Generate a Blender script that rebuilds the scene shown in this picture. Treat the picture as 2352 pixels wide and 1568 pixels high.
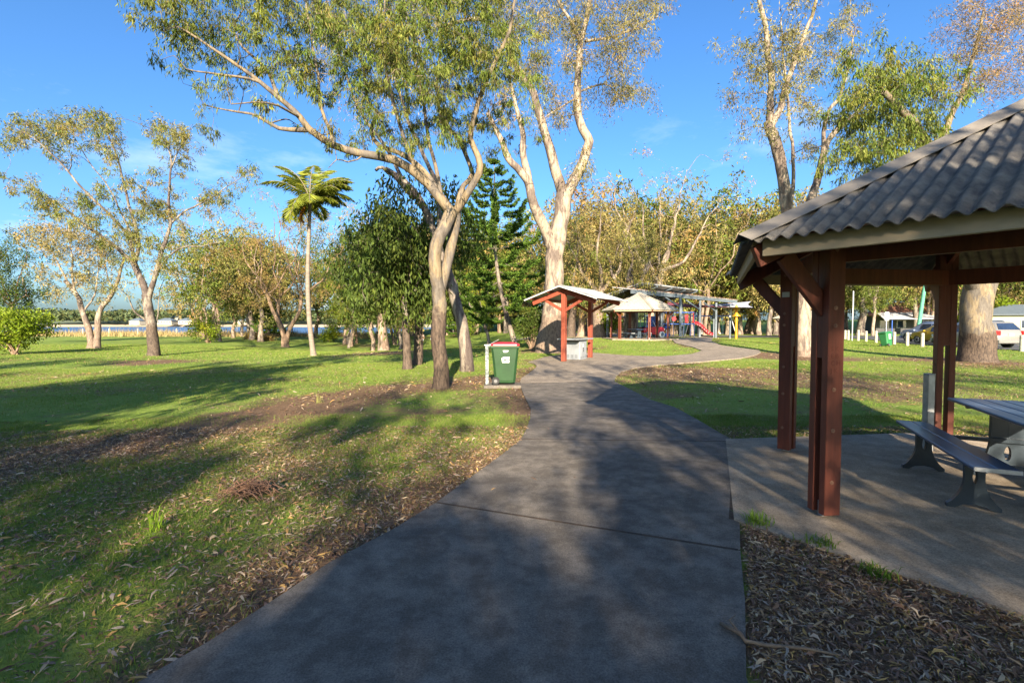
import bpy, bmesh, math, random
import numpy as np
from mathutils import Vector, Matrix, Euler

for o in list(bpy.data.objects):
    bpy.data.objects.remove(o, do_unlink=True)
S = bpy.context.scene
COL = S.collection
random.seed(7)
RNG = np.random.default_rng(11)
R = math.radians

# ---------------------------------------------------------------- camera
CAM_H = 1.6
PITCH = R(2.065)
cam_d = bpy.data.cameras.new("camera")
cam_d.sensor_width = 36.0
cam_d.lens = 17.1
cam_d.clip_start = 0.05
cam_d.clip_end = 4000
cam = bpy.data.objects.new("camera", cam_d)
cam.location = (0, 0, CAM_H)
cam.rotation_euler = (R(90) - PITCH, 0, 0)
COL.objects.link(cam)
S.camera = cam

# ---------------------------------------------------------------- sky, sun, exposure
SUN_EL = R(21)
SHADOW_DIR = Vector((-0.055, 1.0, 0)).normalized()      # shadows fall away from the camera
world = bpy.data.worlds.new("World")
S.world = world
world.use_nodes = True
wn = world.node_tree
bg = wn.nodes["Background"]
sky = wn.nodes.new("ShaderNodeTexSky")
sky.sky_type = 'NISHITA'
sky.sun_disc = False
sky.sun_elevation = SUN_EL
sky.sun_rotation = math.pi + 0.05
sky.altitude = 0
sky.air_density = 1.0
sky.dust_density = 2.0
sky.ozone_density = 3.0
hs = wn.nodes.new("ShaderNodeHueSaturation")
hs.inputs["Saturation"].default_value = 1.08
hs.inputs["Value"].default_value = 1.0
tint = wn.nodes.new("ShaderNodeMix")
tint.data_type = 'RGBA'
tint.blend_type = 'MULTIPLY'
tint.inputs[0].default_value = 1.0
tint.inputs["B"].default_value = (0.90, 1.14, 1.40, 1)
wn.links.new(sky.outputs[0], tint.inputs["A"])
wn.links.new(tint.outputs["Result"], hs.inputs["Color"])
# thin low cloud wisps, the same all round the horizon
tc = wn.nodes.new("ShaderNodeTexCoord")
mp = wn.nodes.new("ShaderNodeMapping")
mp.inputs["Scale"].default_value = (1.0, 1.0, 3.2)
nz = wn.nodes.new("ShaderNodeTexNoise")
nz.inputs["Scale"].default_value = 2.6
nz.inputs["Detail"].default_value = 7
nz.inputs["Roughness"].default_value = 0.62
rp = wn.nodes.new("ShaderNodeValToRGB")
rp.color_ramp.elements[0].position = 0.57
rp.color_ramp.elements[1].position = 0.80
sx = wn.nodes.new("ShaderNodeSeparateXYZ")
mr = wn.nodes.new("ShaderNodeMapRange")
mr.inputs[1].default_value = 0.50
mr.inputs[2].default_value = 0.12
mr.inputs[3].default_value = 0.0
mr.inputs[4].default_value = 0.55
mm = wn.nodes.new("ShaderNodeMath")
mm.operation = 'MULTIPLY'
mx = wn.nodes.new("ShaderNodeMix")
mx.data_type = 'RGBA'
wn.links.new(tc.outputs["Generated"], mp.inputs[0])
wn.links.new(mp.outputs[0], nz.inputs["Vector"])
wn.links.new(nz.outputs["Fac"], rp.inputs[0])
wn.links.new(tc.outputs["Generated"], sx.inputs[0])
wn.links.new(sx.outputs["Z"], mr.inputs[0])
wn.links.new(rp.outputs[0], mm.inputs[0])
wn.links.new(mr.outputs[0], mm.inputs[1])
wn.links.new(mm.outputs[0], mx.inputs[0])
wn.links.new(hs.outputs[0], mx.inputs["A"])
mx.inputs["B"].default_value = (9.0, 9.2, 9.6, 1)
wn.links.new(mx.outputs["Result"], bg.inputs["Color"])
bg.inputs["Strength"].default_value = 0.056

sun_d = bpy.data.lights.new("sun", 'SUN')
sun_d.energy = 5.0
sun_d.angle = R(0.6)
sun_d.color = (1.0, 0.86, 0.66)
sun = bpy.data.objects.new("sun", sun_d)
ld = Vector((SHADOW_DIR.x * math.cos(SUN_EL), SHADOW_DIR.y * math.cos(SUN_EL), -math.sin(SUN_EL)))
sun.rotation_euler = ld.to_track_quat('-Z', 'Y').to_euler()
sun.location = (0, -30, 30)
COL.objects.link(sun)

S.render.engine = 'CYCLES'
S.view_settings.view_transform = 'Standard'
S.view_settings.look = 'None'
S.view_settings.exposure = 1.9
S.view_settings.gamma = 1.0
S.view_settings.use_curve_mapping = False
S.cycles.max_bounces = 5
S.cycles.diffuse_bounces = 3
S.cycles.transmission_bounces = 3
S.cycles.use_denoising = True

# ---------------------------------------------------------------- geometry of the view, used to read places off the photograph
FO = 1117.2


def ray(x, y):
    """direction through a point of the 2352 x 1568 view of the photograph"""
    a = (x - 1176) / FO
    b = -(y - 784) / FO
    c, s = math.cos(PITCH), math.sin(PITCH)
    return Vector((a, c + s * b, -s + c * b))


def P(x, y, d):
    r = ray(x, y)
    t = d / r.y
    return Vector((r.x * t, d, CAM_H + r.z * t))


def ss(a, b, v):
    t = np.clip((v - a) / (b - a), 0, 1)
    return t * t * (3 - 2 * t)


def _hash(ix, iy, seed):
    h = (ix.astype(np.int64) * 374761393 + iy.astype(np.int64) * 668265263 + seed * 1442695041) & 0xFFFFFFFF
    h = ((h ^ (h >> 13)) * 1274126177) & 0xFFFFFFFF
    return ((h ^ (h >> 16)) & 0xFFFF) / 65535.0


def vnoise(x, y, seed=0):
    x = np.asarray(x, float)
    y = np.asarray(y, float)
    ix, iy = np.floor(x), np.floor(y)
    fx, fy = x - ix, y - iy
    fx = fx * fx * (3 - 2 * fx)
    fy = fy * fy * (3 - 2 * fy)
    a = _hash(ix, iy, seed)
    b = _hash(ix + 1, iy, seed)
    c = _hash(ix, iy + 1, seed)
    d = _hash(ix + 1, iy + 1, seed)
    return (a * (1 - fx) + b * fx) * (1 - fy) + (c * (1 - fx) + d * fx) * fy


def fbm(x, y, seed=0, o=4):
    t = 0
    a = 0.5
    n = 0
    for i in range(o):
        t = t + a * vnoise(x * 2 ** i, y * 2 ** i, seed + i * 17)
        n += a
        a *= 0.5
    return t / n


def gz(x, y):
    """height of the ground"""
    x = np.asarray(x, float)
    y = np.asarray(y, float)
    z = 0.42 * ss(22, 38, y) * ss(-3, 3, x) * (1 - ss(15, 25, x))
    z = z - 1.5 * np.exp(-((x + 12) / 11.0) ** 2 - ((y - 60) / 19.0) ** 2)
    z = z - 0.32 * ss(3, 20, -x)
    z = z + 2.8 * ss(92, 150, y) * ss(-34, -8, x)
    shore = 82 + 3.0 * np.maximum(0, x + 34) + 2.0 * np.sin(x * 0.09)
    z = z - 4.0 * ss(0, 16, y - shore)
    z = z - 0.05 * fbm(x * 0.25, y * 0.25, 5) * ss(3, 12, np.hypot(x - 1.0, y - 5))
    return z


def gzf(x, y):
    return float(gz(np.array(x), np.array(y)))


def G(x, y):
    """the point of the ground seen at (x, y) in the photograph"""
    r = ray(x, y)
    t = 0.5
    while t < 400:
        p = (r.x * t, r.y * t, CAM_H + r.z * t)
        if p[2] <= gzf(p[0], p[1]):
            break
        t += max(0.05, (p[2] - gzf(p[0], p[1])) * 0.6)
    return Vector((p[0], p[1], gzf(p[0], p[1])))


# ---------------------------------------------------------------- materials
def new_mat(name):
    m = bpy.data.materials.new(name)
    m.use_nodes = True
    nt = m.node_tree
    return m, nt, nt.nodes["Principled BSDF"]


def node(nt, t, **kw):
    n = nt.nodes.new(t)
    for k, v in kw.items():
        if k in n.inputs.keys():
            n.inputs[k].default_value = v
        else:
            setattr(n, k, v)
    return n


def c4(c):
    return (c[0], c[1], c[2], 1)


def mat(name, c1, c2=None, rough=0.7, scale=6.0, metal=0.0, bump=0.0, bscale=None, stretch=None, detail=5, spec=0.4, coat=0, p0=0.35, p1=0.65):
    """plain procedural surface: two tones mixed by noise, with a little relief"""
    m, nt, b = new_mat(name)
    if c2 is None:
        c2 = tuple(x * 0.82 for x in c1)
    t = node(nt, "ShaderNodeTexCoord")
    mp_ = node(nt, "ShaderNodeMapping")
    if stretch:
        mp_.inputs["Scale"].default_value = stretch
    n = node(nt, "ShaderNodeTexNoise", Scale=scale, Detail=detail, Roughness=0.6)
    r = node(nt, "ShaderNodeValToRGB")
    r.color_ramp.elements[0].position = p0
    r.color_ramp.elements[0].color = c4(c1)
    r.color_ramp.elements[1].position = p1
    r.color_ramp.elements[1].color = c4(c2)
    L = nt.links.new
    L(t.outputs["Object"], mp_.inputs[0])
    L(mp_.outputs[0], n.inputs["Vector"])
    L(n.outputs["Fac"], r.inputs[0])
    L(r.outputs[0], b.inputs["Base Color"])
    b.inputs["Roughness"].default_value = rough
    b.inputs["Metallic"].default_value = metal
    b.inputs["Specular IOR Level"].default_value = spec
    b.inputs["Coat Weight"].default_value = coat
    if bump:
        n2 = node(nt, "ShaderNodeTexNoise", Scale=bscale or scale * 4, Detail=4)
        bp = node(nt, "ShaderNodeBump", Strength=bump, Distance=0.02)
        L(mp_.outputs[0], n2.inputs["Vector"])
        L(n2.outputs["Fac"], bp.inputs["Height"])
        L(bp.outputs[0], b.inputs["Normal"])
    return m


def leaf_mat(name, trans=0.35, rough=0.55):
    m, nt, b = new_mat(name)
    a = node(nt, "ShaderNodeAttribute", attribute_name="Col")
    tr = node(nt, "ShaderNodeBsdfTranslucent")
    mixs = node(nt, "ShaderNodeMixShader")
    mixs.inputs[0].default_value = trans
    L = nt.links.new
    L(a.outputs["Color"], b.inputs["Base Color"])
    L(a.outputs["Color"], tr.inputs["Color"])
    b.inputs["Roughness"].default_value = rough
    b.inputs["Specular IOR Level"].default_value = 0.12
    L(b.outputs[0], mixs.inputs[1])
    L(tr.outputs[0], mixs.inputs[2])
    L(mixs.outputs[0], nt.nodes["Material Output"].inputs[0])
    return m


def bark_mat(name, c1, c2, dark, dark2, scale=3.0, bump=0.35, streak=0.35):
    """smooth gum bark in patches, with the old rough bark below the height given by attribute hs"""
    m, nt, b = new_mat(name)
    L = nt.links.new
    t = node(nt, "ShaderNodeTexCoord")
    mp_ = node(nt, "ShaderNodeMapping")
    mp_.inputs["Scale"].default_value = (1, 1, streak)
    L(t.outputs["Object"], mp_.inputs[0])
    n1 = node(nt, "ShaderNodeTexNoise", Scale=scale, Detail=6, Roughness=0.65, Distortion=0.6)
    L(mp_.outputs[0], n1.inputs["Vector"])
    r1 = node(nt, "ShaderNodeValToRGB")
    e = r1.color_ramp.elements
    e[0].position = 0.46
    e[0].color = c4(c1)
    e[1].position = 0.54
    e[1].color = c4(c2)
    e2 = r1.color_ramp.elements.new(0.50)
    e2.color = c4([(p + q) * 0.52 for p, q in zip(c1, c2)])
    L(n1.outputs["Fac"], r1.inputs[0])
    n2 = node(nt, "ShaderNodeTexNoise", Scale=scale * 7, Detail=5, Roughness=0.7)
    mp2 = node(nt, "ShaderNodeMapping")
    mp2.inputs["Scale"].default_value = (1, 1, 0.3)
    L(t.outputs["Object"], mp2.inputs[0])
    L(mp2.outputs[0], n2.inputs["Vector"])
    r2 = node(nt, "ShaderNodeValToRGB")
    r2.color_ramp.elements[0].position = 0.36
    r2.color_ramp.elements[0].color = c4(dark)
    r2.color_ramp.elements[1].position = 0.66
    r2.color_ramp.elements[1].color = c4(dark2)
    L(n2.outputs["Fac"], r2.inputs[0])
    a = node(nt, "ShaderNodeAttribute", attribute_name="hs")
    n3 = node(nt, "ShaderNodeTexNoise", Scale=6.0, Detail=4)
    L(t.outputs["Object"], n3.inputs["Vector"])
    ma = node(nt, "ShaderNodeMath", operation='MULTIPLY_ADD')
    ma.inputs[1].default_value = 0.5
    L(n3.outputs["Fac"], ma.inputs[0])
    L(a.outputs["Fac"], ma.inputs[2])
    mr_ = node(nt, "ShaderNodeMapRange")
    mr_.inputs[1].default_value = 1.20
    mr_.inputs[2].default_value = 1.30
    L(ma.outputs[0], mr_.inputs[0])
    n4 = node(nt, "ShaderNodeTexNoise", Scale=scale * 5, Detail=7, Roughness=0.75)
    mp4 = node(nt, "ShaderNodeMapping")
    mp4.inputs["Scale"].default_value = (1, 1, 0.22)
    L(t.outputs["Object"], mp4.inputs[0])
    L(mp4.outputs[0], n4.inputs["Vector"])
    r4 = node(nt, "ShaderNodeValToRGB")
    r4.color_ramp.elements[0].position = 0.34
    r4.color_ramp.elements[0].color = (0.42, 0.38, 0.36, 1)
    r4.color_ramp.elements[1].position = 0.58
    r4.color_ramp.elements[1].color = (1.12, 1.1, 1.08, 1)
    L(n4.outputs["Fac"], r4.inputs[0])
    m4 = node(nt, "ShaderNodeMix", data_type='RGBA', blend_type='MULTIPLY')
    m4.inputs[0].default_value = 0.85
    L(r1.outputs[0], m4.inputs["A"])
    L(r4.outputs[0], m4.inputs["B"])
    mi = node(nt, "ShaderNodeMix", data_type='RGBA')
    L(mr_.outputs[0], mi.inputs[0])
    L(r2.outputs[0], mi.inputs["A"])
    L(m4.outputs["Result"], mi.inputs["B"])
    L(mi.outputs["Result"], b.inputs["Base Color"])
    b.inputs["Roughness"].default_value = 0.8
    b.inputs["Specular IOR Level"].default_value = 0.25
    bp = node(nt, "ShaderNodeBump", Strength=bump, Distance=0.03)
    L(n2.outputs["Fac"], bp.inputs["Height"])
    L(bp.outputs[0], b.inputs["Normal"])
    return m


# ---------------------------------------------------------------- mesh helpers
def np_mesh(name, v, f, col=None, hs=None, smooth=False):
    v = np.asarray(v, np.float32).reshape(-1, 3)
    f = np.asarray(f, np.int32)
    k = f.shape[1]
    me = bpy.data.meshes.new(name)
    me.vertices.add(len(v))
    me.vertices.foreach_set("co", v.ravel())
    me.loops.add(f.size)
    me.loops.foreach_set("vertex_index", f.ravel())
    me.polygons.add(len(f))
    me.polygons.foreach_set("loop_start", np.arange(0, f.size, k, dtype=np.int32))
    me.polygons.foreach_set("loop_total", np.full(len(f), k, np.int32))
    if smooth:
        me.polygons.foreach_set("use_smooth", np.ones(len(f), bool))
    me.update(calc_edges=True)
    if col is not None:
        a = me.attributes.new("Col", 'FLOAT_COLOR', 'POINT')
        c = np.ones((len(v), 4), np.float32)
        c[:, :3] = col
        a.data.foreach_set("color", c.ravel())
    if hs is not None:
        a = me.attributes.new("hs", 'FLOAT', 'POINT')
        a.data.foreach_set("value", np.asarray(hs, np.float32))
    return me


def link(name, me, m=None, parent=None, loc=None, rotz=None):
    o = bpy.data.objects.new(name, me)
    if m is not None and me is not None and len(me.materials) == 0:
        me.materials.append(m)
    COL.objects.link(o)
    if parent is not None:
        o.parent = parent
    if loc is not None:
        o.location = loc
    if rotz is not None:
        o.rotation_euler = (0, 0, rotz)
    return o


def tag(o, label, cat, group=None):
    o["label"] = label
    o["category"] = cat
    if group:
        o["group"] = group
    return o


def thing(name, label, cat, loc=(0, 0, 0), rotz=0.0, group=None):
    o = bpy.data.objects.new(name, None)
    o.empty_display_size = 0.2
    COL.objects.link(o)
    o.location = loc
    o.rotation_euler = (0, 0, rotz)
    return tag(o, label, cat, group)


def structure(o, kind="structure"):
    o["kind"] = kind
    return o


def dup(root, loc, rotz=0.0, label=None, group=None, scale=None):
    def cp(o, par):
        c = o.copy()
        COL.objects.link(c)
        c.parent = par
        for ch in [x for x in KIDS.get(o.name, [])]:
            cp(ch, c)
        return c
    KIDS = {}
    for o in bpy.data.objects:
        if o.parent:
            KIDS.setdefault(o.parent.name, []).append(o)
    r = cp(root, None)
    r.location = loc
    r.rotation_euler = (0, 0, rotz)
    if scale is not None:
        r.scale = scale if hasattr(scale, '__len__') else (scale,) * 3
    if label:
        r["label"] = label
    if group:
        r["group"] = group
    return r


class MB:
    """collects boxes, bars, tubes and plates; build() links them as one mesh object"""

    def __init__(s):
        s.bm = bmesh.new()

    def box(s, c, size, rot=None):
        m = Matrix.Translation(Vector(c))
        if rot is not None:
            m = m @ (rot if isinstance(rot, Matrix) else Euler(rot).to_matrix().to_4x4())
        m = m @ Matrix.Diagonal((size[0], size[1], size[2], 1))
        bmesh.ops.create_cube(s.bm, size=1.0, matrix=m)
        return s

    def bar(s, a, b, w, h, up=(0, 0, 1)):
        """rectangular bar from a to b, w across, h along up"""
        a, b = Vector(a), Vector(b)
        d = b - a
        L = d.length
        x = d.normalized()
        u = Vector(up)
        y = u.cross(x)
        if y.length < 1e-4:
            y = Vector((0, 1, 0)).cross(x)
        y.normalize()
        z = x.cross(y)
        m = Matrix((x, y, z)).transposed().to_4x4()
        m.translation = (a + b) / 2
        bmesh.ops.create_cube(s.bm, size=1.0, matrix=m @ Matrix.Diagonal((L, w, h, 1)))
        return s

    def cyl(s, a, b, r0, r1=None, n=12):
        a, b = Vector(a), Vector(b)
        d = b - a
        q = d.to_track_quat('Z', 'Y').to_matrix().to_4x4()
        q.translation = (a + b) / 2
        bmesh.ops.create_cone(s.bm, cap_ends=True, segments=n, radius1=r0, radius2=r0 if r1 is None else r1, depth=d.length, matrix=q)
        return s

    def ball(s, c, r, sx=1, sy=1, sz=1, u=12, v=8):
        m = Matrix.Translation(Vector(c)) @ Matrix.Diagonal((sx, sy, sz, 1))
        bmesh.ops.create_uvsphere(s.bm, u_segments=u, v_segments=v, radius=r, matrix=m)
        return s

    def tube(s, pts, r, n=8):
        pts = [Vector(p) for p in pts]
        rs = r if hasattr(r, '__len__') else [r] * len(pts)
        rings = []
        ref = Vector((0, 0, 1))
        if abs((pts[-1] - pts[0]).normalized().z) > 0.8:
            ref = Vector((1, 0, 0))
        for i, p in enumerate(pts):
            t = (pts[min(i + 1, len(pts) - 1)] - pts[max(i - 1, 0)]).normalized()
            u = t.cross(ref).normalized()
            w = t.cross(u)
            rings.append([s.bm.verts.new(p + rs[i] * (math.cos(k * 2 * math.pi / n) * u + math.sin(k * 2 * math.pi / n) * w)) for k in range(n)])
        for a, b in zip(rings[:-1], rings[1:]):
            for k in range(n):
                s.bm.faces.new((a[k], a[(k + 1) % n], b[(k + 1) % n], b[k]))
        s.bm.faces.new(rings[0][::-1])
        s.bm.faces.new(rings[-1])
        return s

    def prism(s, poly, ax, off, depth):
        """flat outline poly (2D) given in the plane spanned by ax=(origin, u, v), extruded by depth along u x v"""
        o, u, v = Vector(ax[0]), Vector(ax[1]), Vector(ax[2])
        n = u.cross(v).normalized()
        A = [s.bm.verts.new(o + u * p[0] + v * p[1] + n * off) for p in poly]
        B = [s.bm.verts.new(o + u * p[0] + v * p[1] + n * (off + depth)) for p in poly]
        k = len(poly)
        s.bm.faces.new(A[::-1])
        s.bm.faces.new(B)
        for i in range(k):
            s.bm.faces.new((A[i], A[(i + 1) % k], B[(i + 1) % k], B[i]))
        return s

    def loft(s, rings, close=True, cap=True):
        vs = [[s.bm.verts.new(Vector(p)) for p in r_] for r_ in rings]
        n = len(vs[0])
        for a, b in zip(vs[:-1], vs[1:]):
            for k in range(n if close else n - 1):
                s.bm.faces.new((a[k], a[(k + 1) % n], b[(k + 1) % n], b[k]))
        if cap:
            s.bm.faces.new(vs[0][::-1])
            s.bm.faces.new(vs[-1])
        return s

    def build(s, name, m, parent=None, bevel=0.0, smooth=False, loc=None, rotz=None):
        if bevel:
            es = [e for e in s.bm.edges if len(e.link_faces) == 2 and e.calc_face_angle(0) > 0.6]
            bmesh.ops.bevel(s.bm, geom=es, offset=bevel, segments=1, affect='EDGES', clamp_overlap=True)
        bmesh.ops.recalc_face_normals(s.bm, faces=s.bm.faces)
        me = bpy.data.meshes.new(name)
        s.bm.to_mesh(me)
        s.bm.free()
        if smooth:
            for p in me.polygons:
                p.use_smooth = True
        return link(name, me, m, parent, loc, rotz)

# ================================================================ SETTING: ground, path, road, water
def seg_dist(x, y, pts):
    best = np.full(np.shape(x), 1e9)
    for (ax, ay), (bx, by) in zip(pts[:-1], pts[1:]):
        dx, dy = bx - ax, by - ay
        t = np.clip(((x - ax) * dx + (y - ay) * dy) / (dx * dx + dy * dy), 0, 1)
        best = np.minimum(best, np.hypot(x - ax - t * dx, y - ay - t * dy))
    return best


def inside(x, y, poly):
    r = np.zeros(np.shape(x), bool)
    n = len(poly)
    for i in range(n):
        (x1, y1), (x2, y2) = poly[i], poly[(i + 1) % n]
        c = ((y1 > y) != (y2 > y)) & (x < (x2 - x1) * (y - y1) / (y2 - y1 + 1e-12) + x1)
        r ^= c
    return r


def g2(pts):
    return [tuple(G(*p)[:2]) for p in pts]


GAZ = (4.75, 4.25)
HEXA = R(187.5)


def hexpts(c, r, a=HEXA):
    return [(c[0] + r * math.cos(a + k * math.pi / 3), c[1] + r * math.sin(a + k * math.pi / 3)) for k in range(6)]


LEFT = [(-5.2, -16), (-3.6, -8), (-2.7, -3), (-2.2, 0)] + g2([(330, 1568), (480, 1480), (640, 1380), (760, 1300), (900, 1225), (1000, 1160), (1080, 1100), (1150, 1050), (1195, 1013), (1208, 988), (1216, 965), (1218, 942), (1211, 927), (1200, 905), (1193, 884)])
RIGHT = [(-2.6, -16), (-1.0, -8), (-0.1, -3), (0.45, 0)] + g2([(1720, 1568), (1716, 1400), (1703, 1271), (1702, 1195)]) + [(3.02, 6.50)] + g2([(1660, 1000), (1600, 965), (1550, 938), (1494, 921), (1450, 898), (1411, 879)])
APRON = g2([(1193, 884), (1196, 873), (1215, 860), (1230, 848), (1232, 843), (1226, 837), (1213, 833), (1250, 822), (1300, 815), (1362, 812), (1440, 818), (1520, 820), (1590, 814), (1612, 806), (1590, 798), (1552, 789), (1543, 782), (1556, 778), (1600, 776), (1642, 775), (1634, 784), (1655, 794), (1744, 806), (1748, 810), (1738, 816), (1700, 824), (1620, 832), (1530, 838), (1460, 846), (1428, 855), (1416, 865), (1411, 879)])
PAD = hexpts(GAZ, 3.0)
PATHS = [LEFT + RIGHT[::-1], APRON, PAD]
BAND = [(-0.5, 13.6), (-3.0, 12.0), (-4.5, 8.0), (-5.8, 5.3), (-8, 2.5)]
TRI = [(1.05, 0.5), (1.1, 2.2), (1.9, 3.95), (3.57, 1.55), (3.2, 0.3)]
BARE = [(P(352, 815, 25), 2.2), (P(1500 / 1.7, 805, 30), 2.8), (P(2240, 830, 20.5), 2.4), (P(1262, 805, 28), 2.0), (P(1845, 815, 23.5), 2.2)]


def on_path(x, y):
    r = np.zeros(np.shape(x), bool)
    for p in PATHS:
        r |= inside(x, y, p)
    return r


def litter(x, y):
    n = fbm(x * 0.55, y * 0.55, 21)
    n2 = fbm(x * 1.9, y * 1.9, 33)
    v = 0.12 + 0.9 * (n - 0.42) + 0.45 * (n2 - 0.5)
    v = v + 0.85 * np.exp(-(seg_dist(x, y, BAND) / 0.95) ** 2)
    v = v + 0.75 * np.exp(-((x - 6.3) / 4.2) ** 2 - ((y - 16.2) / 2.4) ** 2)
    v = v + 0.35 * np.exp(-((x - 9) / 5) ** 2 - ((y - 12) / 4) ** 2)
    v = v + 0.9 * inside(x, y, TRI)
    e = seg_dist(x, y, LEFT[2:])
    v = v + 0.55 * np.exp(-(e / 0.55) ** 2) + 0.28 * np.exp(-(np.hypot(x + 1.6, y - 4.5) / 2.4) ** 2)
    e2 = seg_dist(x, y, APRON)
    v = v + 0.25 * np.exp(-(e2 / 0.5) ** 2)
    for p, r in BARE:
        v = v + 0.9 * np.exp(-(np.hypot(x - p.x, y - p.y) / r) ** 2)
    return np.clip(v, 0, 1)


# the two fields above, sampled once so that grass and leaves can be strewn quickly
_gx, _gy = np.meshgrid(np.arange(-13, 13, 0.04), np.arange(0, 22, 0.04))
_on = on_path(_gx, _gy)
_fx, _fy = np.meshgrid(np.arange(-62, 62, 0.2), np.arange(0, 62, 0.2))
_lit = litter(_fx, _fy)
_nx, _ny = np.meshgrid(np.arange(-13, 13, 0.08), np.arange(0, 22, 0.08))
_litn = litter(_nx, _ny)


def _look(x, y, g, x0, st):
    return g[np.clip((y / st).astype(int), 0, g.shape[0] - 1), np.clip(((x - x0) / st).astype(int), 0, g.shape[1] - 1)]


def on_path_q(x, y):
    k = (np.abs(x) < 12.9) & (y < 21.9)
    r = np.zeros(np.shape(x), bool)
    r[k] = _look(x[k], y[k], _on, -13, 0.04)
    r[~k] = inside(x[~k], y[~k], APRON)
    return r


def litter_q(x, y):
    k = (np.abs(x) < 12.9) & (y < 21.9)
    return np.where(k, _look(x, y, _litn, -13, 0.08), _look(x, y, _lit, -62, 0.2))


def spaced(lo, hi, a, b, step, grow=1.09, top=14):
    """grid lines: fine between a and b, wider and wider outside"""
    mid = list(np.arange(a, b + step / 2, step))
    up, s, v = [], step, mid[-1]
    while v < hi:
        s = min(s * grow, top)
        v += s
        up.append(v)
    dn, s, v = [], step, mid[0]
    while v > lo:
        s = min(s * grow, top)
        v -= s
        dn.append(v)
    return np.array(dn[::-1] + mid + up)


gx = spaced(-420, 420, -9, 9, 0.16)
gy = spaced(-60, 420, 0.5, 19, 0.16)
X, Y = np.meshgrid(gx, gy)
Z = gz(X, Y)
for p_ in (LEFT[2:] + RIGHT[2:][::-1], APRON):
    Z = Z - 0.13 * (inside(X, Y, p_) & (seg_dist(X, Y, LEFT[2:]) > 0.24) & (seg_dist(X, Y, RIGHT[2:]) > 0.24) & (seg_dist(X, Y, APRON) > 0.24) & (Y < 21))
nx, ny = len(gx), len(gy)
idx = np.arange(nx * ny).reshape(ny, nx)
F = np.stack([idx[:-1, :-1], idx[:-1, 1:], idx[1:, 1:], idx[1:, :-1]], -1).reshape(-1, 4)
V = np.stack([X, Y, Z], -1).reshape(-1, 3)
lit = litter(X, Y).ravel()
me = np_mesh("lawn", V, F, hs=lit, smooth=True)

m_lawn, nt, b = new_mat("lawn_turf")
L = nt.links.new
t = node(nt, "ShaderNodeTexCoord")
a = node(nt, "ShaderNodeAttribute", attribute_name="hs")
n1 = node(nt, "ShaderNodeTexNoise", Scale=0.35, Detail=8, Roughness=0.7)
n2 = node(nt, "ShaderNodeTexNoise", Scale=22.0, Detail=6, Roughness=0.75)
n3 = node(nt, "ShaderNodeTexNoise", Scale=5.0, Detail=6, Roughness=0.7)
for n in (n1, n2, n3):
    L(t.outputs["Object"], n.inputs["Vector"])
rg = node(nt, "ShaderNodeValToRGB")
rg.color_ramp.elements[0].position = 0.30
rg.color_ramp.elements[0].color = (0.115, 0.200, 0.026, 1)
rg.color_ramp.elements[1].position = 0.72
rg.color_ramp.elements[1].color = (0.265, 0.315, 0.075, 1)
mixn = node(nt, "ShaderNodeMath", operation='MULTIPLY_ADD')
mixn.inputs[1].default_value = 0.55
sub_ = node(nt, "ShaderNodeMath", operation='SUBTRACT')
sub_.inputs[1].default_value = 0.275
L(n3.outputs["Fac"], mixn.inputs[0])
L(n1.outputs["Fac"], sub_.inputs[0])
L(sub_.outputs[0], mixn.inputs[2])
L(mixn.outputs[0], rg.inputs[0])
rd = node(nt, "ShaderNodeValToRGB")
rd.color_ramp.elements[0].position = 0.32
rd.color_ramp.elements[0].color = (0.075, 0.045, 0.026, 1)
rd.color_ramp.elements[1].position = 0.70
rd.color_ramp.elements[1].color = (0.27, 0.175, 0.105, 1)
L(n2.outputs["Fac"], rd.inputs[0])
mu = node(nt, "ShaderNodeMix", data_type='RGBA', blend_type='MULTIPLY')
mu.inputs[0].default_value = 0.7
rr = node(nt, "ShaderNodeValToRGB")
rr.color_ramp.elements[0].position = 0.30
rr.color_ramp.elements[0].color = (0.45, 0.5, 0.4, 1)
rr.color_ramp.elements[1].position = 0.62
rr.color_ramp.elements[1].color = (1.15, 1.1, 1.05, 1)
L(n2.outputs["Fac"], rr.inputs[0])
L(rg.outputs[0], mu.inputs["A"])
L(rr.outputs[0], mu.inputs["B"])
ad = node(nt, "ShaderNodeMath", operation='MULTIPLY_ADD')
ad.inputs[1].default_value = 0.9
L(n3.outputs["Fac"], ad.inputs[0])
L(a.outputs["Fac"], ad.inputs[2])
mrn = node(nt, "ShaderNodeMapRange")
mrn.inputs[1].default_value = 0.72
mrn.inputs[2].default_value = 1.05
L(ad.outputs[0], mrn.inputs[0])
mi = node(nt, "ShaderNodeMix", data_type='RGBA')
L(mrn.outputs[0], mi.inputs[0])
L(mu.outputs["Result"], mi.inputs["A"])
L(rd.outputs[0], mi.inputs["B"])
L(mi.outputs["Result"], b.inputs["Base Color"])
b.inputs["Roughness"].default_value = 0.95
b.inputs["Specular IOR Level"].default_value = 0.1
bp = node(nt, "ShaderNodeBump", Strength=0.8, Distance=0.04)
L(n2.outputs["Fac"], bp.inputs["Height"])
L(bp.outputs[0], b.inputs["Normal"])
structure(link("lawn", me, m_lawn))


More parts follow.
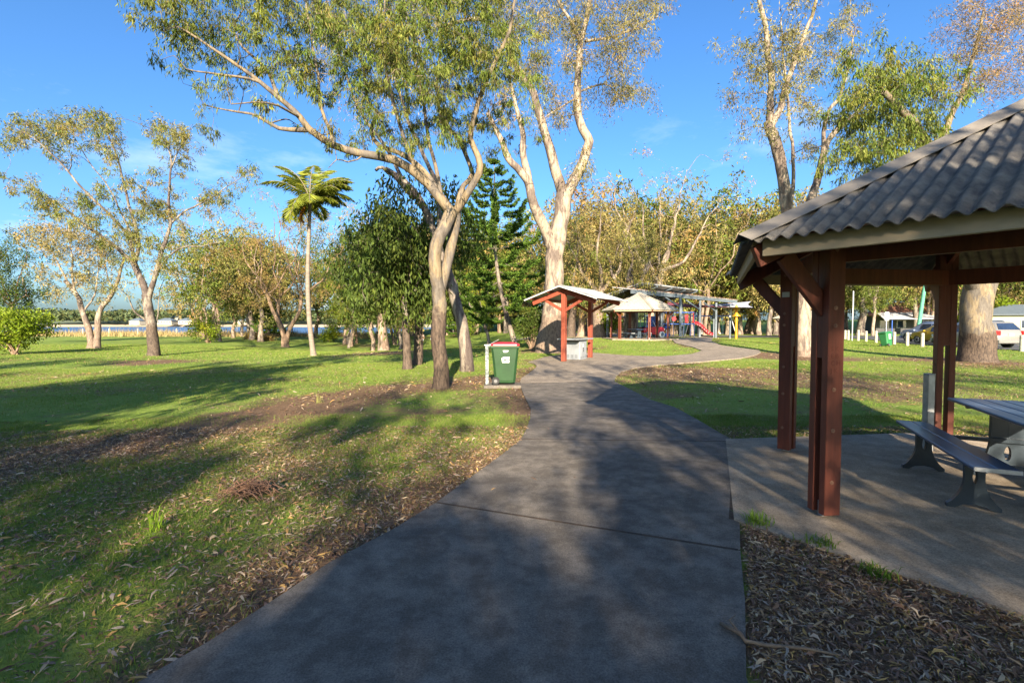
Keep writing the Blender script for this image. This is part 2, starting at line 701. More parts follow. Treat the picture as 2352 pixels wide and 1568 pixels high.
# ---------------------------------------------------------------- concrete path, slab by slab
def concrete(name, c1, c2, dark):
    m, nt, b = new_mat(name)
    L = nt.links.new
    t = node(nt, "ShaderNodeTexCoord")
    n1 = node(nt, "ShaderNodeTexNoise", Scale=0.9, Detail=9, Roughness=0.72)
    n2 = node(nt, "ShaderNodeTexNoise", Scale=95, Detail=6, Roughness=0.8)
    n3 = node(nt, "ShaderNodeTexNoise", Scale=4.0, Detail=8, Roughness=0.75)
    v = node(nt, "ShaderNodeTexVoronoi", Scale=34)
    for n in (n1, n2, n3, v):
        L(t.outputs["Object"], n.inputs["Vector"])
    r = node(nt, "ShaderNodeValToRGB")
    r.color_ramp.elements[0].position = 0.33
    r.color_ramp.elements[0].color = c4(c1)
    r.color_ramp.elements[1].position = 0.68
    r.color_ramp.elements[1].color = c4(c2)
    L(n1.outputs["Fac"], r.inputs[0])
    r3 = node(nt, "ShaderNodeValToRGB")
    r3.color_ramp.elements[0].position = 0.42
    r3.color_ramp.elements[0].color = c4(dark)
    r3.color_ramp.elements[1].position = 0.60
    r3.color_ramp.elements[1].color = (1, 1, 1, 1)
    L(n3.outputs["Fac"], r3.inputs[0])
    r2 = node(nt, "ShaderNodeValToRGB")
    r2.color_ramp.elements[0].position = 0.30
    r2.color_ramp.elements[0].color = (0.40, 0.39, 0.38, 1)
    r2.color_ramp.elements[1].position = 0.62
    r2.color_ramp.elements[1].color = (1.3, 1.27, 1.24, 1)
    L(n2.outputs["Fac"], r2.inputs[0])
    m1 = node(nt, "ShaderNodeMix", data_type='RGBA', blend_type='MULTIPLY')
    m1.inputs[0].default_value = 1
    m2 = node(nt, "ShaderNodeMix", data_type='RGBA', blend_type='MULTIPLY')
    m2.inputs[0].default_value = 1
    L(r.outputs[0], m1.inputs["A"])
    L(r3.outputs[0], m1.inputs["B"])
    L(m1.outputs["Result"], m2.inputs["A"])
    L(r2.outputs[0], m2.inputs["B"])
    L(m2.outputs["Result"], b.inputs["Base Color"])
    b.inputs["Roughness"].default_value = 0.88
    b.inputs["Specular IOR Level"].default_value = 0.25
    bp = node(nt, "ShaderNodeBump", Strength=0.35, Distance=0.006)
    L(n2.outputs["Fac"], bp.inputs["Height"])
    L(bp.outputs[0], b.inputs["Normal"])
    return m


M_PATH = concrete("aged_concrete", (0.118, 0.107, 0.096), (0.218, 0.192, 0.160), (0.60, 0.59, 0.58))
M_PATH2 = concrete("cleaner_sunlit_concrete", (0.225, 0.193, 0.155), (0.36, 0.305, 0.24), (0.66, 0.64, 0.62))  # cleaner far apron, its tone also raised to paint in the sunlight there
M_PAD = concrete("pale_concrete", (0.29, 0.24, 0.178), (0.43, 0.355, 0.265), (0.72, 0.70, 0.67))


def inset(poly, d):
    n = len(poly)
    area = sum(poly[i][0] * poly[(i + 1) % n][1] - poly[(i + 1) % n][0] * poly[i][1] for i in range(n))
    sg = 1 if area > 0 else -1
    out = []
    for i in range(n):
        p0, p1, p2 = Vector(poly[i - 1]), Vector(poly[i]), Vector(poly[(i + 1) % n])
        e1, e2 = (p1 - p0).normalized(), (p2 - p1).normalized()
        nn = Vector((-e1.y - e2.y, e1.x + e2.x)) * sg
        if nn.length < 1e-5:
            nn = Vector((-e1.y, e1.x)) * sg
        nn.normalize()
        out.append(tuple(p1 + nn * d))
    return out


def base_z(x, y):
    x = np.asarray(x, float)
    y = np.asarray(y, float)
    return 0.42 * ss(22, 38, y) * ss(-3, 3, x) * (1 - ss(15, 25, x)) - 0.32 * ss(3, 20, -x)


def slab(name, poly, m, top=0.022, thick=0.12, parent=None, gap=0.011, step=1.2, bev=0.006):
    poly = inset(poly, gap)
    bm = bmesh.new()
    f = bm.faces.new([bm.verts.new((x, y, 0)) for x, y in poly])
    if f.normal.z < 0:
        f.normal_flip()
    bmesh.ops.triangulate(bm, faces=bm.faces[:])
    ys = [p[1] for p in poly]
    if max(ys) > 20:
        y = max(min(ys), 20)
        while y < max(ys):
            bmesh.ops.bisect_plane(bm, geom=bm.verts[:] + bm.edges[:] + bm.faces[:], plane_co=(0, y, 0), plane_no=(0, 1, 0))
            y += step
    r = bmesh.ops.extrude_face_region(bm, geom=bm.faces[:])
    top_v = [v for v in r['geom'] if isinstance(v, bmesh.types.BMVert)]
    tv = set(top_v)
    for v in bm.verts:
        v.co.z = float(base_z(v.co.x, v.co.y)) + (top if v in tv else top - thick)
    bmesh.ops.recalc_face_normals(bm, faces=bm.faces)
    me = bpy.data.meshes.new(name)
    bm.to_mesh(me)
    bm.free()
    return link(name, me, m, parent)


iL = {k: i for i, k in enumerate(LEFT)}
J0L, J1L, J2L, J3L = LEFT[9], LEFT[12], LEFT[16], LEFT[18]
J0R, J1R, J2R, J3R = RIGHT[6], RIGHT[8], RIGHT[12], RIGHT[14]
foot = slab("footpath", LEFT[:10] + RIGHT[:7][::-1], M_PATH)
structure(foot)
slab("slab", LEFT[9:13] + RIGHT[6:9][::-1], M_PATH, parent=foot)
slab("slab", LEFT[12:17] + RIGHT[8:13][::-1], M_PATH, parent=foot)
slab("slab", LEFT[16:19] + RIGHT[12:15][::-1], M_PATH, parent=foot)
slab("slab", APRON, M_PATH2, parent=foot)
pad = slab("shelter_pad", PAD, M_PAD, top=0.026, gap=0.012)
structure(pad)

M_JOINT = mat("joint_dirt", (0.030, 0.022, 0.016), (0.075, 0.05, 0.032), rough=1.0, scale=25)


def joint(a, b, w=0.03, top=0.0226):
    mb = MB()
    a, b = Vector((a[0], a[1], 0)), Vector((b[0], b[1], 0))
    u = (b - a).normalized() * 0.02
    za, zb = float(base_z(a.x, a.y)), float(base_z(b.x, b.y))
    mb.bar(a + u + Vector((0, 0, za + top - 0.05)), b - u + Vector((0, 0, zb + top - 0.05)), w, 0.1)
    mb.build("joint_filler", M_JOINT, foot)


for pa_, pb_ in ((J0L, J0R), (J1L, J1R), (J2L, J2R), (J3L, J3R)):
    joint(pa_, pb_)
joint(PAD[0], (3.02, 6.50), 0.06, 0.0226)

# ---------------------------------------------------------------- road and parking bay
M_ASPH = mat("asphalt", (0.055, 0.057, 0.062), (0.085, 0.085, 0.088), rough=0.9, scale=30, bump=0.3, bscale=120)
ROAD = [(30.9, 22), (30.6, 30), (31.2, 36.5), (33.4, 42.5), (36.3, 49), (38, 54), (31, 57.5), (24, 60), (24, 67), (40, 66), (70, 60), (110, 52), (110, 44), (66, 40), (48, 30), (45, 15), (32, 15)]


def sheet(name, poly, m, h, n=2.0):
    bm = bmesh.new()
    bm.faces.new([bm.verts.new((x, y, 0)) for x, y in poly])
    bmesh.ops.triangulate(bm, faces=bm.faces[:])
    for ax, k in ((Vector((1, 0, 0)), 0), (Vector((0, 1, 0)), 1)):
        v = min(p[k] for p in poly)
        while v < max(p[k] for p in poly):
            bmesh.ops.bisect_plane(bm, geom=bm.verts[:] + bm.edges[:] + bm.faces[:], plane_co=ax * v, plane_no=ax)
            v += n
    for v in bm.verts:
        v.co.z = gzf(v.co.x, v.co.y) + h
    bmesh.ops.recalc_face_normals(bm, faces=bm.faces)
    for f in bm.faces:
        if f.normal.z < 0:
            f.normal_flip()
    me = bpy.data.meshes.new(name)
    bm.to_mesh(me)
    bm.free()
    return structure(link(name, me, m))


sheet("road", ROAD, M_ASPH, 0.05)
M_LINE = mat("road_paint", (0.7, 0.7, 0.68), (0.5, 0.5, 0.48), rough=0.8, scale=20)
for k in range(5):
    x0, y0 = 33.0 + k * 2.1, 27.5 + k * 4.3
    sheet("bay_line", [(x0, y0), (x0 + 0.12, y0), (x0 + 4.9, y0 + 0.5), (x0 + 4.8, y0 + 0.62)], M_LINE, 0.062)
# far path to the third shelter and the sand of the playground
M_SAND = mat("play_sand", (0.42, 0.33, 0.215), (0.32, 0.25, 0.165), rough=0.95, scale=3, bump=0.3)
sheet("side_path", g2([(1790, 777), (1850, 780), (1905, 776), (1900, 771), (1840, 770)]), M_PAD, 0.03)
sheet("playground_sand", [(2, 44), (8, 41.5), (14, 43), (22, 48), (24, 60), (16, 66), (4, 62), (0, 52)], M_SAND, 0.03)

# ---------------------------------------------------------------- water and far shore
m_wat, nt, b = new_mat("bay_water")
b.inputs["Base Color"].default_value = (0.06, 0.11, 0.19, 1)
b.inputs["Roughness"].default_value = 0.4
b.inputs["Specular IOR Level"].default_value = 0.5
n1 = node(nt, "ShaderNodeTexNoise", Scale=0.5, Detail=6, Roughness=0.7)
mpw = node(nt, "ShaderNodeMapping")
mpw.inputs["Scale"].default_value = (0.35, 1.6, 1)
tw = node(nt, "ShaderNodeTexCoord")
nt.links.new(tw.outputs["Object"], mpw.inputs[0])
nt.links.new(mpw.outputs[0], n1.inputs["Vector"])
bp = node(nt, "ShaderNodeBump", Strength=0.5, Distance=0.4)
nt.links.new(n1.outputs["Fac"], bp.inputs["Height"])
nt.links.new(bp.outputs[0], b.inputs["Normal"])
xs = np.linspace(-900, 60, 40)
ys = np.linspace(70, 900, 40)
X, Y = np.meshgrid(xs, ys)
idx = np.arange(1600).reshape(40, 40)
F = np.stack([idx[:-1, :-1], idx[:-1, 1:], idx[1:, 1:], idx[1:, :-1]], -1).reshape(-1, 4)
structure(link("water", np_mesh("water", np.stack([X, Y, X * 0 - 1.75], -1), F), m_wat))

M_SHORE = mat("far_beach", (0.40, 0.32, 0.22), (0.24, 0.20, 0.13), rough=0.95, scale=0.03)
M_HILL = mat("far_land", (0.055, 0.085, 0.035), (0.10, 0.12, 0.05), rough=1, scale=0.02, bump=0.4, bscale=0.3)
xs = np.linspace(-900, 300, 160)
ys = np.linspace(430, 1100, 50)
X, Y = np.meshgrid(xs, ys)
sh = 520 + 25 * np.sin(X * 0.013) + 12 * np.sin(X * 0.041 + 1) - 0.08 * (X + 250)
Zh = -4 + 5.0 * ss(0, 30, Y - sh) + (4 + 16 * fbm(X * 0.006, Y * 0.004, 3)) * ss(60, 420, Y - sh)
idx = np.arange(160 * 50).reshape(50, 160)
F = np.stack([idx[:-1, :-1], idx[:-1, 1:], idx[1:, 1:], idx[1:, :-1]], -1).reshape(-1, 4)
hill = link("far_shore", np_mesh("far_shore", np.stack([X, Y, Zh], -1), F, smooth=True), None)
m, nt, b = new_mat("far_shore")
t = node(nt, "ShaderNodeTexCoord")
sp = node(nt, "ShaderNodeSeparateXYZ")
nt.links.new(t.outputs["Object"], sp.inputs[0])
r = node(nt, "ShaderNodeMapRange")
r.inputs[1].default_value = 0.2
r.inputs[2].default_value = 1.4
nt.links.new(sp.outputs["Z"], r.inputs[0])
n = node(nt, "ShaderNodeTexNoise", Scale=0.05, Detail=6)
nt.links.new(t.outputs["Object"], n.inputs["Vector"])
rr = node(nt, "ShaderNodeValToRGB")
rr.color_ramp.elements[0].color = (0.05, 0.075, 0.03, 1)
rr.color_ramp.elements[1].color = (0.13, 0.14, 0.06, 1)
nt.links.new(n.outputs["Fac"], rr.inputs[0])
mi = node(nt, "ShaderNodeMix", data_type='RGBA')
mi.inputs["A"].default_value = (0.42, 0.33, 0.22, 1)
nt.links.new(r.outputs[0], mi.inputs[0])
nt.links.new(rr.outputs[0], mi.inputs["B"])
nt.links.new(mi.outputs["Result"], b.inputs["Base Color"])
b.inputs["Roughness"].default_value = 1
hill.data.materials.append(m)
structure(hill)

# ================================================================ TREES
def catmull(pts, step):
    p = np.array([list(q) for q in pts], float)
    if len(p) == 2:
        n = max(2, int(np.linalg.norm(p[1] - p[0]) / step) + 1)
        return p[0] + (p[1] - p[0]) * np.linspace(0, 1, n)[:, None]
    q = np.vstack([2 * p[0] - p[1], p, 2 * p[-1] - p[-2]])
    out = []
    for i in range(1, len(q) - 2):
        n = max(2, int(np.linalg.norm(q[i + 1] - q[i]) / step))
        t = np.linspace(0, 1, n, endpoint=False)[:, None]
        a, b, c, d = q[i - 1], q[i], q[i + 1], q[i + 2]
        out.append(0.5 * ((2 * b) + (-a + c) * t + (2 * a - 5 * b + 4 * c - d) * t ** 2 + (-a + 3 * b - 3 * c + d) * t ** 3))
    out.append(p[-1:])
    return np.vstack(out)


LEAF_SETS = {
    'green': [(0.080, 0.128, 0.024), (0.105, 0.148, 0.034), (0.055, 0.098, 0.020), (0.150, 0.168, 0.050)],
    'olive': [(0.150, 0.155, 0.055), (0.110, 0.132, 0.038), (0.200, 0.175, 0.080), (0.085, 0.115, 0.030)],
    'tan': [(0.215, 0.185, 0.090), (0.170, 0.165, 0.065), (0.115, 0.140, 0.042), (0.270, 0.220, 0.12)],
    'dark': [(0.040, 0.075, 0.018), (0.055, 0.095, 0.022), (0.075, 0.105, 0.025), (0.035, 0.060, 0.015)],
    'lime': [(0.150, 0.220, 0.020), (0.190, 0.255, 0.028), (0.105, 0.175, 0.016), (0.080, 0.140, 0.014)],
    'pine': [(0.040, 0.085, 0.014), (0.060, 0.115, 0.016), (0.085, 0.135, 0.020), (0.030, 0.060, 0.012)],
    'rust': [(0.190, 0.130, 0.065), (0.165, 0.135, 0.055), (0.130, 0.130, 0.040), (0.220, 0.160, 0.085)],
}


LEAF_GAIN = np.array([1.38, 1.22, 0.95])


class Tree:
    def __init__(s, seed):
        s.g = np.random.default_rng(seed)
        s.V, s.F, s.H = [], [], []
        s.nv = 0
        s.npos, s.nrad = [], []
        s.LP, s.LD, s.LL, s.LW, s.LC = [], [], [], [], []

    # ---- wood
    def tube(s, pts, rad, n, hs=None, rough=0.0):
        pts = np.asarray(pts, float)
        rad = np.asarray(rad, float)
        T = np.gradient(pts, axis=0)
        T /= np.linalg.norm(T, axis=1)[:, None] + 1e-9
        d = np.abs(T.mean(0))
        ref = np.eye(3)[int(np.argmin(d))]
        U = np.cross(T, ref)
        U /= np.linalg.norm(U, axis=1)[:, None] + 1e-9
        W = np.cross(T, U)
        a = np.arange(n) * 2 * np.pi / n
        rr = rad[:, None] * np.ones(n)[None]
        if rough:
            ph = s.g.uniform(0, 50)
            hgt = np.cumsum(np.r_[0, np.linalg.norm(np.diff(pts, axis=0), axis=1)])
            rr = rr * (1 + rough * (vnoise(np.cos(a)[None] * 1.4 + ph, hgt[:, None] * 1.6 + np.sin(a)[None] * 1.4, 9) - 0.5) * 2)
        ring = pts[:, None] + rr[..., None] * (np.cos(a)[None, :, None] * U[:, None] + np.sin(a)[None, :, None] * W[:, None])
        m = len(pts)
        idx = np.arange(m * n).reshape(m, n) + s.nv
        f = np.stack([idx[:-1], np.roll(idx[:-1], -1, 1), np.roll(idx[1:], -1, 1), idx[1:]], -1).reshape(-1, 4)
        s.V.append(ring.reshape(-1, 3))
        s.F.append(f)
        s.H.append(np.repeat(np.full(m, 3.0) if hs is None else hs, n))
        s.nv += m * n

    def limb(s, pts, r0, r1, n=10, step=0.25, wob=0.02, sock=None, flare=0.0, rough=0.07, keep=0.15):
        c = catmull(pts, step)
        m = len(c)
        if wob:
            w = s.g.normal(0, wob, (m, 3))
            w = (w + np.roll(w, 1, 0) + np.roll(w, -1, 0)) / 2
            w[0] = 0
            c = c + w
        t = np.linspace(0, 1, m)
        r = r0 + (r1 - r0) * t ** 0.85
        h = c[:, 2] - c[0, 2]
        if flare:
            r = r * (1 + flare * np.exp(-np.abs(h) / (r0 * 1.3)))
        s.tube(c, r, n, hs=None if sock is None else np.clip(h / sock, 0, 3), rough=rough)
        k = int(m * keep)
        s.npos.append(c[k:])
        s.nrad.append(r[k:])
        return c

    def connect(s, cen, rb=0.012, rk=0.010, lift=0.25, n=5, wob=0.05, down=0.7, step=None):
        """join every leaf clump to the nearest wood with a curved branch"""
        pos = np.vstack(s.npos)
        rad = np.concatenate(s.nrad)
        cen = np.asarray(cen, float)
        n_ = len(pos)
        buf = np.vstack([pos, np.empty((4000, 3))])
        rbuf = np.concatenate([rad, np.empty(4000)])
        d0 = np.array([np.min(np.linalg.norm(pos - c, axis=1)) for c in cen])
        for i in np.argsort(d0):
            c = cen[i]
            pos, rad = buf[:n_], rbuf[:n_]
            dv = c - pos
            d = np.sqrt(np.einsum('ij,ij->i', dv, dv))
            cost = d + down * np.maximum(0, -dv[:, 2]) - 0.25 * np.minimum(rad, 0.1) * 10 * 0.1
            j = int(np.argmin(cost))
            p0, L = pos[j], d[j]
            if L < 0.05:
                continue
            mid1 = p0 + dv[j] * 0.33 + np.array([0, 0, lift * L * 0.35]) + s.g.normal(0, wob * L, 3)
            mid2 = p0 + dv[j] * 0.68 + np.array([0, 0, lift * L * 0.30]) + s.g.normal(0, wob * L, 3)
            c_ = catmull([p0, mid1, mid2, c], step or max(0.12, L / 8))
            r0 = min(rad[j] * 0.75, rb + rk * L)
            rr = np.linspace(r0, max(0.004, r0 * 0.35), len(c_))
            s.tube(c_, rr, n if r0 > 0.02 else 4)
            k = len(c_) - 1
            if n_ + k > len(buf):
                buf = np.vstack([buf, np.empty_like(buf)])
                rbuf = np.concatenate([rbuf, np.empty_like(rbuf)])
            buf[n_:n_ + k] = c_[1:]
            rbuf[n_:n_ + k] = rr[1:]
            n_ += k
        s.npos, s.nrad = [buf[:n_].copy()], [rbuf[:n_].copy()]

    # ---- leaves
    def leaves(s, cen, rad, n, ll=0.13, lw=0.02, cols='green', droop=1.0, spray=9, flat=0.8, twigs=3, spread=0.16, jitter=0.5, vary=0.35):
        cen = np.asarray(cen, float)
        rad = np.broadcast_to(np.asarray(rad, float), (len(cen),))
        pal = np.array(LEAF_SETS[cols] if isinstance(cols, str) else cols)
        pal = pal * LEAF_GAIN if pal.max() < 0.3 else pal * LEAF_GAIN * 0.8
        for c, r in zip(cen, rad):
            ns = max(2, int(n / spray))
            u = s.g.normal(0, 1, (ns, 3))
            u /= np.linalg.norm(u, axis=1)[:, None]
            o = c + u * (r * s.g.uniform(0.15, 1, (ns, 1)) ** 0.6) * np.array([1, 1, flat])
            for k in range(min(twigs, ns)):
                q = o[k]
                s.tube(np.array([c, (c + q) / 2 + [0, 0, 0.06 * r], q]), [0.007, 0.005, 0.003], 3)
            pos = np.repeat(o, spray, 0) + s.g.normal(0, spread * min(1, r * 1.4), (ns * spray, 3)) * np.array([1, 1, 1.25])
            d = s.g.normal(0, jitter, (ns * spray, 3)) + np.repeat(u * 0.35, spray, 0)
            d[:, 2] -= droop
            d /= np.linalg.norm(d, axis=1)[:, None] + 1e-9
            base = (pal[s.g.integers(len(pal))] * 0.55 + pal[s.g.integers(len(pal))] * 0.45) * s.g.uniform(0.6, 1.25)
            if s.g.uniform() < 0.12:
                base = base * np.array([1.35, 0.95, 0.8])
            col = base[None] * 0.6 + pal[s.g.integers(len(pal), size=ns * spray)] * 0.4
            col = col * s.g.uniform(1 - vary, 1 + vary, (ns * spray, 1))
            s.LP.append(pos)
            s.LD.append(d)
            s.LL.append(ll * s.g.uniform(0.6, 1.25, ns * spray))
            s.LW.append(lw * s.g.uniform(0.7, 1.3, ns * spray))
            s.LC.append(col)

    def crown_mesh(s, base):
        p, d = np.vstack(s.LP), np.vstack(s.LD)
        l, w, c = np.concatenate(s.LL), np.concatenate(s.LW), np.vstack(s.LC)
        rn = s.g.normal(0, 1, p.shape)
        side = np.cross(d, rn)
        side /= np.linalg.norm(side, axis=1)[:, None] + 1e-9
        nrm = np.cross(side, d)
        m = len(p)
        v = np.empty((m, 4, 3))
        v[:, 0] = p
        v[:, 1] = p + d * (l * 0.45)[:, None] + side * w[:, None] * 0.5
        v[:, 2] = p + d * l[:, None] + nrm * (l * 0.12)[:, None]
        v[:, 3] = p + d * (l * 0.45)[:, None] - side * w[:, None] * 0.5
        return np_mesh("crown", v.reshape(-1, 3) - np.array(base), np.arange(m * 4).reshape(-1, 4), col=np.repeat(c, 4, 0))

    def trunk_mesh(s, base):
        return np_mesh("trunk", np.vstack(s.V) - np.array(base), np.vstack(s.F), hs=np.concatenate(s.H), smooth=True)

    def make(s, name, label, base, bark, leaf, group=None, cat="tree"):
        base = Vector(base)
        t = thing(name, label, cat, base, 0, group)
        if s.V:
            link("trunk", s.trunk_mesh(base), bark, t)
        if s.LP:
            link("crown", s.crown_mesh(base), leaf, t)
        return t

    def ellipse_pts(s, lst, d, dd, den=1.0):
        """random clump centres in ellipses (x, y, rx, ry, n) of the photograph, at depth d +- dd"""
        out = []
        for e in lst:
            x, y, rx, ry, n = e[:5]
            do = e[5] if len(e) > 5 else 0
            for _ in range(max(1, int(n * den))):
                a = s.g.uniform(0, 2 * np.pi)
                q = s.g.uniform(0, 1) ** 0.5
                out.append(list(P(x + rx * q * math.cos(a), y + ry * q * math.sin(a), d + do + s.g.normal(0, dd))))
        return np.array(out)


def refine(t, cen, k, sig):
    """split every clump into k small tufts around it"""
    c = np.repeat(np.asarray(cen), k, 0)
    return c + t.g.normal(0, 1, c.shape) * np.array([sig, sig, sig * 0.75])


def PL(lst, d=None):
    """polyline (x, y, depth) in the photograph"""
    return [P(q[0], q[1], q[2] if len(q) > 2 else d) for q in lst]


M_LEAF = leaf_mat("gum_leaves", 0.30)
M_LEAF2 = leaf_mat("broad_leaves", 0.38, 0.42)
M_NEEDLE = leaf_mat("pine_needles", 0.15, 0.6)
BARK_TAN = bark_mat("bark_tan", (0.205, 0.16, 0.10), (0.125, 0.108, 0.09), (0.028, 0.02, 0.016), (0.12, 0.085, 0.06), scale=2.6, bump=0.2)
BARK_WHITE = bark_mat("bark_white", (0.30, 0.245, 0.185), (0.125, 0.097, 0.08), (0.085, 0.06, 0.045), (0.26, 0.19, 0.14), scale=2.2, bump=0.22, streak=0.3)
BARK_GREY = bark_mat("bark_grey", (0.215, 0.185, 0.148), (0.092, 0.072, 0.063), (0.035, 0.025, 0.02), (0.13, 0.095, 0.07), scale=2.6, bump=0.4, streak=0.3)
BARK_BROWN = bark_mat("bark_brown", (0.26, 0.18, 0.12), (0.14, 0.095, 0.065), (0.06, 0.04, 0.03), (0.2, 0.14, 0.1), scale=4, bump=0.6, streak=0.15)
BARK_PAPER = bark_mat("bark_paper", (0.28, 0.215, 0.16), (0.15, 0.105, 0.075), (0.2, 0.13, 0.09), (0.45, 0.33, 0.24), scale=3, bump=0.5, streak=0.2)

# ---------------------------------------------------------------- the forked gum by the bin
t = Tree(101)
d = 12.0
b0 = G(1012, 893)
tr = t.limb([b0 - Vector((0, 0, 0.15)), P(1010, 800, d), P(1009, 700, d), P(1008, 660, d)], 0.185, 0.172, n=16, sock=2.02, flare=0.35)
t.limb(PL([(1008, 668, d), (1000, 625, d - 0.1), (1001, 565, d - 0.15), (1020, 525, d - 0.1), (1038, 483, d)]), 0.150, 0.155, n=14, wob=0.01)
t.limb(PL([(1012, 665, d + 0.05), (1026, 610, d + 0.2), (1040, 550, d + 0.25), (1047, 510, d + 0.2), (1046, 478, d + 0.1)]), 0.125, 0.12, n=12, wob=0.01)
t.limb(PL([(1040, 492, d), (1005, 448, d - 0.1), (960, 402, d - 0.3), (905, 368, d - 0.6), (835, 356, d - 0.9), (765, 333, d - 1.1), (712, 298, d - 1.3), (690, 270, d - 1.4), (655, 235, d - 1.5), (600, 190, d - 1.7), (545, 148, d - 1.9), (490, 112, d - 2.1), (430, 72, d - 2.3)]), 0.13, 0.02, n=12, wob=0.012, keep=0.3)
t.limb(PL([(712, 298, d - 1.3), (640, 290, d - 1.1), (575, 262, d - 0.9), (520, 248, d - 0.7), (470, 238, d - 0.5)]), 0.06, 0.012, n=8)
t.limb(PL([(640, 225, d - 1.5), (610, 160, d - 1.0), (560, 110, d - 0.8), (540, 60, d - 0.5), (560, 20, d - 0.3)]), 0.05, 0.012, n=8)
t.limb(PL([(600, 190, d - 1.7), (545, 178, d - 1.9), (480, 168, d - 2.2), (430, 160, d - 2.4)]), 0.035, 0.01, n=7)
t.limb(PL([(690, 270, d - 1.4), (640, 240, d - 2.0), (585, 232, d - 2.4), (530, 236, d - 2.7)]), 0.03, 0.01, n=7)
t.limb(PL([(1036, 485, d), (1000, 430, d + 0.2), (958, 378, d + 0.4), (920, 352, d + 0.6), (870, 335, d + 0.8), (850, 300, d + 1.0), (868, 262, d + 1.1), (842, 230, d + 1.3), (836, 160, d + 1.4), (810, 80, d + 1.5), (800, 0, d + 1.6)]), 0.09, 0.015, n=10, keep=0.3)
t.limb(PL([(1046, 486, d + 0.1), (1075, 440, d - 0.1), (1100, 398, d - 0.2), (1096, 362, d - 0.3), (1080, 318, d - 0.3), (1092, 268, d - 0.4), (1112, 200, d - 0.5), (1140, 130, d - 0.5), (1168, 70, d - 0.6), (1180, 0, d - 0.6), (1190, -90, d - 0.6)]), 0.105, 0.02, n=12, keep=0.25)
t.limb(PL([(1048, 480, d + 0.2), (1065, 430, d + 0.5), (1085, 400, d + 0.7), (1060, 330, d + 1.0), (1020, 280, d + 1.1), (1000, 200, d + 1.3), (1010, 100, d + 1.5), (1000, 0, d + 1.6), (1010, -100, d + 1.7)]), 0.07, 0.015, n=9)
t.limb(PL([(1020, 470, d), (1005, 400, d), (985, 330, d + 0.1), (975, 250, d + 0.1), (960, 160, d + 0.2), (950, 60, d + 0.2), (955, -80, d + 0.2)]), 0.055, 0.012, n=8)
t.limb(PL([(960, 402, d - 0.3), (930, 330, d - 0.6), (905, 260, d - 0.8), (890, 180, d - 1.0), (880, 90, d - 1.2), (890, -40, d - 1.4)]), 0.05, 0.012, n=8)
t.limb(PL([(765, 333, d - 1.1), (740, 250, d - 0.9), (728, 170, d - 0.8), (715, 80, d - 0.6), (700, -20, d - 0.5)]), 0.045, 0.012, n=8)
t.limb(PL([(835, 356, d - 0.9), (800, 372, d - 1.2), (775, 365, d - 1.4), (752, 385, d - 1.5)]), 0.022, 0.008, n=6)
EL = [(430, 62, 45, 40, 7), (505, 40, 60, 40, 12), (560, 110, 55, 40, 9), (470, 145, 55, 30, 8), (640, 50, 70, 55, 16), (720, 40, 60, 50, 14), (590, 175, 40, 28, 5),
      (530, 235, 55, 25, 6), (640, 265, 40, 22, 4), (760, 110, 60, 70, 16), (820, 60, 70, 60, 18), (890, 100, 70, 90, 26), (960, 70, 80, 80, 26), (1010, 150, 70, 90, 26),
      (1075, 110, 70, 95, 26), (1140, 70, 60, 65, 16), (1160, 160, 45, 60, 11), (1185, 265, 32, 45, 6), (1000, 255, 55, 55, 12), (900, 220, 60, 70, 16), (820, 200, 45, 50, 9),
      (1060, 270, 40, 60, 9), (720, 200, 50, 45, 8), (850, 300, 55, 26, 8), (1120, 330, 30, 30, 3), (940, 310, 40, 30, 6),
      (600, -60, 110, 50, 12), (800, -80, 150, 70, 26), (1000, -90, 150, 80, 30), (1150, -70, 80, 60, 14), (450, -10, 60, 40, 6)]
cen = refine(t, t.ellipse_pts(EL, d, 1.1, 0.66), 3, 0.40)
cen[:, 1] -= np.clip((1000 - (cen[:, 0] / d * FO + 1176)) / 500, 0, 1) * 1.2
t.connect(cen, rb=0.008, rk=0.011, wob=0.07)
t.leaves(cen, t.g.uniform(0.14, 0.36, len(cen)), 104, ll=0.135, lw=0.019, cols='green', droop=1.2, spray=12, spread=0.11, jitter=0.45, twigs=2)
t.leaves(cen[::4], 0.3, 40, ll=0.125, lw=0.019, cols='olive', droop=1.0, spray=7)
t.make("gum_tree", "gum with dark stocking and twin fused stems standing nearest the green wheelie bin", b0, BARK_TAN, M_LEAF)

# ---------------------------------------------------------------- leaning mottled gum just behind it
t = Tree(102)
d = 16.6
b0 = G(1074, 852)
t.limb([b0 - Vector((0, 0, 0.15))] + PL([(1072, 830, d), (1064, 770, d), (1048, 700, d + 0.1), (1034, 640, d + 0.2), (1012, 575, d + 0.3), (988, 510, d + 0.3), (962, 455, d + 0.4), (925, 415, d + 0.4), (885, 390, d + 0.5)]), 0.24, 0.10, n=14, sock=0.12, flare=0.25, rough=0.1)
t.limb(PL([(962, 455, d + 0.4), (938, 440, d + 0.2), (906, 402, d), (880, 385, d - 0.2), (862, 392, d - 0.3)]), 0.09, 0.05, n=9)
t.limb(PL([(1012, 575, d + 0.3), (1010, 500, d + 0.8), (1000, 420, d + 1.2), (960, 330, d + 1.6), (930, 250, d + 1.9), (900, 150, d + 2.2), (880, 50, d + 2.4), (870, -60, d + 2.6)]), 0.10, 0.03, n=9)
t.limb(PL([(925, 415, d + 0.4), (880, 330, d + 1.0), (835, 270, d + 1.6), (800, 190, d + 2.2), (770, 90, d + 2.6), (750, 0, d + 3)]), 0.07, 0.02, n=8)
EL = [(800, 90, 70, 80, 12), (900, 120, 80, 90, 14), (960, 60, 60, 80, 10), (760, 30, 60, 50, 10), (860, 230, 60, 50, 7), (860, -60, 120, 60, 16), (740, 130, 40, 50, 6), (990, 200, 40, 60, 6)]
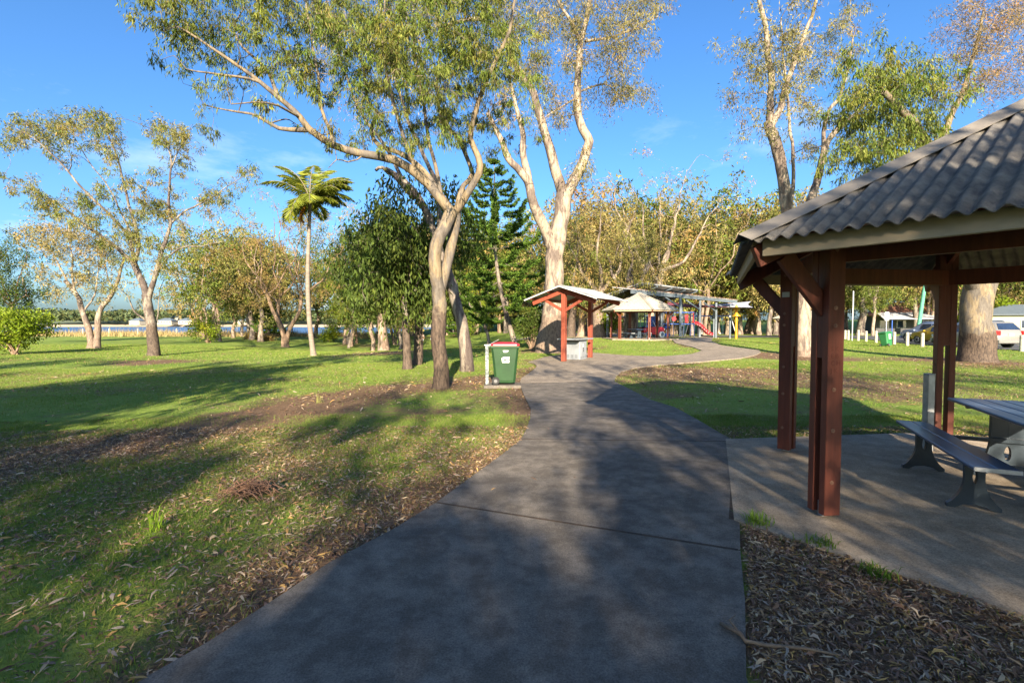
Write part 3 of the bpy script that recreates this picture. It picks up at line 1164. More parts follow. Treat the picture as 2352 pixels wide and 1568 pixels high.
cen = t.ellipse_pts(EL, d + 2.2, 1.0)
t.connect(cen)
t.leaves(cen, t.g.uniform(0.5, 0.9, len(cen)), 110, ll=0.17, lw=0.024, cols=[(0.36, 0.31, 0.22), (0.26, 0.24, 0.13), (0.15, 0.16, 0.06), (0.42, 0.36, 0.26)], droop=0.6)
t.make("gum_tree", "leaning mottled grey gum with snapped limb just behind the bin's forked gum", b0, BARK_GREY, M_LEAF)

# ---------------------------------------------------------------- the great white gum behind the barbecue shelter
t = Tree(103)
d = 27.6
b0 = G(1262, 808)
d = b0.y
t.limb([b0 - Vector((0, 0, 0.25))] + PL([(1262, 790, d), (1266, 740, d), (1270, 690, d), (1273, 630, d), (1275, 580, d), (1282, 530, d), (1292, 480, d), (1297, 440, d)]), 0.62, 0.42, n=22, sock=2.3, flare=0.42, rough=0.08, keep=0.5)
t.limb(PL([(1272, 575, d), (1256, 535, d - 0.3), (1238, 500, d - 0.6), (1223, 462, d - 0.9), (1216, 426, d - 1.0), (1206, 408, d - 1.1), (1187, 385, d - 1.2), (1168, 365, d - 1.3), (1150, 320, d - 1.4), (1120, 260, d - 1.5)]), 0.36, 0.10, n=14)
t.limb(PL([(1216, 426, d - 1.0), (1207, 380, d - 0.9), (1202, 345, d - 0.9), (1198, 300, d - 1), (1185, 240, d - 1.1), (1170, 180, d - 1.2)]), 0.24, 0.06, n=12)
t.limb(PL([(1296, 455, d), (1272, 380, d - 0.3), (1252, 305, d - 0.6), (1236, 250, d - 0.8), (1220, 205, d - 1.0), (1196, 168, d - 1.2), (1178, 135, d - 1.3), (1160, 95, d - 1.4), (1140, 66, d - 1.5), (1115, 48, d - 1.6), (1070, 45, d - 1.8), (1020, 60, d - 2)]), 0.33, 0.06, n=14)
t.limb(PL([(1299, 452, d), (1330, 392, d + 0.3), (1346, 348, d + 0.4), (1354, 325, d + 0.4), (1339, 296, d + 0.4), (1329, 268, d + 0.5), (1326, 210, d + 0.5), (1329, 150, d + 0.6), (1332, 105, d + 0.7), (1344, 55, d + 0.8), (1352, 10, d + 0.9), (1360, -70, d + 1.0)]), 0.32, 0.09, n=14)
t.limb(PL([(1344, 95, d + 0.7), (1392, 88, d + 0.9), (1437, 75, d + 1.2), (1472, 60, d + 1.4), (1512, 38, d + 1.6)]), 0.09, 0.03, n=8)
t.limb(PL([(1330, 90, d + 0.7), (1308, 45, d + 0.5), (1287, 15, d + 0.3), (1265, -40, d + 0.2)]), 0.12, 0.04, n=8)
t.limb(PL([(1332, 210, d + 0.5), (1390, 195, d + 1), (1420, 215, d + 1.4), (1455, 225, d + 1.7)]), 0.06, 0.02, n=7)
t.limb(PL([(1325, 225, d + 0.5), (1290, 245, d - 0.2), (1260, 265, d - 0.7), (1240, 290, d - 1)]), 0.07, 0.02, n=7)
EL = [(1490, 28, 42, 26, 9), (1455, 75, 38, 24, 6), (1420, 40, 45, 35, 9), (1445, 118, 38, 28, 6), (1400, 160, 48, 30, 8), (1462, 205, 36, 18, 5), (1410, 215, 48, 24, 6), (1365, 135, 35, 40, 8),
      (1330, 40, 50, 40, 12), (1280, 60, 50, 50, 13), (1240, 140, 32, 50, 9), (1262, 215, 34, 40, 8), (1300, 270, 34, 24, 4), (1336, 378, 26, 36, 7), (1200, 70, 50, 55, 11), (1150, 100, 40, 50, 8), (1395, 95, 30, 20, 4),
      (1300, -60, 110, 50, 18), (1430, -40, 80, 40, 12), (1130, -20, 90, 50, 12), (1130, 230, 40, 40, 6), (1170, 290, 30, 30, 4), (1375, 240, 30, 20, 3), (1290, 150, 25, 50, 5)]
cen = refine(t, t.ellipse_pts(EL, d, 2.2, 0.7), 3, 0.55)
t.connect(cen, rb=0.02, rk=0.016, wob=0.09)
t.leaves(cen, t.g.uniform(0.3, 0.65, len(cen)), 84, ll=0.20, lw=0.038, cols=[(0.19, 0.18, 0.075), (0.12, 0.135, 0.04), (0.30, 0.26, 0.15), (0.085, 0.11, 0.03)], droop=0.8, spread=0.22)
t.make("gum_tree", "largest white gum with forked pale limbs right behind the barbecue shelter", b0, BARK_WHITE, M_LEAF)

# ---------------------------------------------------------------- right: white forked gum seen past the big shelter's left post
t = Tree(104)
b0 = G(1846, 818)
d = b0.y
t.limb([b0 - Vector((0, 0, 0.2))] + PL([(1846, 800, d), (1843, 720, d), (1836, 620, d), (1820, 540, d), (1806, 470, d), (1798, 400, d), (1786, 345, d), (1768, 300, d), (1764, 280, d)]), 0.36, 0.24, n=16, sock=0.5, flare=0.3)
t.limb(PL([(1766, 292, d), (1768, 240, d - 0.2), (1770, 180, d - 0.3), (1762, 110, d - 0.4), (1758, 60, d - 0.5), (1745, 0, d - 0.6), (1738, -70, d - 0.7)]), 0.19, 0.07, n=10)
t.limb(PL([(1768, 295, d), (1790, 250, d + 0.3), (1806, 195, d + 0.5), (1826, 140, d + 0.6), (1846, 80, d + 0.8), (1868, 30, d + 0.9), (1885, -50, d + 1)]), 0.18, 0.06, n=10)
t.limb(PL([(1822, 545, d), (1850, 490, d + 0.5), (1872, 430, d + 0.9), (1888, 370, d + 1.2), (1908, 315, d + 1.5), (1950, 275, d + 1.8), (1990, 235, d + 2.1), (2040, 200, d + 2.4)]), 0.25, 0.07, n=12)
t.limb(PL([(1880, 400, d + 1.0), (1890, 340, d + 0.8), (1895, 290, d + 0.8), (1905, 250, d + 0.8), (1930, 220, d + 0.9), (1950, 150, d + 1), (1958, 90, d + 1.1)]), 0.13, 0.04, n=9)
t.limb(PL([(1812, 505, d), (1822, 420, d + 0.3), (1820, 340, d + 0.4), (1812, 250, d + 0.5), (1800, 140, d + 0.6), (1795, 40, d + 0.7)]), 0.11, 0.03, n=9)
EL = [(1722, 108, 30, 22, 7), (1700, 165, 16, 14, 2), (1735, 165, 32, 30, 7), (1722, 240, 26, 14, 4), (1735, 290, 26, 12, 4), (1800, 60, 45, 45, 10), (1850, 150, 45, 55, 10), (1832, 240, 30, 45, 7), (1900, 100, 55, 55, 12),
      (1880, 280, 30, 50, 6), (1930, 50, 45, 40, 8), (1800, 170, 25, 50, 5), (1850, 360, 25, 40, 4), (1800, -60, 100, 50, 16), (1920, -40, 70, 50, 12), (1780, 110, 20, 40, 4)]
cen = refine(t, t.ellipse_pts(EL, d + 0.3, 1.8, 0.75), 3, 0.5)
t.connect(cen, rb=0.016, rk=0.014, wob=0.08)
t.leaves(cen, t.g.uniform(0.25, 0.5, len(cen)), 66, ll=0.19, lw=0.036, cols=[(0.17, 0.165, 0.07), (0.11, 0.13, 0.04), (0.26, 0.23, 0.14), (0.08, 0.105, 0.03)], droop=0.8, spread=0.2)
t.make("gum_tree", "tall white forked gum seen between the near shelter's two left posts", b0, BARK_WHITE, M_LEAF)

# ---------------------------------------------------------------- right: thick gum in front of the silver van
t = Tree(105)
b0 = G(2243, 830)
d = b0.y
t.limb([b0 - Vector((0, 0, 0.2))] + PL([(2243, 800, d), (2243, 740, d), (2247, 690, d), (2252, 650, d)]), 0.56, 0.52, n=20, sock=1.45, flare=0.5, rough=0.1)
t.limb(PL([(2245, 665, d), (2225, 600, d - 0.3), (2200, 520, d - 0.8), (2165, 420, d - 1.2), (2130, 330, d - 1.6), (2080, 260, d - 2.0), (2030, 210, d - 2.2)]), 0.40, 0.10, n=14)
t.limb(PL([(2255, 660, d), (2290, 610, d + 0.3), (2340, 540, d + 0.8), (2400, 460, d + 1.4), (2450, 350, d + 2)]), 0.40, 0.14, n=14)
t.limb(PL([(2165, 420, d - 1.2), (2130, 380, d - 1.0), (2060, 345, d - 0.8), (2000, 330, d - 0.6), (1950, 345, d - 0.4)]), 0.10, 0.03, n=8)
t.limb(PL([(2150, 380, d - 1.3), (2180, 280, d - 1.0), (2215, 200, d - 0.8), (2240, 110, d - 0.6), (2260, 20, d - 0.4)]), 0.14, 0.04, n=8)
EL = [(1990, 140, 55, 45, 9), (2050, 200, 60, 50, 14), (2000, 265, 70, 50, 16), (2075, 300, 60, 50, 14), (2130, 245, 42, 50, 9), (2115, 375, 36, 40, 8), (1990, 340, 55, 40, 10), (1950, 375, 40, 30, 6), (2050, 375, 45, 32, 8), (2090, 170, 40, 30, 6), (2160, 330, 40, 50, 7), (2150, 180, 40, 40, 6), (1960, 210, 35, 30, 5)]
cen = refine(t, t.ellipse_pts(EL, d - 1.4, 1.0, 0.95), 3, 0.45)
t.connect(cen, rb=0.012, rk=0.014, wob=0.07)
t.leaves(cen, t.g.uniform(0.22, 0.5, len(cen)), 76, ll=0.21, lw=0.036, cols='green', droop=1.3, spread=0.15)
EL2 = [(2220, 60, 50, 60, 14), (2290, 60, 50, 70, 16), (2330, 160, 40, 70, 14), (2270, 180, 45, 45, 10), (2210, 180, 30, 40, 6), (2350, 20, 40, 60, 12)]
cen2 = refine(t, t.ellipse_pts(EL2, d - 0.5, 1.3, 1.3), 2, 0.5)
t.connect(cen2, rb=0.010, rk=0.012, wob=0.05, lift=0.5)
t.leaves(cen2, t.g.uniform(0.25, 0.5, len(cen2)), 70, ll=0.17, lw=0.022, cols=[(0.22, 0.17, 0.10), (0.17, 0.14, 0.07), (0.13, 0.12, 0.05), (0.27, 0.2, 0.13)], droop=-0.3, spread=0.22)
t.make("gum_tree", "thick pale gum with rough brown foot in front of the silver van", b0, BARK_TAN, M_LEAF)

# ---------------------------------------------------------------- left: spreading gum on the lawn
t = Tree(106)
b0 = G(352, 817)
d = b0.y


def r2(l, dep=d):
    return [P((q[0] / 2.091) / 1.7007, (700 + q[1] / 2.091) / 1.7007, dep + (q[2] if len(q) > 2 else 0)) for q in l]


t.limb([b0 - Vector((0, 0, 0.15))] + r2([(1258, 1400), (1243, 1250), (1225, 1120), (1205, 1000), (1190, 940)]), 0.33, 0.25, n=16, sock=2.05, flare=0.25)
t.limb(r2([(1195, 970), (1165, 850, 0.1), (1110, 720, 0.2), (1095, 680, 0.2)]), 0.20, 0.17, n=12)
t.limb(r2([(1100, 700, 0.2), (1000, 600, 0.4), (900, 520, 0.5), (800, 450, 0.7), (650, 340, 0.9), (500, 220, 1.2), (380, 150, 1.4), (200, 60, 1.7), (20, -20, 2)]), 0.13, 0.02, n=9)
t.limb(r2([(1095, 690, 0.2), (1060, 500, 0), (1000, 410, -0.2), (900, 300, -0.5), (800, 200, -0.8), (650, 50, -1.2), (560, -60, -1.4), (430, -200, -1.6), (280, -330, -1.8), (120, -420, -2)]), 0.11, 0.02, n=9)
t.limb(r2([(1100, 690, 0.2), (1130, 560, 0.3), (1120, 420, 0.3), (1060, 220, 0.4), (1010, 20, 0.5), (960, -160, 0.6), (900, -330, 0.7), (800, -470, 0.8), (700, -560, 0.9)]), 0.12, 0.02, n=9)
t.limb(r2([(1100, 500, 0.3), (1000, 300, 0.8), (930, 150, 1.1), (840, 0, 1.4), (720, -150, 1.6), (620, -330, 1.8), (500, -480, 2)]), 0.07, 0.015, n=8)
t.limb(r2([(1215, 980, 0), (1265, 790, -0.2), (1310, 620, -0.3), (1360, 480, -0.4), (1390, 350, -0.5), (1380, 150, -0.6), (1390, 0, -0.7), (1400, -120, -0.7), (1380, -240, -0.8), (1300, -380, -0.9), (1250, -480, -1)]), 0.17, 0.02, n=11)
t.limb(r2([(1400, -100, -0.7), (1460, -230, -0.7), (1530, -350, -0.6), (1560, -450, -0.5)]), 0.04, 0.012, n=7)
t.limb(r2([(1275, 780, -0.2), (1330, 690, -0.6), (1420, 590, -1), (1530, 550, -1.3), (1650, 540, -1.6), (1820, 510, -2)]), 0.08, 0.015, n=8)
t.limb(r2([(1380, 380, -0.5), (1500, 270, -0.2), (1650, 200, 0), (1800, 100, 0.3), (1950, 0, 0.6), (2050, -40, 0.8)]), 0.07, 0.015, n=8)
t.limb(r2([(1190, 1150, 0), (1100, 1080, -0.4), (1040, 950, -0.7), (960, 890, -0.9)]), 0.07, 0.02, n=8)
t.limb(r2([(1265, 1240, 0.1), (1290, 1100, 0.3), (1300, 950, 0.4), (1340, 820, 0.5)]), 0.05, 0.015, n=7)
CL = [(150, 60, 120, 50, 9), (350, 150, 90, 50, 6), (450, 270, 120, 60, 8), (700, 200, 120, 80, 10), (760, 330, 120, 70, 10), (950, 450, 100, 80, 9), (1130, 470, 90, 70, 8), (1200, 220, 120, 80, 11), (1300, 250, 80, 60, 7), (1050, 300, 80, 60, 7),
      (900, -450, 90, 40, 8), (700, -470, 110, 60, 12), (560, -420, 90, 60, 9), (380, -400, 110, 70, 12), (200, -380, 110, 60, 9), (80, -300, 90, 80, 7), (480, -250, 120, 70, 8), (800, -300, 100, 70, 7), (950, -200, 80, 80, 6), (1280, -400, 100, 50, 9), (1400, -330, 60, 50, 5), (1560, -350, 70, 60, 8), (1550, -230, 50, 40, 4), (1480, -120, 60, 50, 4),
      (1750, 110, 100, 50, 8), (1950, -20, 90, 40, 6), (1700, 230, 60, 50, 4), (880, 620, 80, 60, 5), (1200, 620, 60, 60, 4), (950, 850, 60, 50, 4), (1330, 750, 60, 50, 4), (1420, 30, 60, 80, 5), (870, 100, 60, 60, 5), (1100, 50, 60, 70, 5), (1700, 530, 80, 30, 4)]
cen = t.ellipse_pts([(x / 2.091 / 1.7007, (700 + y / 2.091) / 1.7007, rx / 3.556, ry / 3.556, max(2, int(n * 0.9))) for x, y, rx, ry, n in CL], d, 1.5)
cen = refine(t, cen, 3, 0.42)
t.connect(cen, rb=0.016, rk=0.013, wob=0.07, lift=0.4)
t.leaves(cen, t.g.uniform(0.18, 0.42, len(cen)), 40, ll=0.21, lw=0.042, cols='olive', droop=0.6, spread=0.20)
t.leaves(cen[::7], 0.4, 70, ll=0.22, lw=0.045, cols='green', droop=0.9, spread=0.16)
t.make("gum_tree", "wide spreading gum with dark foot alone on the left lawn", b0, BARK_GREY, M_LEAF)

# ---------------------------------------------------------------- left: twin-trunk gum with burnt feet
t = Tree(107)
b0 = G(214, 800)
d = b0.y
t.limb([b0 + Vector((-0.25, 0, -0.2))] + r2([(745, 1340), (730, 1250), (700, 1150), (660, 1050), (640, 970), (600, 900), (530, 830)], d), 0.27, 0.14, n=12, sock=2.1, flare=0.2)
t.limb([b0 + Vector((0.35, 0, -0.2))] + r2([(795, 1330), (800, 1200), (805, 1120), (830, 1050), (890, 970), (940, 880), (980, 760), (1010, 640)], d), 0.27, 0.09, n=12, sock=2.3, flare=0.2)
t.limb(r2([(560, 860), (500, 740, 0.4), (430, 600, 0.7), (360, 480, 1), (300, 400, 1.2)], d), 0.09, 0.02, n=8)
t.limb(r2([(610, 910), (590, 780, -0.4), (590, 650, -0.6), (570, 500, -0.8), (560, 380, -1)], d), 0.09, 0.02, n=8)
t.limb(r2([(680, 1080), (760, 980, 0.3), (790, 860, 0.5), (800, 700, 0.7), (780, 540, 0.9)], d), 0.08, 0.02, n=8)
t.limb(r2([(930, 900), (880, 800, 0.3), (860, 650, 0.5), (850, 540, 0.7)], d), 0.06, 0.02, n=8)
CL = [(300, 420, 90, 60, 7), (380, 520, 90, 60, 7), (260, 540, 60, 60, 4), (480, 430, 90, 60, 7), (580, 420, 90, 70, 8), (540, 620, 100, 80, 7), (700, 560, 90, 90, 8), (800, 640, 90, 100, 9), (760, 800, 90, 80, 7), (880, 560, 70, 80, 6), (640, 780, 70, 60, 4), (330, 680, 60, 50, 3), (500, 950, 60, 40, 4), (850, 930, 60, 60, 4), (980, 640, 40, 60, 4), (450, 780, 50, 50, 3)]
cen = t.ellipse_pts([(x / 3.556, (700 + y / 2.091) / 1.7007, rx / 3.556, ry / 3.556, int(n * 1.1)) for x, y, rx, ry, n in CL], d, 1.6)
cen = refine(t, cen, 3, 0.5)
t.connect(cen, rb=0.014, rk=0.013, wob=0.06, lift=0.5)
t.leaves(cen, t.g.uniform(0.22, 0.5, len(cen)), 42, ll=0.25, lw=0.055, cols='tan', droop=0.3, spread=0.26)
t.make("gum_tree", "twin trunked white gum with blackened feet near the water on the left", b0, BARK_WHITE, M_LEAF)


# ---------------------------------------------------------------- generic gums for the middle and far ground
def gum(seed, h, r, spread=0.32, n_limb=5, clumps=60, per=60, ll=0.3, lw=0.07, cols='tan', sock=1.0, low=0.42, lean=(0, 0), droop=0.6, crad=(0.6, 1.2), stems=1, flat=1.0, thin=0.0):
    t = Tree(seed)
    g = t.g
    W = h * spread
    tops = []
    for k in range(stems):
        off = np.array([g.uniform(-0.3, 0.3), g.uniform(-0.3, 0.3), 0]) if stems > 1 else np.zeros(3)
        lx, ly = lean[0] + g.normal(0, 0.05) * (stems > 1) * 3, lean[1] + g.normal(0, 0.05) * (stems > 1) * 3
        fork = h * low * g.uniform(0.85, 1.1)
        pts = [off + [0, 0, -0.2], off + [lx * fork * 0.3 + g.normal(0, r * 0.3), ly * fork * 0.3, fork * 0.35], off + [lx * fork * 0.7 + g.normal(0, r * 0.5), ly * fork * 0.7 + g.normal(0, r * 0.5), fork * 0.7], off + [lx * fork, ly * fork, fork]]
        c = t.limb(pts, r / math.sqrt(stems), r * 0.68 / math.sqrt(stems), n=10, step=h / 24, sock=sock, flare=0.35, keep=0.6)
        top = c[-1]
        nl = max(2, n_limb // stems)
        a0 = g.uniform(0, 6.28)
        for i in range(nl):
            a = a0 + i * 2 * np.pi / nl + g.normal(0, 0.25)
            q = g.uniform(0.35, 1.0)
            hh = (h - fork) * g.uniform(0.65, 0.98)
            e = top + [math.cos(a) * W * q, math.sin(a) * W * q, hh]
            m1 = top + [math.cos(a) * W * q * 0.45 + g.normal(0, 0.2), math.sin(a) * W * q * 0.45 + g.normal(0, 0.2), hh * 0.3]
            m2 = top + [math.cos(a) * W * q * 0.7 + g.normal(0, 0.25), math.sin(a) * W * q * 0.7 + g.normal(0, 0.25), hh * 0.65]
            cc = t.limb([top, m1, m2, e], r * 0.40 / math.sqrt(stems), r * 0.05, n=7, step=h / 26, wob=0.012 * h)
            tops.append(cc)
    tops = np.vstack(tops)
    cl = max(20, int(clumps * 0.5))
    cen = tops[g.integers(len(tops), size=cl)] + g.normal(0, 1, (cl, 3)) * np.array([W * 0.40, W * 0.40, h * 0.08])
    cen = refine(t, cen, 3, 0.045 * h)
    cen = np.vstack([cen, tops[np.linalg.norm(np.diff(tops, axis=0, append=tops[-1:]), axis=1) > h / 8]])
    cen[:, 2] = np.clip(cen[:, 2], h * low * 0.55, h * 1.02)
    t.connect(cen, rb=0.012, rk=0.012, lift=0.4, n=4, wob=0.09)
    t.leaves(cen, g.uniform(crad[0], crad[1], len(cen)) * 0.55, max(14, int(per * 0.55)), ll=ll, lw=lw, cols=cols, droop=droop, spread=0.26, twigs=2, flat=flat)
    return t.trunk_mesh((0, 0, 0)), t.crown_mesh((0, 0, 0))


GUMS = []


def put_tree(meshes, name, label, loc, bark, leaf, sc=1.0, rot=0.0, group=None, cat="tree"):
    o = thing(name, label, cat, loc, rot, group)
    o.scale = (sc, sc, sc)
    a = link("trunk", meshes[0], bark, o)
    b = link("crown", meshes[1], leaf, o)
    return o


# ---- middle ground left of centre, each one of its own
def single(seed, px, py, top, label, bark, cols, r, name="gum_tree", leaf=None, **kw):
    b0 = G(px, py)
    hgt = (P(px, top, b0.y).z - b0.z)
    ms = gum(seed, hgt, r, cols=cols, **kw)
    return put_tree(ms, name, label, b0, bark, leaf or M_LEAF, rot=0.0)


single(201, 653, 797, 470, "brown multi stemmed gum left of the tall coconut palm", BARK_BROWN, 'rust', 0.42, stems=3, n_limb=9, clumps=130, per=80, spread=0.36, low=0.36, ll=0.26, lw=0.05, sock=0.1)
single(202, 470, 775, 470, "paperbark with fan of pinkish stems behind the bright green shrub", BARK_PAPER, 'tan', 0.40, name="paperbark_tree", stems=4, n_limb=12, clumps=190, per=90, spread=0.34, low=0.22, ll=0.34, lw=0.10, sock=0.1)
single(203, 548, 768, 560, "small gum with slim slanting white trunk by the shoreline", BARK_WHITE, 'olive', 0.16, clumps=36, per=60, spread=0.35, low=0.4, ll=0.28, lw=0.06, lean=(-0.35, 0.1))
single(204, 790, 790, 480, "loose crowned gum in the gap right of the coconut palm", BARK_PAPER, 'tan', 0.22, clumps=130, per=80, spread=0.40, low=0.35, ll=0.28, lw=0.07, lean=(0.1, 0))
single(205, 935, 848, 440, "dense dark gum with thin black footed trunk, left of a close pair", BARK_GREY, 'dark', 0.17, clumps=170, per=130, spread=0.32, low=0.38, ll=0.22, lw=0.06, sock=1.9, lean=(-0.05, 0.05), droop=1.3)
single(206, 957, 838, 500, "dark leafy gum with grey black footed trunk, right of a close pair", BARK_GREY, 'dark', 0.20, clumps=120, per=120, spread=0.26, low=0.46, ll=0.22, lw=0.06, sock=2.1, lean=(0.04, 0.05), droop=1.3)
single(207, 882, 806, 520, "thick twisted white trunk with spreading roots and dark crown on bare soil", BARK_PAPER, 'dark', 0.42, name="paperbark_tree", clumps=150, per=120, spread=0.38, low=0.34, ll=0.26, lw=0.075, sock=0.1, droop=1.0)
single(208, 800, 799, 600, "slanting slim pale trunk with bright crown standing right of the palm", BARK_GREY, 'lime', 0.16, clumps=50, per=90, spread=0.34, low=0.42, ll=0.24, lw=0.06, lean=(0.22, 0), sock=0.1, leaf=M_LEAF2)
single(209, 819, 789, 560, "brown trunked leafy tree right behind a slanting pale trunk", BARK_BROWN, 'lime', 0.18, clumps=70, per=90, spread=0.36, low=0.3, ll=0.24, lw=0.06, sock=0.1, leaf=M_LEAF2)
single(210, 1123, 790, 600, "low round crowned tree with crooked trunk behind the wheelie bin", BARK_GREY, 'lime', 0.2, clumps=80, per=90, spread=0.42, low=0.3, ll=0.22, lw=0.07, lean=(-0.2, 0), sock=0.1, leaf=M_LEAF2)
single(211, 30, 790, 520, "dark bushy tree at the left edge of the view", BARK_BROWN, 'dark', 0.22, clumps=110, per=120, spread=0.26, low=0.35, ll=0.24, lw=0.08, sock=0.1, leaf=M_LEAF2, droop=0.4)
single(212, 1310, 775, 520, "dark footed gum framed by the barbecue shelter's posts", BARK_GREY, 'green', 0.42, clumps=110, per=80, spread=0.34, low=0.35, ll=0.3, lw=0.06, sock=3.0)
single(213, 1337, 773, 560, "pale gum with flared foot framed by the barbecue shelter's posts", BARK_PAPER, 'olive', 0.5, clumps=90, per=80, spread=0.34, low=0.35, ll=0.3, lw=0.06, sock=0.1)
single(214, 1376, 775, 470, "pale gum with charred black foot left of the hexagonal shelter", BARK_WHITE, 'tan', 0.58, clumps=120, per=70, spread=0.34, low=0.35, ll=0.3, lw=0.065, sock=3.2)
single(215, 1512, 768, 395, "tall ragged gum with pale bare branches above the hexagonal shelter", BARK_WHITE, 'tan', 0.62, clumps=190, per=60, spread=0.42, low=0.30, ll=0.34, lw=0.075, sock=0.1, n_limb=7)
single(216, 1975, 770, 540, "stout gum trunk beside the road sign across the lawn", BARK_GREY, 'green', 0.55, clumps=150, per=110, spread=0.42, low=0.36, ll=0.34, lw=0.08, sock=0.1)
single(217, 2005, 772, 600, "thin crooked pale gum right beside the stout roadside gum", BARK_WHITE, 'green', 0.22, clumps=60, per=90, spread=0.3, low=0.45, ll=0.34, lw=0.08, sock=0.1)
single(218, 1450, 776, 540, "thick grey trunk among the play equipment behind the hexagonal shelter", BARK_GREY, 'olive', 0.62, clumps=110, per=70, spread=0.32, low=0.4, ll=0.3, lw=0.065, sock=0.1)

# ---- the wood behind: copies of eight gums
protos = []
specs = [('tan', BARK_WHITE), ('olive', BARK_GREY), ('green', BARK_PAPER), ('green', BARK_GREY), ('rust', BARK_BROWN), ('olive', BARK_WHITE), ('dark', BARK_PAPER), ('tan', BARK_GREY)]
for k, (c, bk) in enumerate(specs):
    protos.append((gum(300 + k, 15.0, 0.34, cols=c, clumps=140, per=64, spread=0.31 + 0.02 * (k % 3), low=0.28 + 0.03 * (k % 4), ll=0.46, lw=0.15, sock=0.1, n_limb=6, crad=(0.8, 1.6), stems=1 + (k in (2, 4)), droop=0.5), bk))


LOOK = ['white limbed golden leaved gum', 'grey limbed olive leaved gum', 'many stemmed green leaved gum', 'grey limbed green leaved gum', 'brown stemmed rusty leaved gum', 'white limbed olive leaved gum', 'tan limbed dark leaved gum', 'grey limbed golden leaved gum']


def wood(n, xr, yr, hr, label, group, seed, skip=None):
    g = np.random.default_rng(seed)
    done = []
    tries = 0
    while len(done) < n and tries < 4000:
        tries += 1
        y = g.uniform(*yr)
        x = g.uniform(*xr) * y
        if skip is not None and skip(x, y):
            continue
        if any((x - a) ** 2 + (y - b) ** 2 < 5.0 for a, b in done):
            continue
        done.append((x, y))
        k = int(g.integers(len(protos)))
        h = g.uniform(*hr)
        put_tree(protos[k][0], "gum_tree", LOOK[k] + " " + label, (x, y, gzf(x, y)), protos[k][1], M_LEAF, sc=h / 15.0, rot=float(g.uniform(0, 6.28)), group=group)


wood(46, (0.10, 0.62), (64, 92), (14, 22), "in the wood behind the playground", "gums of the wood behind the playground", 41)
wood(30, (-0.24, 0.10), (80, 115), (14, 21), "far back beyond the grassy hollow", "gums beyond the grassy hollow", 42)
wood(30, (0.62, 1.15), (74, 108), (14, 21), "across the road behind the car park", "gums across the road behind the car park", 43, skip=lambda x, y: y < 74 and x > 24)
wood(17, (-0.62, -0.22), (54, 78), (9, 14), "along the water's edge on the left", "gums along the water's edge", 44)

# ---------------------------------------------------------------- trees behind the viewpoint: their shade lies over the path and lawn
shade = [gum(390, 13.0, 0.32, cols='olive', clumps=46, per=70, spread=0.30, low=0.34, ll=0.40, lw=0.10, sock=0.1, n_limb=5, crad=(0.7, 1.4)),
         gum(391, 13.0, 0.30, cols='green', clumps=80, per=100, spread=0.34, low=0.30, ll=0.40, lw=0.10, sock=0.1, n_limb=6, crad=(0.7, 1.3))]
shade.append(gum(392, 12.0, 0.32, cols='green', clumps=170, per=150, spread=0.36, low=0.26, ll=0.42, lw=0.14, sock=0.1, n_limb=6, crad=(0.8, 1.5)))
BEHIND = [(-6.3, -17.0, 11, 2, 0.4), (-12.5, -13.0, 12, 2, 1.2), (-19.0, -14.0, 12, 2, 2.2), (-25.0, -2.0, 11, 2, 3.2), (-9.4, -3.0, 11, 2, 4.2), (1.7, -14.5, 9.5, 2, 3.6), (4.2, -19.0, 12, 0, 2.0), (4.7, -5.4, 10.5, 0, 0.9), (11.5, -22.0, 12, 0, 1.0), (14.5, -12.0, 12, 0, 4.0), (-3.2, -28.0, 13, 0, 3.0)]
for x, y, h, k, rz in BEHIND:
    put_tree(shade[k], "gum_tree", "one of the gums behind the viewpoint that shade the path", (x, y, gzf(x, y)), BARK_GREY, M_LEAF, sc=h / 13, rot=rz, group="gums behind the viewpoint")


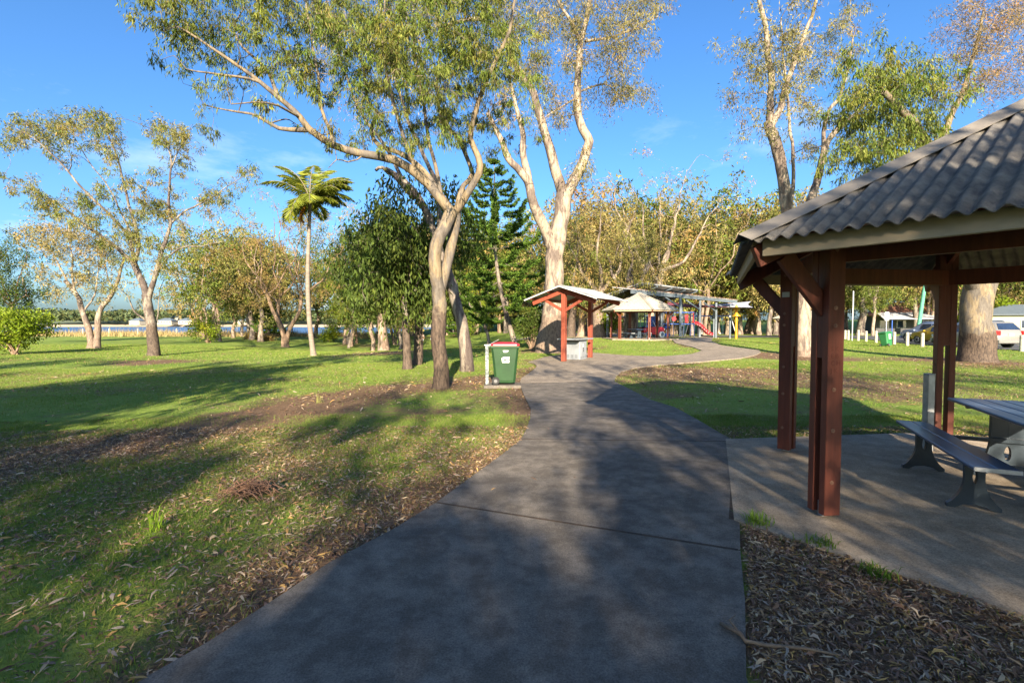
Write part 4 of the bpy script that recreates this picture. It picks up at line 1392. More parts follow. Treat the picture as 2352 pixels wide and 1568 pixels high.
# ---------------------------------------------------------------- pines with whorled branches
def pine(seed, base, h, rad, label, nw=15, low=0.16, lean=0.0, tuft=26, name="hoop_pine"):
    t = Tree(seed)
    g = t.g
    base = np.array(base)
    tr = t.limb([base + [0, 0, -0.2], base + [lean * 0.5, 0, h * 0.2], base + [lean * 0.9, 0, h * 0.45], base + [lean, 0, h * 0.75], base + [lean, 0, h]], 0.2 * h / 12, 0.02, n=10, step=0.4, wob=0.02, flare=0.3)
    zz = tr[:, 2] - base[2]
    for i in range(nw):
        f = low + (1 - low) * (i / (nw - 1)) ** 0.95
        z = h * f * 0.985
        p0 = np.array([np.interp(z, zz, tr[:, k]) for k in range(3)])
        reach = rad * (1 - f) ** 0.62 * (0.55 + 0.45 * min(1, (f - low) * 5 + 0.35)) + 0.12
        nb = 6 if f < 0.8 else 4
        a0 = g.uniform(0, 6.28)
        for b in range(nb):
            a = a0 + b * 2 * np.pi / nb + g.normal(0, 0.15)
            L = reach * g.uniform(0.75, 1.1)
            u = np.array([math.cos(a), math.sin(a), 0])
            dr = -0.22 * L if f < 0.5 else 0.05 * L
            br = catmull([p0, p0 + u * L * 0.4 + [0, 0, dr * 0.6], p0 + u * L * 0.75 + [0, 0, dr * 0.6 + 0.02 * L], p0 + u * L + [0, 0, dr + 0.28 * L]], 0.15)
            t.tube(br, np.linspace(0.03 * (1.1 - f), 0.008, len(br)), 4)
            s0 = int(len(br) * 0.28)
            for q in br[s0:]:
                for sgn in (-1, 1):
                    side = np.cross(u, [0, 0, 1]) * sgn
                    ln = 0.42 * g.uniform(0.5, 1.0) * (0.6 + 0.4 * (1 - f))
                    dirn = u * 0.75 + side * 0.75 + np.array([0, 0, 0.35])
                    m = tuft
                    tt = g.uniform(0, 1, (m, 1))
                    pos = q + dirn * tt * ln + g.normal(0, 0.03, (m, 3))
                    dd = dirn * 0.8 + g.normal(0, 0.55, (m, 3)) + [0, 0, 0.25]
                    dd /= np.linalg.norm(dd, axis=1)[:, None]
                    pal = np.array(LEAF_SETS['pine'])
                    col = pal[g.integers(4, size=m)] * g.uniform(0.7, 1.4, (m, 1)) + (tt > 0.75) * np.array([0.03, 0.045, 0.003])
                    t.LP.append(pos)
                    t.LD.append(dd)
                    t.LL.append(0.17 * g.uniform(0.7, 1.3, m))
                    t.LW.append(np.full(m, 0.06))
                    t.LC.append(col)
    return t.make(name, label, base, BARK_GREY, M_NEEDLE)


b0 = G(1186, 795)
hp = P(1135, 368, b0.y).z - b0.z
pine(501, b0, hp, 4.6, "tall dark hoop pine with tiered branches in the centre behind the bin", lean=P(1135, 368, b0.y).x - b0.x, nw=15, tuft=30)
b0 = G(616, 782)
pine(502, b0, 4.6, 2.6, "small dark spreading pine by the shore left of the palm", nw=8, low=0.25, tuft=18)
b0 = G(1040, 790)
pine(503, (b0.x, b0.y + 10, gzf(b0.x, b0.y + 10)), 12.0, 3.6, "dark pine half hidden behind the forked gum's twin stems", nw=15, low=0.08)

# ---------------------------------------------------------------- coconut palm
b0 = G(721, 817)
d = b0.y
t = Tree(520)
t.limb([b0 - Vector((0, 0, 0.1))] + PL([(718, 800, d), (711, 740, d), (707, 660, d), (708, 580, d), (711, 500, d), (712, 462, d)]), 0.155, 0.095, n=12, step=0.12, wob=0.0, flare=0.5, rough=0.03)
top = np.array(P(712, 458, d))
g = t.g
fr = [(g.uniform(0, 360), g.uniform(-25, 80), g.uniform(1.6, 3.0)) for k in range(20)] + [(178, 70, 3.1), (150, 56, 3.1), (205, 40, 2.9), (30, 60, 3.0), (100, 84, 3.2), (60, 76, 3.1), (120, 74, 3.2), (0, 50, 2.8), (205, -48, 1.5)]
for az, el, ln in fr:
    a, e = R(az), R(el)
    u = np.array([math.cos(a), math.sin(a), 0])
    n = 22
    tt = np.linspace(0, 1, n)
    ang = e - tt ** 1.7 * R(74)
    seg = np.stack([np.cos(ang)[:, None] * u[None] + np.sin(ang)[:, None] * np.array([0, 0, 1])], 0)[0]
    rc = top + np.cumsum(seg, 0) * ln / n
    t.tube(rc, np.linspace(0.03, 0.006, n), 4)
    old = az == 205 and el < 0
    for i in range(2, n):
        T = seg[i]
        side = np.cross(T, [0, 0, 1])
        side /= np.linalg.norm(side) + 1e-9
        m = 5
        for sg in (-1, 1):
            dd = side * sg * 0.75 + T * 0.55 + np.array([0, 0, -0.45]) + g.normal(0, 0.07, (m, 3))
            dd /= np.linalg.norm(dd, axis=1)[:, None]
            l = 0.85 * math.sin(math.pi * min(1, 0.18 + tt[i] * 0.8)) * g.uniform(0.85, 1.1, m)
            t.LP.append(rc[i] + T * g.uniform(-0.5, 0.5, (m, 1)) * ln / n)
            t.LD.append(dd)
            t.LL.append(l)
            t.LW.append(np.full(m, 0.06))
            c = np.array([0.42, 0.17, 0.03]) if old else np.array([0.17, 0.20, 0.028])
            t.LC.append(c * g.uniform(0.65, 1.35, (m, 1)) + (np.array([0.09, 0.06, 0.0]) if i % 5 == 0 else 0))
M_PALM = mat("palm_bark", (0.24, 0.195, 0.15), (0.15, 0.12, 0.095), rough=0.9, scale=3.0, stretch=(0.6, 0.6, 9), bump=0.5, bscale=5)
t.make("palm_tree", "tall slim coconut palm with curved pale trunk on the left lawn", b0, M_PALM, M_LEAF2)


# ---------------------------------------------------------------- shrubs
def shrub(seed, base, rx, rz, cols, label, n=2600, ll=0.14, lw=0.07, stems=6, name="shrub", bark=None, hollow=0.35, leaf=None, low=0.25, lumps=14):
    t = Tree(seed)
    g = t.g
    base = np.array(base)
    cs = []
    for k in range(lumps):
        a = g.uniform(0, 6.28)
        q = g.uniform(0.2, 0.75)
        cs.append(base + [math.cos(a) * rx * q, math.sin(a) * rx * q, rz * g.uniform(low, 0.88)])
    cs = np.array(cs)
    for k in range(stems):
        c = cs[k % len(cs)]
        t.limb([base + [g.normal(0, 0.08), g.normal(0, 0.08), -0.1], base * 0.55 + c * 0.45 + g.normal(0, 0.1, 3), c], 0.045 * rz / 2, 0.012, n=6, step=0.2)
    t.connect(cs, rb=0.008, rk=0.01)
    t.leaves(cs, g.uniform(0.32, 0.5, lumps) * rx, n // lumps, ll=ll, lw=lw, cols=cols, droop=0.1, spread=0.12, jitter=0.8, spray=7)
    return t.make(name, label, base, bark or BARK_BROWN, leaf or M_LEAF2, cat="shrub")


shrub(601, G(478, 787), 1.75, 2.5, 'lime', "bright lime green shrub in front of the fan stemmed paperbark", n=2400, ll=0.2, lw=0.11)
shrub(602, G(38, 814), 2.0, 2.9, 'lime', "big round glossy green shrub at the left edge of the lawn", n=7000, ll=0.17, lw=0.09, lumps=26)
shrub(603, G(1221, 801), 1.35, 2.6, 'dark', "dark many stemmed shrub left of the great white gum's foot", n=3000, ll=0.16, lw=0.07, stems=12)
shrub(604, G(757, 785), 2.0, 2.2, 'lime', "low spreading bright bush right of the coconut palm", n=3000, ll=0.2, lw=0.1)
shrub(605, G(1400, 775), 1.2, 2.2, 'lime', "pale green bush beside the hexagonal shelter's left posts", n=1200, ll=0.24, lw=0.12)
shrub(606, G(655, 772), 1.5, 1.0, 'dark', "low dark bush near the small shoreline pine", n=1600, ll=0.2, lw=0.1)
shrub(607, G(2290, 768), 3.6, 5.0, 'lime', "tall bright bush across the road right of the thick gum", n=5000, ll=0.4, lw=0.22, lumps=20)
shrub(608, G(2155, 766), 4.4, 7.0, 'lime', "leafy dark green tree across the road behind the blue car", n=9000, ll=0.42, lw=0.22, lumps=30)
shrub(609, G(582, 779), 1.5, 0.75, 'rust', "low heap of dry brown brush on the left lawn", n=1800, ll=0.3, lw=0.05, low=0.1)
shrub(610, G(610, 783), 1.2, 0.5, 'rust', "small brown brush pile under the shore trees", n=900, ll=0.3, lw=0.05, low=0.1)


# ---------------------------------------------------------------- grass, leaf litter
def blades(name, n, xr, yr, h, w, dens, seed, wedge=True, col=((0.095, 0.175, 0.018), (0.215, 0.260, 0.052)), lean=0.5, wrap=None):
    g = np.random.default_rng(seed)
    y = yr[0] + (yr[1] - yr[0]) * g.uniform(0, 1, n) ** 0.5
    x = g.uniform(-1, 1, n) * (1.12 * y + 0.6) if wedge else g.uniform(xr[0], xr[1], n)
    k = (~on_path_q(x, y)) & (g.uniform(0, 1, n) < dens(x, y))
    x, y = x[k], y[k]
    m = len(x)
    z = gz(x, y) - 0.004
    p = np.stack([x, y, z], -1)
    hh = h * g.uniform(0.4, 1.3, m) * (0.35 + 1.5 * fbm(x * 1.3, y * 1.3, 8) ** 1.5 + 0.9 * (vnoise(x * 6, y * 6, 12) > 0.82))
    d = np.stack([g.normal(0, lean, m), g.normal(0, lean, m), np.ones(m)], -1)
    d /= np.linalg.norm(d, axis=1)[:, None]
    a = g.uniform(0, 6.28, m)
    s = np.stack([np.cos(a), np.sin(a), np.zeros(m)], -1) * (w * g.uniform(0.6, 1.3, m))[:, None]
    v = np.stack([p - s * 0.5, p + s * 0.5, p + d * hh[:, None]], 1)
    t = g.uniform(0, 1, m)[:, None] * 0.6 + fbm(x * 0.5, y * 0.5, 3)[:, None] * 0.4
    c = np.array(col[0]) * (1 - t) + np.array(col[1]) * t
    dry = (g.uniform(0, 1, m) < 0.10)[:, None]
    c = np.where(dry, np.array([0.32, 0.25, 0.12]), c)
    return np_mesh(name, v.reshape(-1, 3), np.arange(m * 3).reshape(-1, 3), col=np.repeat(c, 3, 0))


M_GRASS = leaf_mat("grass_blades", 0.3, 0.6)
gd = lambda x, y: np.clip(1.25 - 1.35 * litter_q(x, y) + 0.9 * np.exp(-(seg_dist(x, y, [PAD[0], PAD[5]]) / 0.16) ** 2) * vnoise(x * 3, y * 3, 6) + 0.35 * (inside(x, y, TRI) & (vnoise(x * 3.0, y * 3.0, 15) > 0.52)), 0.05, 1)
o = link("grass", blades("grass_near", 380000, None, (1.2, 8.5), 0.042, 0.0055, gd, 71), M_GRASS)
structure(o, "stuff")
tag(o, "short green turf growing beside the footpath in the foreground", "grass")
o = link("grass", blades("grass_mid", 330000, None, (8.0, 21.0), 0.045, 0.011, gd, 72), M_GRASS)
structure(o, "stuff")
tag(o, "green turf of the middle lawn between the trees", "grass")
o = link("grass", blades("grass_far", 260000, None, (20.0, 46.0), 0.06, 0.03, gd, 73), M_GRASS)
structure(o, "stuff")
tag(o, "green turf of the far lawn towards the water and the cars", "grass")
# dry grass along the shore
o = link("shore_grass", blades("shore_grass", 30000, (-95, -20), (72, 84), 0.75, 0.10, lambda x, y: np.clip((fbm(x * 0.2, y * 0.2, 4) - 0.30) * 3, 0, 1), 74, wedge=False, col=((0.30, 0.22, 0.09), (0.42, 0.33, 0.15)), lean=0.3), M_GRASS)
structure(o, "stuff")
tag(o, "strip of dry straw coloured grass along the water's edge", "grass")


def fallen(name, n, yr, dens, seed, size, wedge=True, path=False, xy=None):
    """dead gum leaves lying on the ground, two bent faces each"""
    g = np.random.default_rng(seed)
    if xy is not None:
        x, y = xy
    else:
        y = yr[0] + (yr[1] - yr[0]) * g.uniform(0, 1, n) ** 0.5
        x = g.uniform(-1, 1, n) * (1.12 * y + 0.6)
        on = on_path_q(x, y)
        k = (on if path else ~on) & (g.uniform(0, 1, n) < dens(x, y))
        x, y = x[k], y[k]
    m = len(x)
    z = (base_z(x, y) + 0.03 if path else gz(x, y) + g.uniform(-0.004, 0.028, m))
    a = g.uniform(0, 6.28, m)
    l = size * np.clip(np.exp(g.normal(-0.15, 0.42, m)), 0.3, 1.9)
    w = l * g.uniform(0.09, 0.24, m)
    tl = g.normal(0, 0.22, m)
    u = np.stack([np.cos(a) * np.cos(tl), np.sin(a) * np.cos(tl), np.sin(tl)], -1)
    s = np.stack([-np.sin(a), np.cos(a), g.normal(0, 0.35, m)], -1)
    p = np.stack([x, y, z], -1)
    bend = (l * g.normal(0.0, 0.22, m))[:, None]
    up = np.array([0, 0, 1.0])
    v = np.empty((m, 6, 3))
    q1, q2 = 0.33, 0.68
    v[:, 0] = p - u * (l * 0.5)[:, None]
    mid1 = p - u * (l * (0.5 - q1))[:, None] + s * bend * 0.55 + up * (np.abs(bend) * 0.3 + 0.003)
    mid2 = p + u * (l * (q2 - 0.5))[:, None] + s * bend * 0.6 + up * (np.abs(bend) * 0.3 + 0.003)
    v[:, 1] = mid1 + s * (w * 0.5)[:, None]
    v[:, 5] = mid1 - s * (w * 0.5)[:, None]
    v[:, 2] = mid2 + s * (w * 0.42)[:, None]
    v[:, 4] = mid2 - s * (w * 0.42)[:, None]
    v[:, 3] = p + u * (l * 0.5)[:, None]
    pal = np.array([(0.34, 0.22, 0.12), (0.46, 0.34, 0.21), (0.25, 0.14, 0.08), (0.15, 0.09, 0.06), (0.30, 0.235, 0.18), (0.38, 0.23, 0.08), (0.22, 0.135, 0.10), (0.12, 0.07, 0.045)])
    c = pal[g.integers(len(pal), size=m)] * g.uniform(0.6, 1.45, (m, 1))
    f = np.array([[0, 1, 5, 5], [1, 2, 4, 5], [2, 3, 4, 4]])
    tri = np.array([[0, 1, 5], [1, 2, 5], [2, 4, 5], [2, 3, 4]])
    F = (np.arange(m)[:, None, None] * 6 + tri[None]).reshape(-1, 3)
    return np_mesh(name, v.reshape(-1, 3), F, col=np.repeat(c, 6, 0))


M_DEAD = leaf_mat("dead_leaves", 0.12, 0.7)
ld_ = lambda x, y: np.clip(0.26 + 1.1 * litter_q(x, y) + 0.8 * inside(x, y, TRI), 0.05, 1)
o = link("fallen_leaves", fallen("litter_near", 190000, (1.2, 7.5), ld_, 81, 0.047), M_DEAD)
structure(o, "stuff")
tag(o, "tan fallen gum leaves thick along the path edges in the foreground", "fallen leaves")
o = link("fallen_leaves", fallen("litter_mid", 70000, (7.0, 20.0), lambda x, y: np.clip(0.04 + 0.75 * litter_q(x, y), 0, 1), 82, 0.085), M_DEAD)
structure(o, "stuff")
tag(o, "fallen gum leaves scattered over the middle lawn", "fallen leaves")
o = link("fallen_leaves", fallen("litter_far", 16000, (18.0, 36.0), lambda x, y: np.clip(0.02 + 0.6 * litter_q(x, y), 0, 1), 83, 0.16), M_DEAD)
structure(o, "stuff")
tag(o, "sparse fallen leaves on the far lawn", "fallen leaves")
o = link("fallen_leaves", fallen("litter_path", 900, (1.8, 20.0), lambda x, y: x * 0 + 0.35, 84, 0.045, path=True), M_DEAD)
structure(o, "stuff")
tag(o, "few dead leaves lying loose on the concrete path", "fallen leaves")


def tuft(label, loc, n, h, seed, col):
    g = np.random.default_rng(seed)
    v, c = [], []
    for k in range(n):
        a = g.uniform(0, 6.28)
        o_ = np.array([g.normal(0, 0.05), g.normal(0, 0.05), 0])
        u = np.array([math.cos(a), math.sin(a), 0]) * g.uniform(0.3, 1.1)
        s = np.array([-math.sin(a), math.cos(a), 0]) * 0.0035
        hh = h * g.uniform(0.5, 1.1)
        q = o_ + u * hh * 0.35 + [0, 0, hh * 0.7]
        e = o_ + u * hh * 0.9 + [0, 0, hh * 0.85]
        v += [o_ - s, o_ + s, q + s * 0.9, q - s * 0.9, q - s * 0.9, q + s * 0.9, e + s * 0.1, e - s * 0.1]
        cc = np.array(col) * g.uniform(0.7, 1.3)
        c += [cc] * 8
    me = np_mesh("grass_tuft", np.array(v), np.arange(len(v)).reshape(-1, 4), col=np.array(c))
    o = link("grass_tuft", me, M_GRASS, loc=loc)
    structure(o, "stuff")
    return tag(o, label, "grass tuft")


tuft("bright green long bladed grass tuft among leaves at lower left", G(352, 1225), 22, 0.24, 1, (0.17, 0.27, 0.02))
tuft("green weed tuft at the corner where path and shelter pad meet", G(1738, 1208), 110, 0.12, 2, (0.15, 0.24, 0.03))
tuft("green weed clump on the front edge of the shelter pad", G(1880, 1262), 90, 0.10, 3, (0.12, 0.2, 0.025))
tuft("broad green weed clump farther along the shelter pad's front edge", G(2010, 1330), 90, 0.09, 4, (0.10, 0.18, 0.02))
tuft("wispy seeding grass tuft in the sunlit strip of left lawn", G(735, 925), 26, 0.22, 5, (0.28, 0.27, 0.09))

g = np.random.default_rng(88)
n = 36000
x = g.uniform(0.9, 3.7, n)
y = g.uniform(0.8, 4.0, n)
k = inside(x, y, TRI) & ~on_path_q(x, y)
tri_xy = (x[k], y[k])
o = link("fallen_leaves", fallen("litter_corner", len(tri_xy[0]), None, None, 89, 0.042, xy=tri_xy), M_DEAD)
structure(o, "stuff")
tag(o, "deep drift of fallen leaves in the corner between path and shelter pad", "fallen leaves")

# dropped branch and bark heap
mb = MB()
pts = [G(1655, 1462) + Vector((0, 0, 0.045)), G(1700, 1478) + Vector((0, 0, 0.05)), G(1712, 1494) + Vector((0, 0, 0.04)), G(1760, 1500) + Vector((0, 0, 0.03)), G(1850, 1512) + Vector((0, 0, 0.035)), G(1930, 1530) + Vector((0, 0, 0.03))]
mb.tube(pts, [0.011, 0.012, 0.0105, 0.010, 0.008, 0.005], 7)
mb.tube([pts[1], pts[1] + Vector((-0.02, 0.08, 0.02)), pts[1] + Vector((0.05, 0.16, 0.0))], [0.006, 0.004, 0.002], 5)
o = mb.build("fallen_branch", mat("dead_wood", (0.22, 0.155, 0.10), (0.13, 0.09, 0.06), rough=0.85, scale=20), smooth=True)
tag(o, "dead stick lying across the path's right edge at the bottom", "branch")
mb = MB()
g = np.random.default_rng(5)
c0 = G(570, 1140)
for k in range(90):
    a = g.uniform(0, 6.28)
    u = Vector((math.cos(a), 0.5 * math.sin(a), 0))
    o_ = c0 + Vector((g.normal(0, 0.10), g.normal(0, 0.06), 0.02 + abs(g.normal(0, 0.045))))
    l = g.uniform(0.06, 0.15)
    mb.tube([o_ - u * l - Vector((0, 0, 0.02)), o_ + Vector((0, 0, 0.02 + 0.05 * g.uniform())), o_ + u * l * 0.8 + Vector((g.normal(0, 0.04), g.normal(0, 0.04), 0))], [0.003, 0.006, 0.002], 4)
o = mb.build("bark_strips", mat("shed_bark", (0.24, 0.13, 0.08), (0.13, 0.07, 0.045), rough=0.85, scale=15))
tag(o, "heap of curled reddish shed bark on the left lawn", "bark heap")

# ================================================================ SHELTERS
M_TIMBER = mat("red_brown_timber", (0.150, 0.038, 0.020), (0.095, 0.025, 0.014), rough=0.55, scale=3, stretch=(6, 6, 0.6), bump=0.15, bscale=14, spec=0.4)
M_CREAM = mat("cream_board", (0.36, 0.285, 0.18), (0.29, 0.23, 0.145), rough=0.65, scale=5, stretch=(1, 1, 3))
M_FIBRO = mat("weathered_roof_sheet", (0.190, 0.172, 0.150), (0.085, 0.080, 0.078), rough=0.9, scale=7, bump=0.4, bscale=90, detail=8)
M_FIBRO2 = mat("clean_roof_sheet", (0.30, 0.27, 0.22), (0.24, 0.22, 0.18), rough=0.7, scale=4)
M_CAP = mat("ridge_cap", (0.21, 0.185, 0.155), (0.14, 0.125, 0.11), rough=0.85, scale=4, bump=0.2)
M_BOLT = mat("bolt_steel", (0.30, 0.16, 0.10), (0.2, 0.1, 0.07), rough=0.5, scale=9, metal=0.3)
M_GALV = mat("galvanised_steel", (0.46, 0.47, 0.48), (0.33, 0.34, 0.35), rough=0.45, scale=14, metal=0.55)
M_GREYP = mat("grey_steel_paint", (0.115, 0.14, 0.16), (0.09, 0.11, 0.13), rough=0.5, scale=5)
M_WHITE = mat("white_paint", (0.50, 0.50, 0.49), (0.43, 0.43, 0.42), rough=0.55, scale=8)
M_BLACK = mat("black_rubber", (0.018, 0.018, 0.018), (0.03, 0.03, 0.03), rough=0.8, scale=10)


def text_mesh(name, txt, size, m, parent, mtx, bold=0.0, center=False):
    cu = bpy.data.curves.new(name, 'FONT')
    cu.body = txt
    cu.size = size
    cu.extrude = 0.0005
    cu.offset = bold
    if center:
        cu.align_x = 'CENTER'
    tmp = bpy.data.objects.new(name + "_tmp", cu)
    COL.objects.link(tmp)
    bpy.context.view_layer.update()
    me = bpy.data.meshes.new_from_object(tmp)
    bpy.data.objects.remove(tmp, do_unlink=True)
    me.materials.clear()
    o = link(name, me, m, parent)
    o.matrix_local = mtx
    return o


def hex_shelter(name, label, loc, group, RE=2.887, RP=2.2, ze=2.22, za=3.57, detail=True, rot=HEXA, wave=0.108, sheet_m=None, zs=2.16):
    root = thing(name, label, "shelter", loc, 0, group)
    sheet_m = sheet_m or (M_FIBRO if detail else M_FIBRO2)
    vx = [(RE * math.cos(rot + k * math.pi / 3), RE * math.sin(rot + k * math.pi / 3)) for k in range(6)]
    spw = 10 if detail else 6
    for k in range(6):
        a, b = Vector((*vx[k], ze)), Vector((*vx[(k + 1) % 6], ze))
        ap = Vector((0, 0, za))
        mid = (a + b) / 2
        u = (b - a).normalized()
        L = (ap - mid).length
        w = (ap - mid).normalized()
        n = u.cross(w)
        if n.z < 0:
            n = -n
        s = (b - a).length
        N = int(s / wave * spw)
        vv, ff = [], []
        for i in range(N + 1):
            q = -s / 2 + s * i / N
            top = L * (1 - abs(q) / (s / 2)) * 0.995
            am = 0.018 * math.cos(2 * math.pi * q / wave)
            for v_, off in ((-0.06, am), (max(top, -0.055), am), (-0.06, am - 0.007), (max(top, -0.055), am - 0.007)):
                vv.append(mid + u * q + w * v_ + n * (off + 0.03))
        for i in range(N):
            j = i * 4
            ff += [(j, j + 4, j + 5, j + 1), (j + 2, j + 3, j + 7, j + 6), (j, j + 2, j + 6, j + 4)]
        me = np_mesh("roof_sheet", np.array([list(x) for x in vv]), np.array(ff), smooth=True)
        me.polygons.foreach_set("use_smooth", np.array([True, True, False] * N))
        link("roof_sheet", me, sheet_m, root)
        # hip capping
        h0 = Vector((*vx[k], ze)) * 1.0
        ax = (ap - h0).normalized()
        h0 = h0 - ax * 0.07
        m = MB()
        n1 = n
        kp = (k - 1) % 6
        ap_, bp_ = Vector((*vx[kp], ze)), Vector((*vx[k], ze))
        n0 = (bp_ - ap_).normalized().cross((ap - (ap_ + bp_) / 2).normalized())
        if n0.z < 0:
            n0 = -n0
        upn = (n0 + n1).normalized()
        s1 = (n1.cross(ax)).normalized()
        s0 = (n0.cross(ax)).normalized()
        if s1.dot(b - a) < 0:
            s1 = -s1
        if s0.dot(ap_ - bp_) < 0:
            s0 = -s0
        hw = 0.125 if detail else 0.09
        off = 0.064
        rings = []
        for p_ in (h0, ap):
            c = p_ + upn * off
            rings.append([c + s0 * hw - n0 * 0.004, c + upn * 0.035, c + s1 * hw - n1 * 0.004, c + s1 * hw - n1 * 0.010, c + upn * 0.028, c + s0 * hw - n0 * 0.010])
        m.loft(rings)
        m.build("hip_capping", M_CAP if detail else M_FIBRO2, root)
        # fascia board
        sc = 0.985
        fa, fb = a * 1.0, b * 1.0
        fa = Vector((a.x * sc, a.y * sc, ze - 0.055)) + (b - a).normalized() * 0.06
        fb = Vector((b.x * sc, b.y * sc, ze - 0.055)) - (b - a).normalized() * 0.06
        m = MB()
        m.bar(fa, fb, 0.035, 0.13)
        m.build("fascia_board", M_CREAM, root, bevel=0.004 if detail else 0)
        # perimeter beam and hip rafter
        pa = Vector((RP * 0.98 * math.cos(rot + k * math.pi / 3), RP * 0.98 * math.sin(rot + k * math.pi / 3), zs))
        pb = Vector((RP * 0.98 * math.cos(rot + (k + 1) * math.pi / 3), RP * 0.98 * math.sin(rot + (k + 1) * math.pi / 3), zs))
        m = MB()
        m.bar(pa, pb, 0.05, 0.19)
        m.build("perimeter_beam", M_TIMBER, root)
        m = MB()
        ro = Vector((vx[k][0] * 0.985, vx[k][1] * 0.985, ze - 0.12))
        m.bar(ro, ap - Vector((0, 0, 0.16)), 0.05, 0.17)
        m.build("hip_rafter", M_TIMBER, root, bevel=0.004 if detail else 0)
        # twin posts, spacer, brace, bolts
        ang = rot + k * math.pi / 3
        er = Vector((math.cos(ang), math.sin(ang), 0))
        et = Vector((-math.sin(ang), math.cos(ang), 0))
        zt = ze + (za - ze) * (1 - RP / RE) - 0.06
        for sg in (-1, 1):
            c = er * RP + et * sg * 0.062
            m = MB()
            m.bar(c + Vector((0, 0, 0.03)), c + Vector((0, 0, zt)), 0.14, 0.066, up=et)
            p_ = m.build("post", M_TIMBER, root, bevel=0.004 if detail else 0)
            if detail:
                for zb in (0.30, 0.72, 1.05, 1.56, 1.70, 2.16):
                    mm_ = MB()
                    q = c + et * sg * 0.033 + er * 0.012 + Vector((0, 0, zb))
                    mm_.cyl(q - et * sg * 0.002, q + et * sg * 0.005, 0.017, n=14)
                    mm_.cyl(q + et * sg * 0.004, q + et * sg * 0.011, 0.008, n=6)
                    mm_.build("bolt", M_BOLT, p_)
        m = MB()
        c = er * RP
        m.bar(c + Vector((0, 0, 1.30)), c + Vector((0, 0, zt - 0.05)), 0.13, 0.056, up=et)
        m.build("spacer", M_TIMBER, root)
        m = MB()
        m.bar(c + Vector((0, 0, 0.0)), c + Vector((0, 0, 0.12)), 0.06, 0.05, up=et)
        m.build("post_foot", M_GALV, root)
        m = MB()
        m.bar(er * (RP + 0.02) + Vector((0, 0, 1.68)), er * (RE * 0.90) + Vector((0, 0, ze - 0.10)), 0.048, 0.14, up=et.cross(er))
        m.build("brace", M_TIMBER, root, bevel=0.004 if detail else 0)
    return root


near = hex_shelter("picnic_shelter", "large near picnic shelter with corrugated hip roof and red brown twin posts", (GAZ[0], GAZ[1], 0.026), "hexagonal picnic shelters")
# small plate on the left post
ang = HEXA - math.pi / 3
er = Vector((math.cos(ang), math.sin(ang), 0))
et = Vector((-math.sin(ang), math.cos(ang), 0))
m = MB()
q = er * 2.2 + Vector((0, 0, 1.93)) + et * (0.062 + 0.036)
m.bar(q - er * 0.042, q + er * 0.042, 0.004, 0.062)
pl = m.build("number_plate", M_WHITE, near)
# scratched graffiti letters on the near post
ang = HEXA
er = Vector((math.cos(ang), math.sin(ang), 0))
et = Vector((-math.sin(ang), math.cos(ang), 0))
M_SCR = mat("scratched_wood", (0.105, 0.027, 0.015), (0.085, 0.021, 0.012), rough=0.8, scale=20)
sgn = 1 if et.y < 0 else -1
for i, row in enumerate(("S K", "E B", "C H", "J K")):
    q = er * (2.2 + 0.045) + Vector((0, 0, 1.36 - i * 0.058)) + et * sgn * 0.0955
    xa = -er
    text_mesh("scratched_letters", row, 0.05, M_SCR, near, Matrix.Translation(q) @ Matrix((xa, Vector((0, 0, 1)), xa.cross(Vector((0, 0, 1))))).transposed().to_4x4())

# pads and the two far shelters
p1 = G(1468, 779)
far1 = Vector((P(1468, 700, 38.5).x, 38.5, 0))
far1.z = gzf(far1.x, far1.y)
fs = hex_shelter("picnic_shelter", "pale roofed hexagonal shelter in the middle distance by the playground", (far1.x, far1.y, far1.z + 0.05), "hexagonal picnic shelters", detail=False, rot=R(95))
structure(slab("shelter_pad", hexpts((far1.x, far1.y), 3.0, R(95)), M_PAD, top=0.05))
f2 = Vector((P(1838, 700, 58).x, 58.0, 0))
f2.z = gzf(f2.x, f2.y)
dup(fs, (f2.x, f2.y, f2.z + 0.05), R(12), "farthest hexagonal shelter, partly hidden behind the near shelter's left posts")


# ---------------------------------------------------------------- picnic tables
M_SLAT = mat("blue_grey_slats", (0.060, 0.105, 0.20), (0.038, 0.068, 0.135), rough=0.32, scale=4, stretch=(20, 0.8, 1), metal=0.1)
M_CAST = mat("dark_cast_legs", (0.018, 0.03, 0.042), (0.03, 0.045, 0.06), rough=0.4, scale=8)


def pedestal(h, wb, wt, th, slot):
    """outline of a cast leg, flared at the foot, with a slot"""
    pts = []
    for k in range(9):
        f = k / 8
        pts.append((wb / 2 - (wb / 2 - wt / 2) * (math.sin(f * math.pi / 2)) ** 0.75, 0.03 + f * h * 0.55))
    right = [(wb / 2, 0.0)] + pts + [(wt / 2, h)]
    foot = [(wb / 2 - 0.055, 0.0), (wb * 0.22, h * 0.075), (0, h * 0.11), (-wb * 0.22, h * 0.075), (-wb / 2 + 0.055, 0.0)]
    sy, sh, sw = slot
    ring = [(sw * math.sin(a), sy + sh * math.cos(a)) for a in np.linspace(0.02, 2 * math.pi - 0.02, 16)]
    left = [(-x, y) for x, y in right[::-1]]
    hole = [(0.0006, h)] + ring + [(-0.0006, h)]
    return right + hole + left + foot[::-1]


def leg_mesh(h, wb, wt, th, at, ux, parent, slot=None, name="leg"):
    """leg standing at `at`, its broad face spanned by ux and z"""
    m = MB()
    n = Vector(ux).cross(Vector((0, 0, 1))).normalized()
    o = Vector(at) - n * th / 2
    m.prism(pedestal(h, wb, wt, th, slot), (o, Vector(ux), Vector((0, 0, 1))), 0, th)
    return m.build(name, M_CAST, parent)


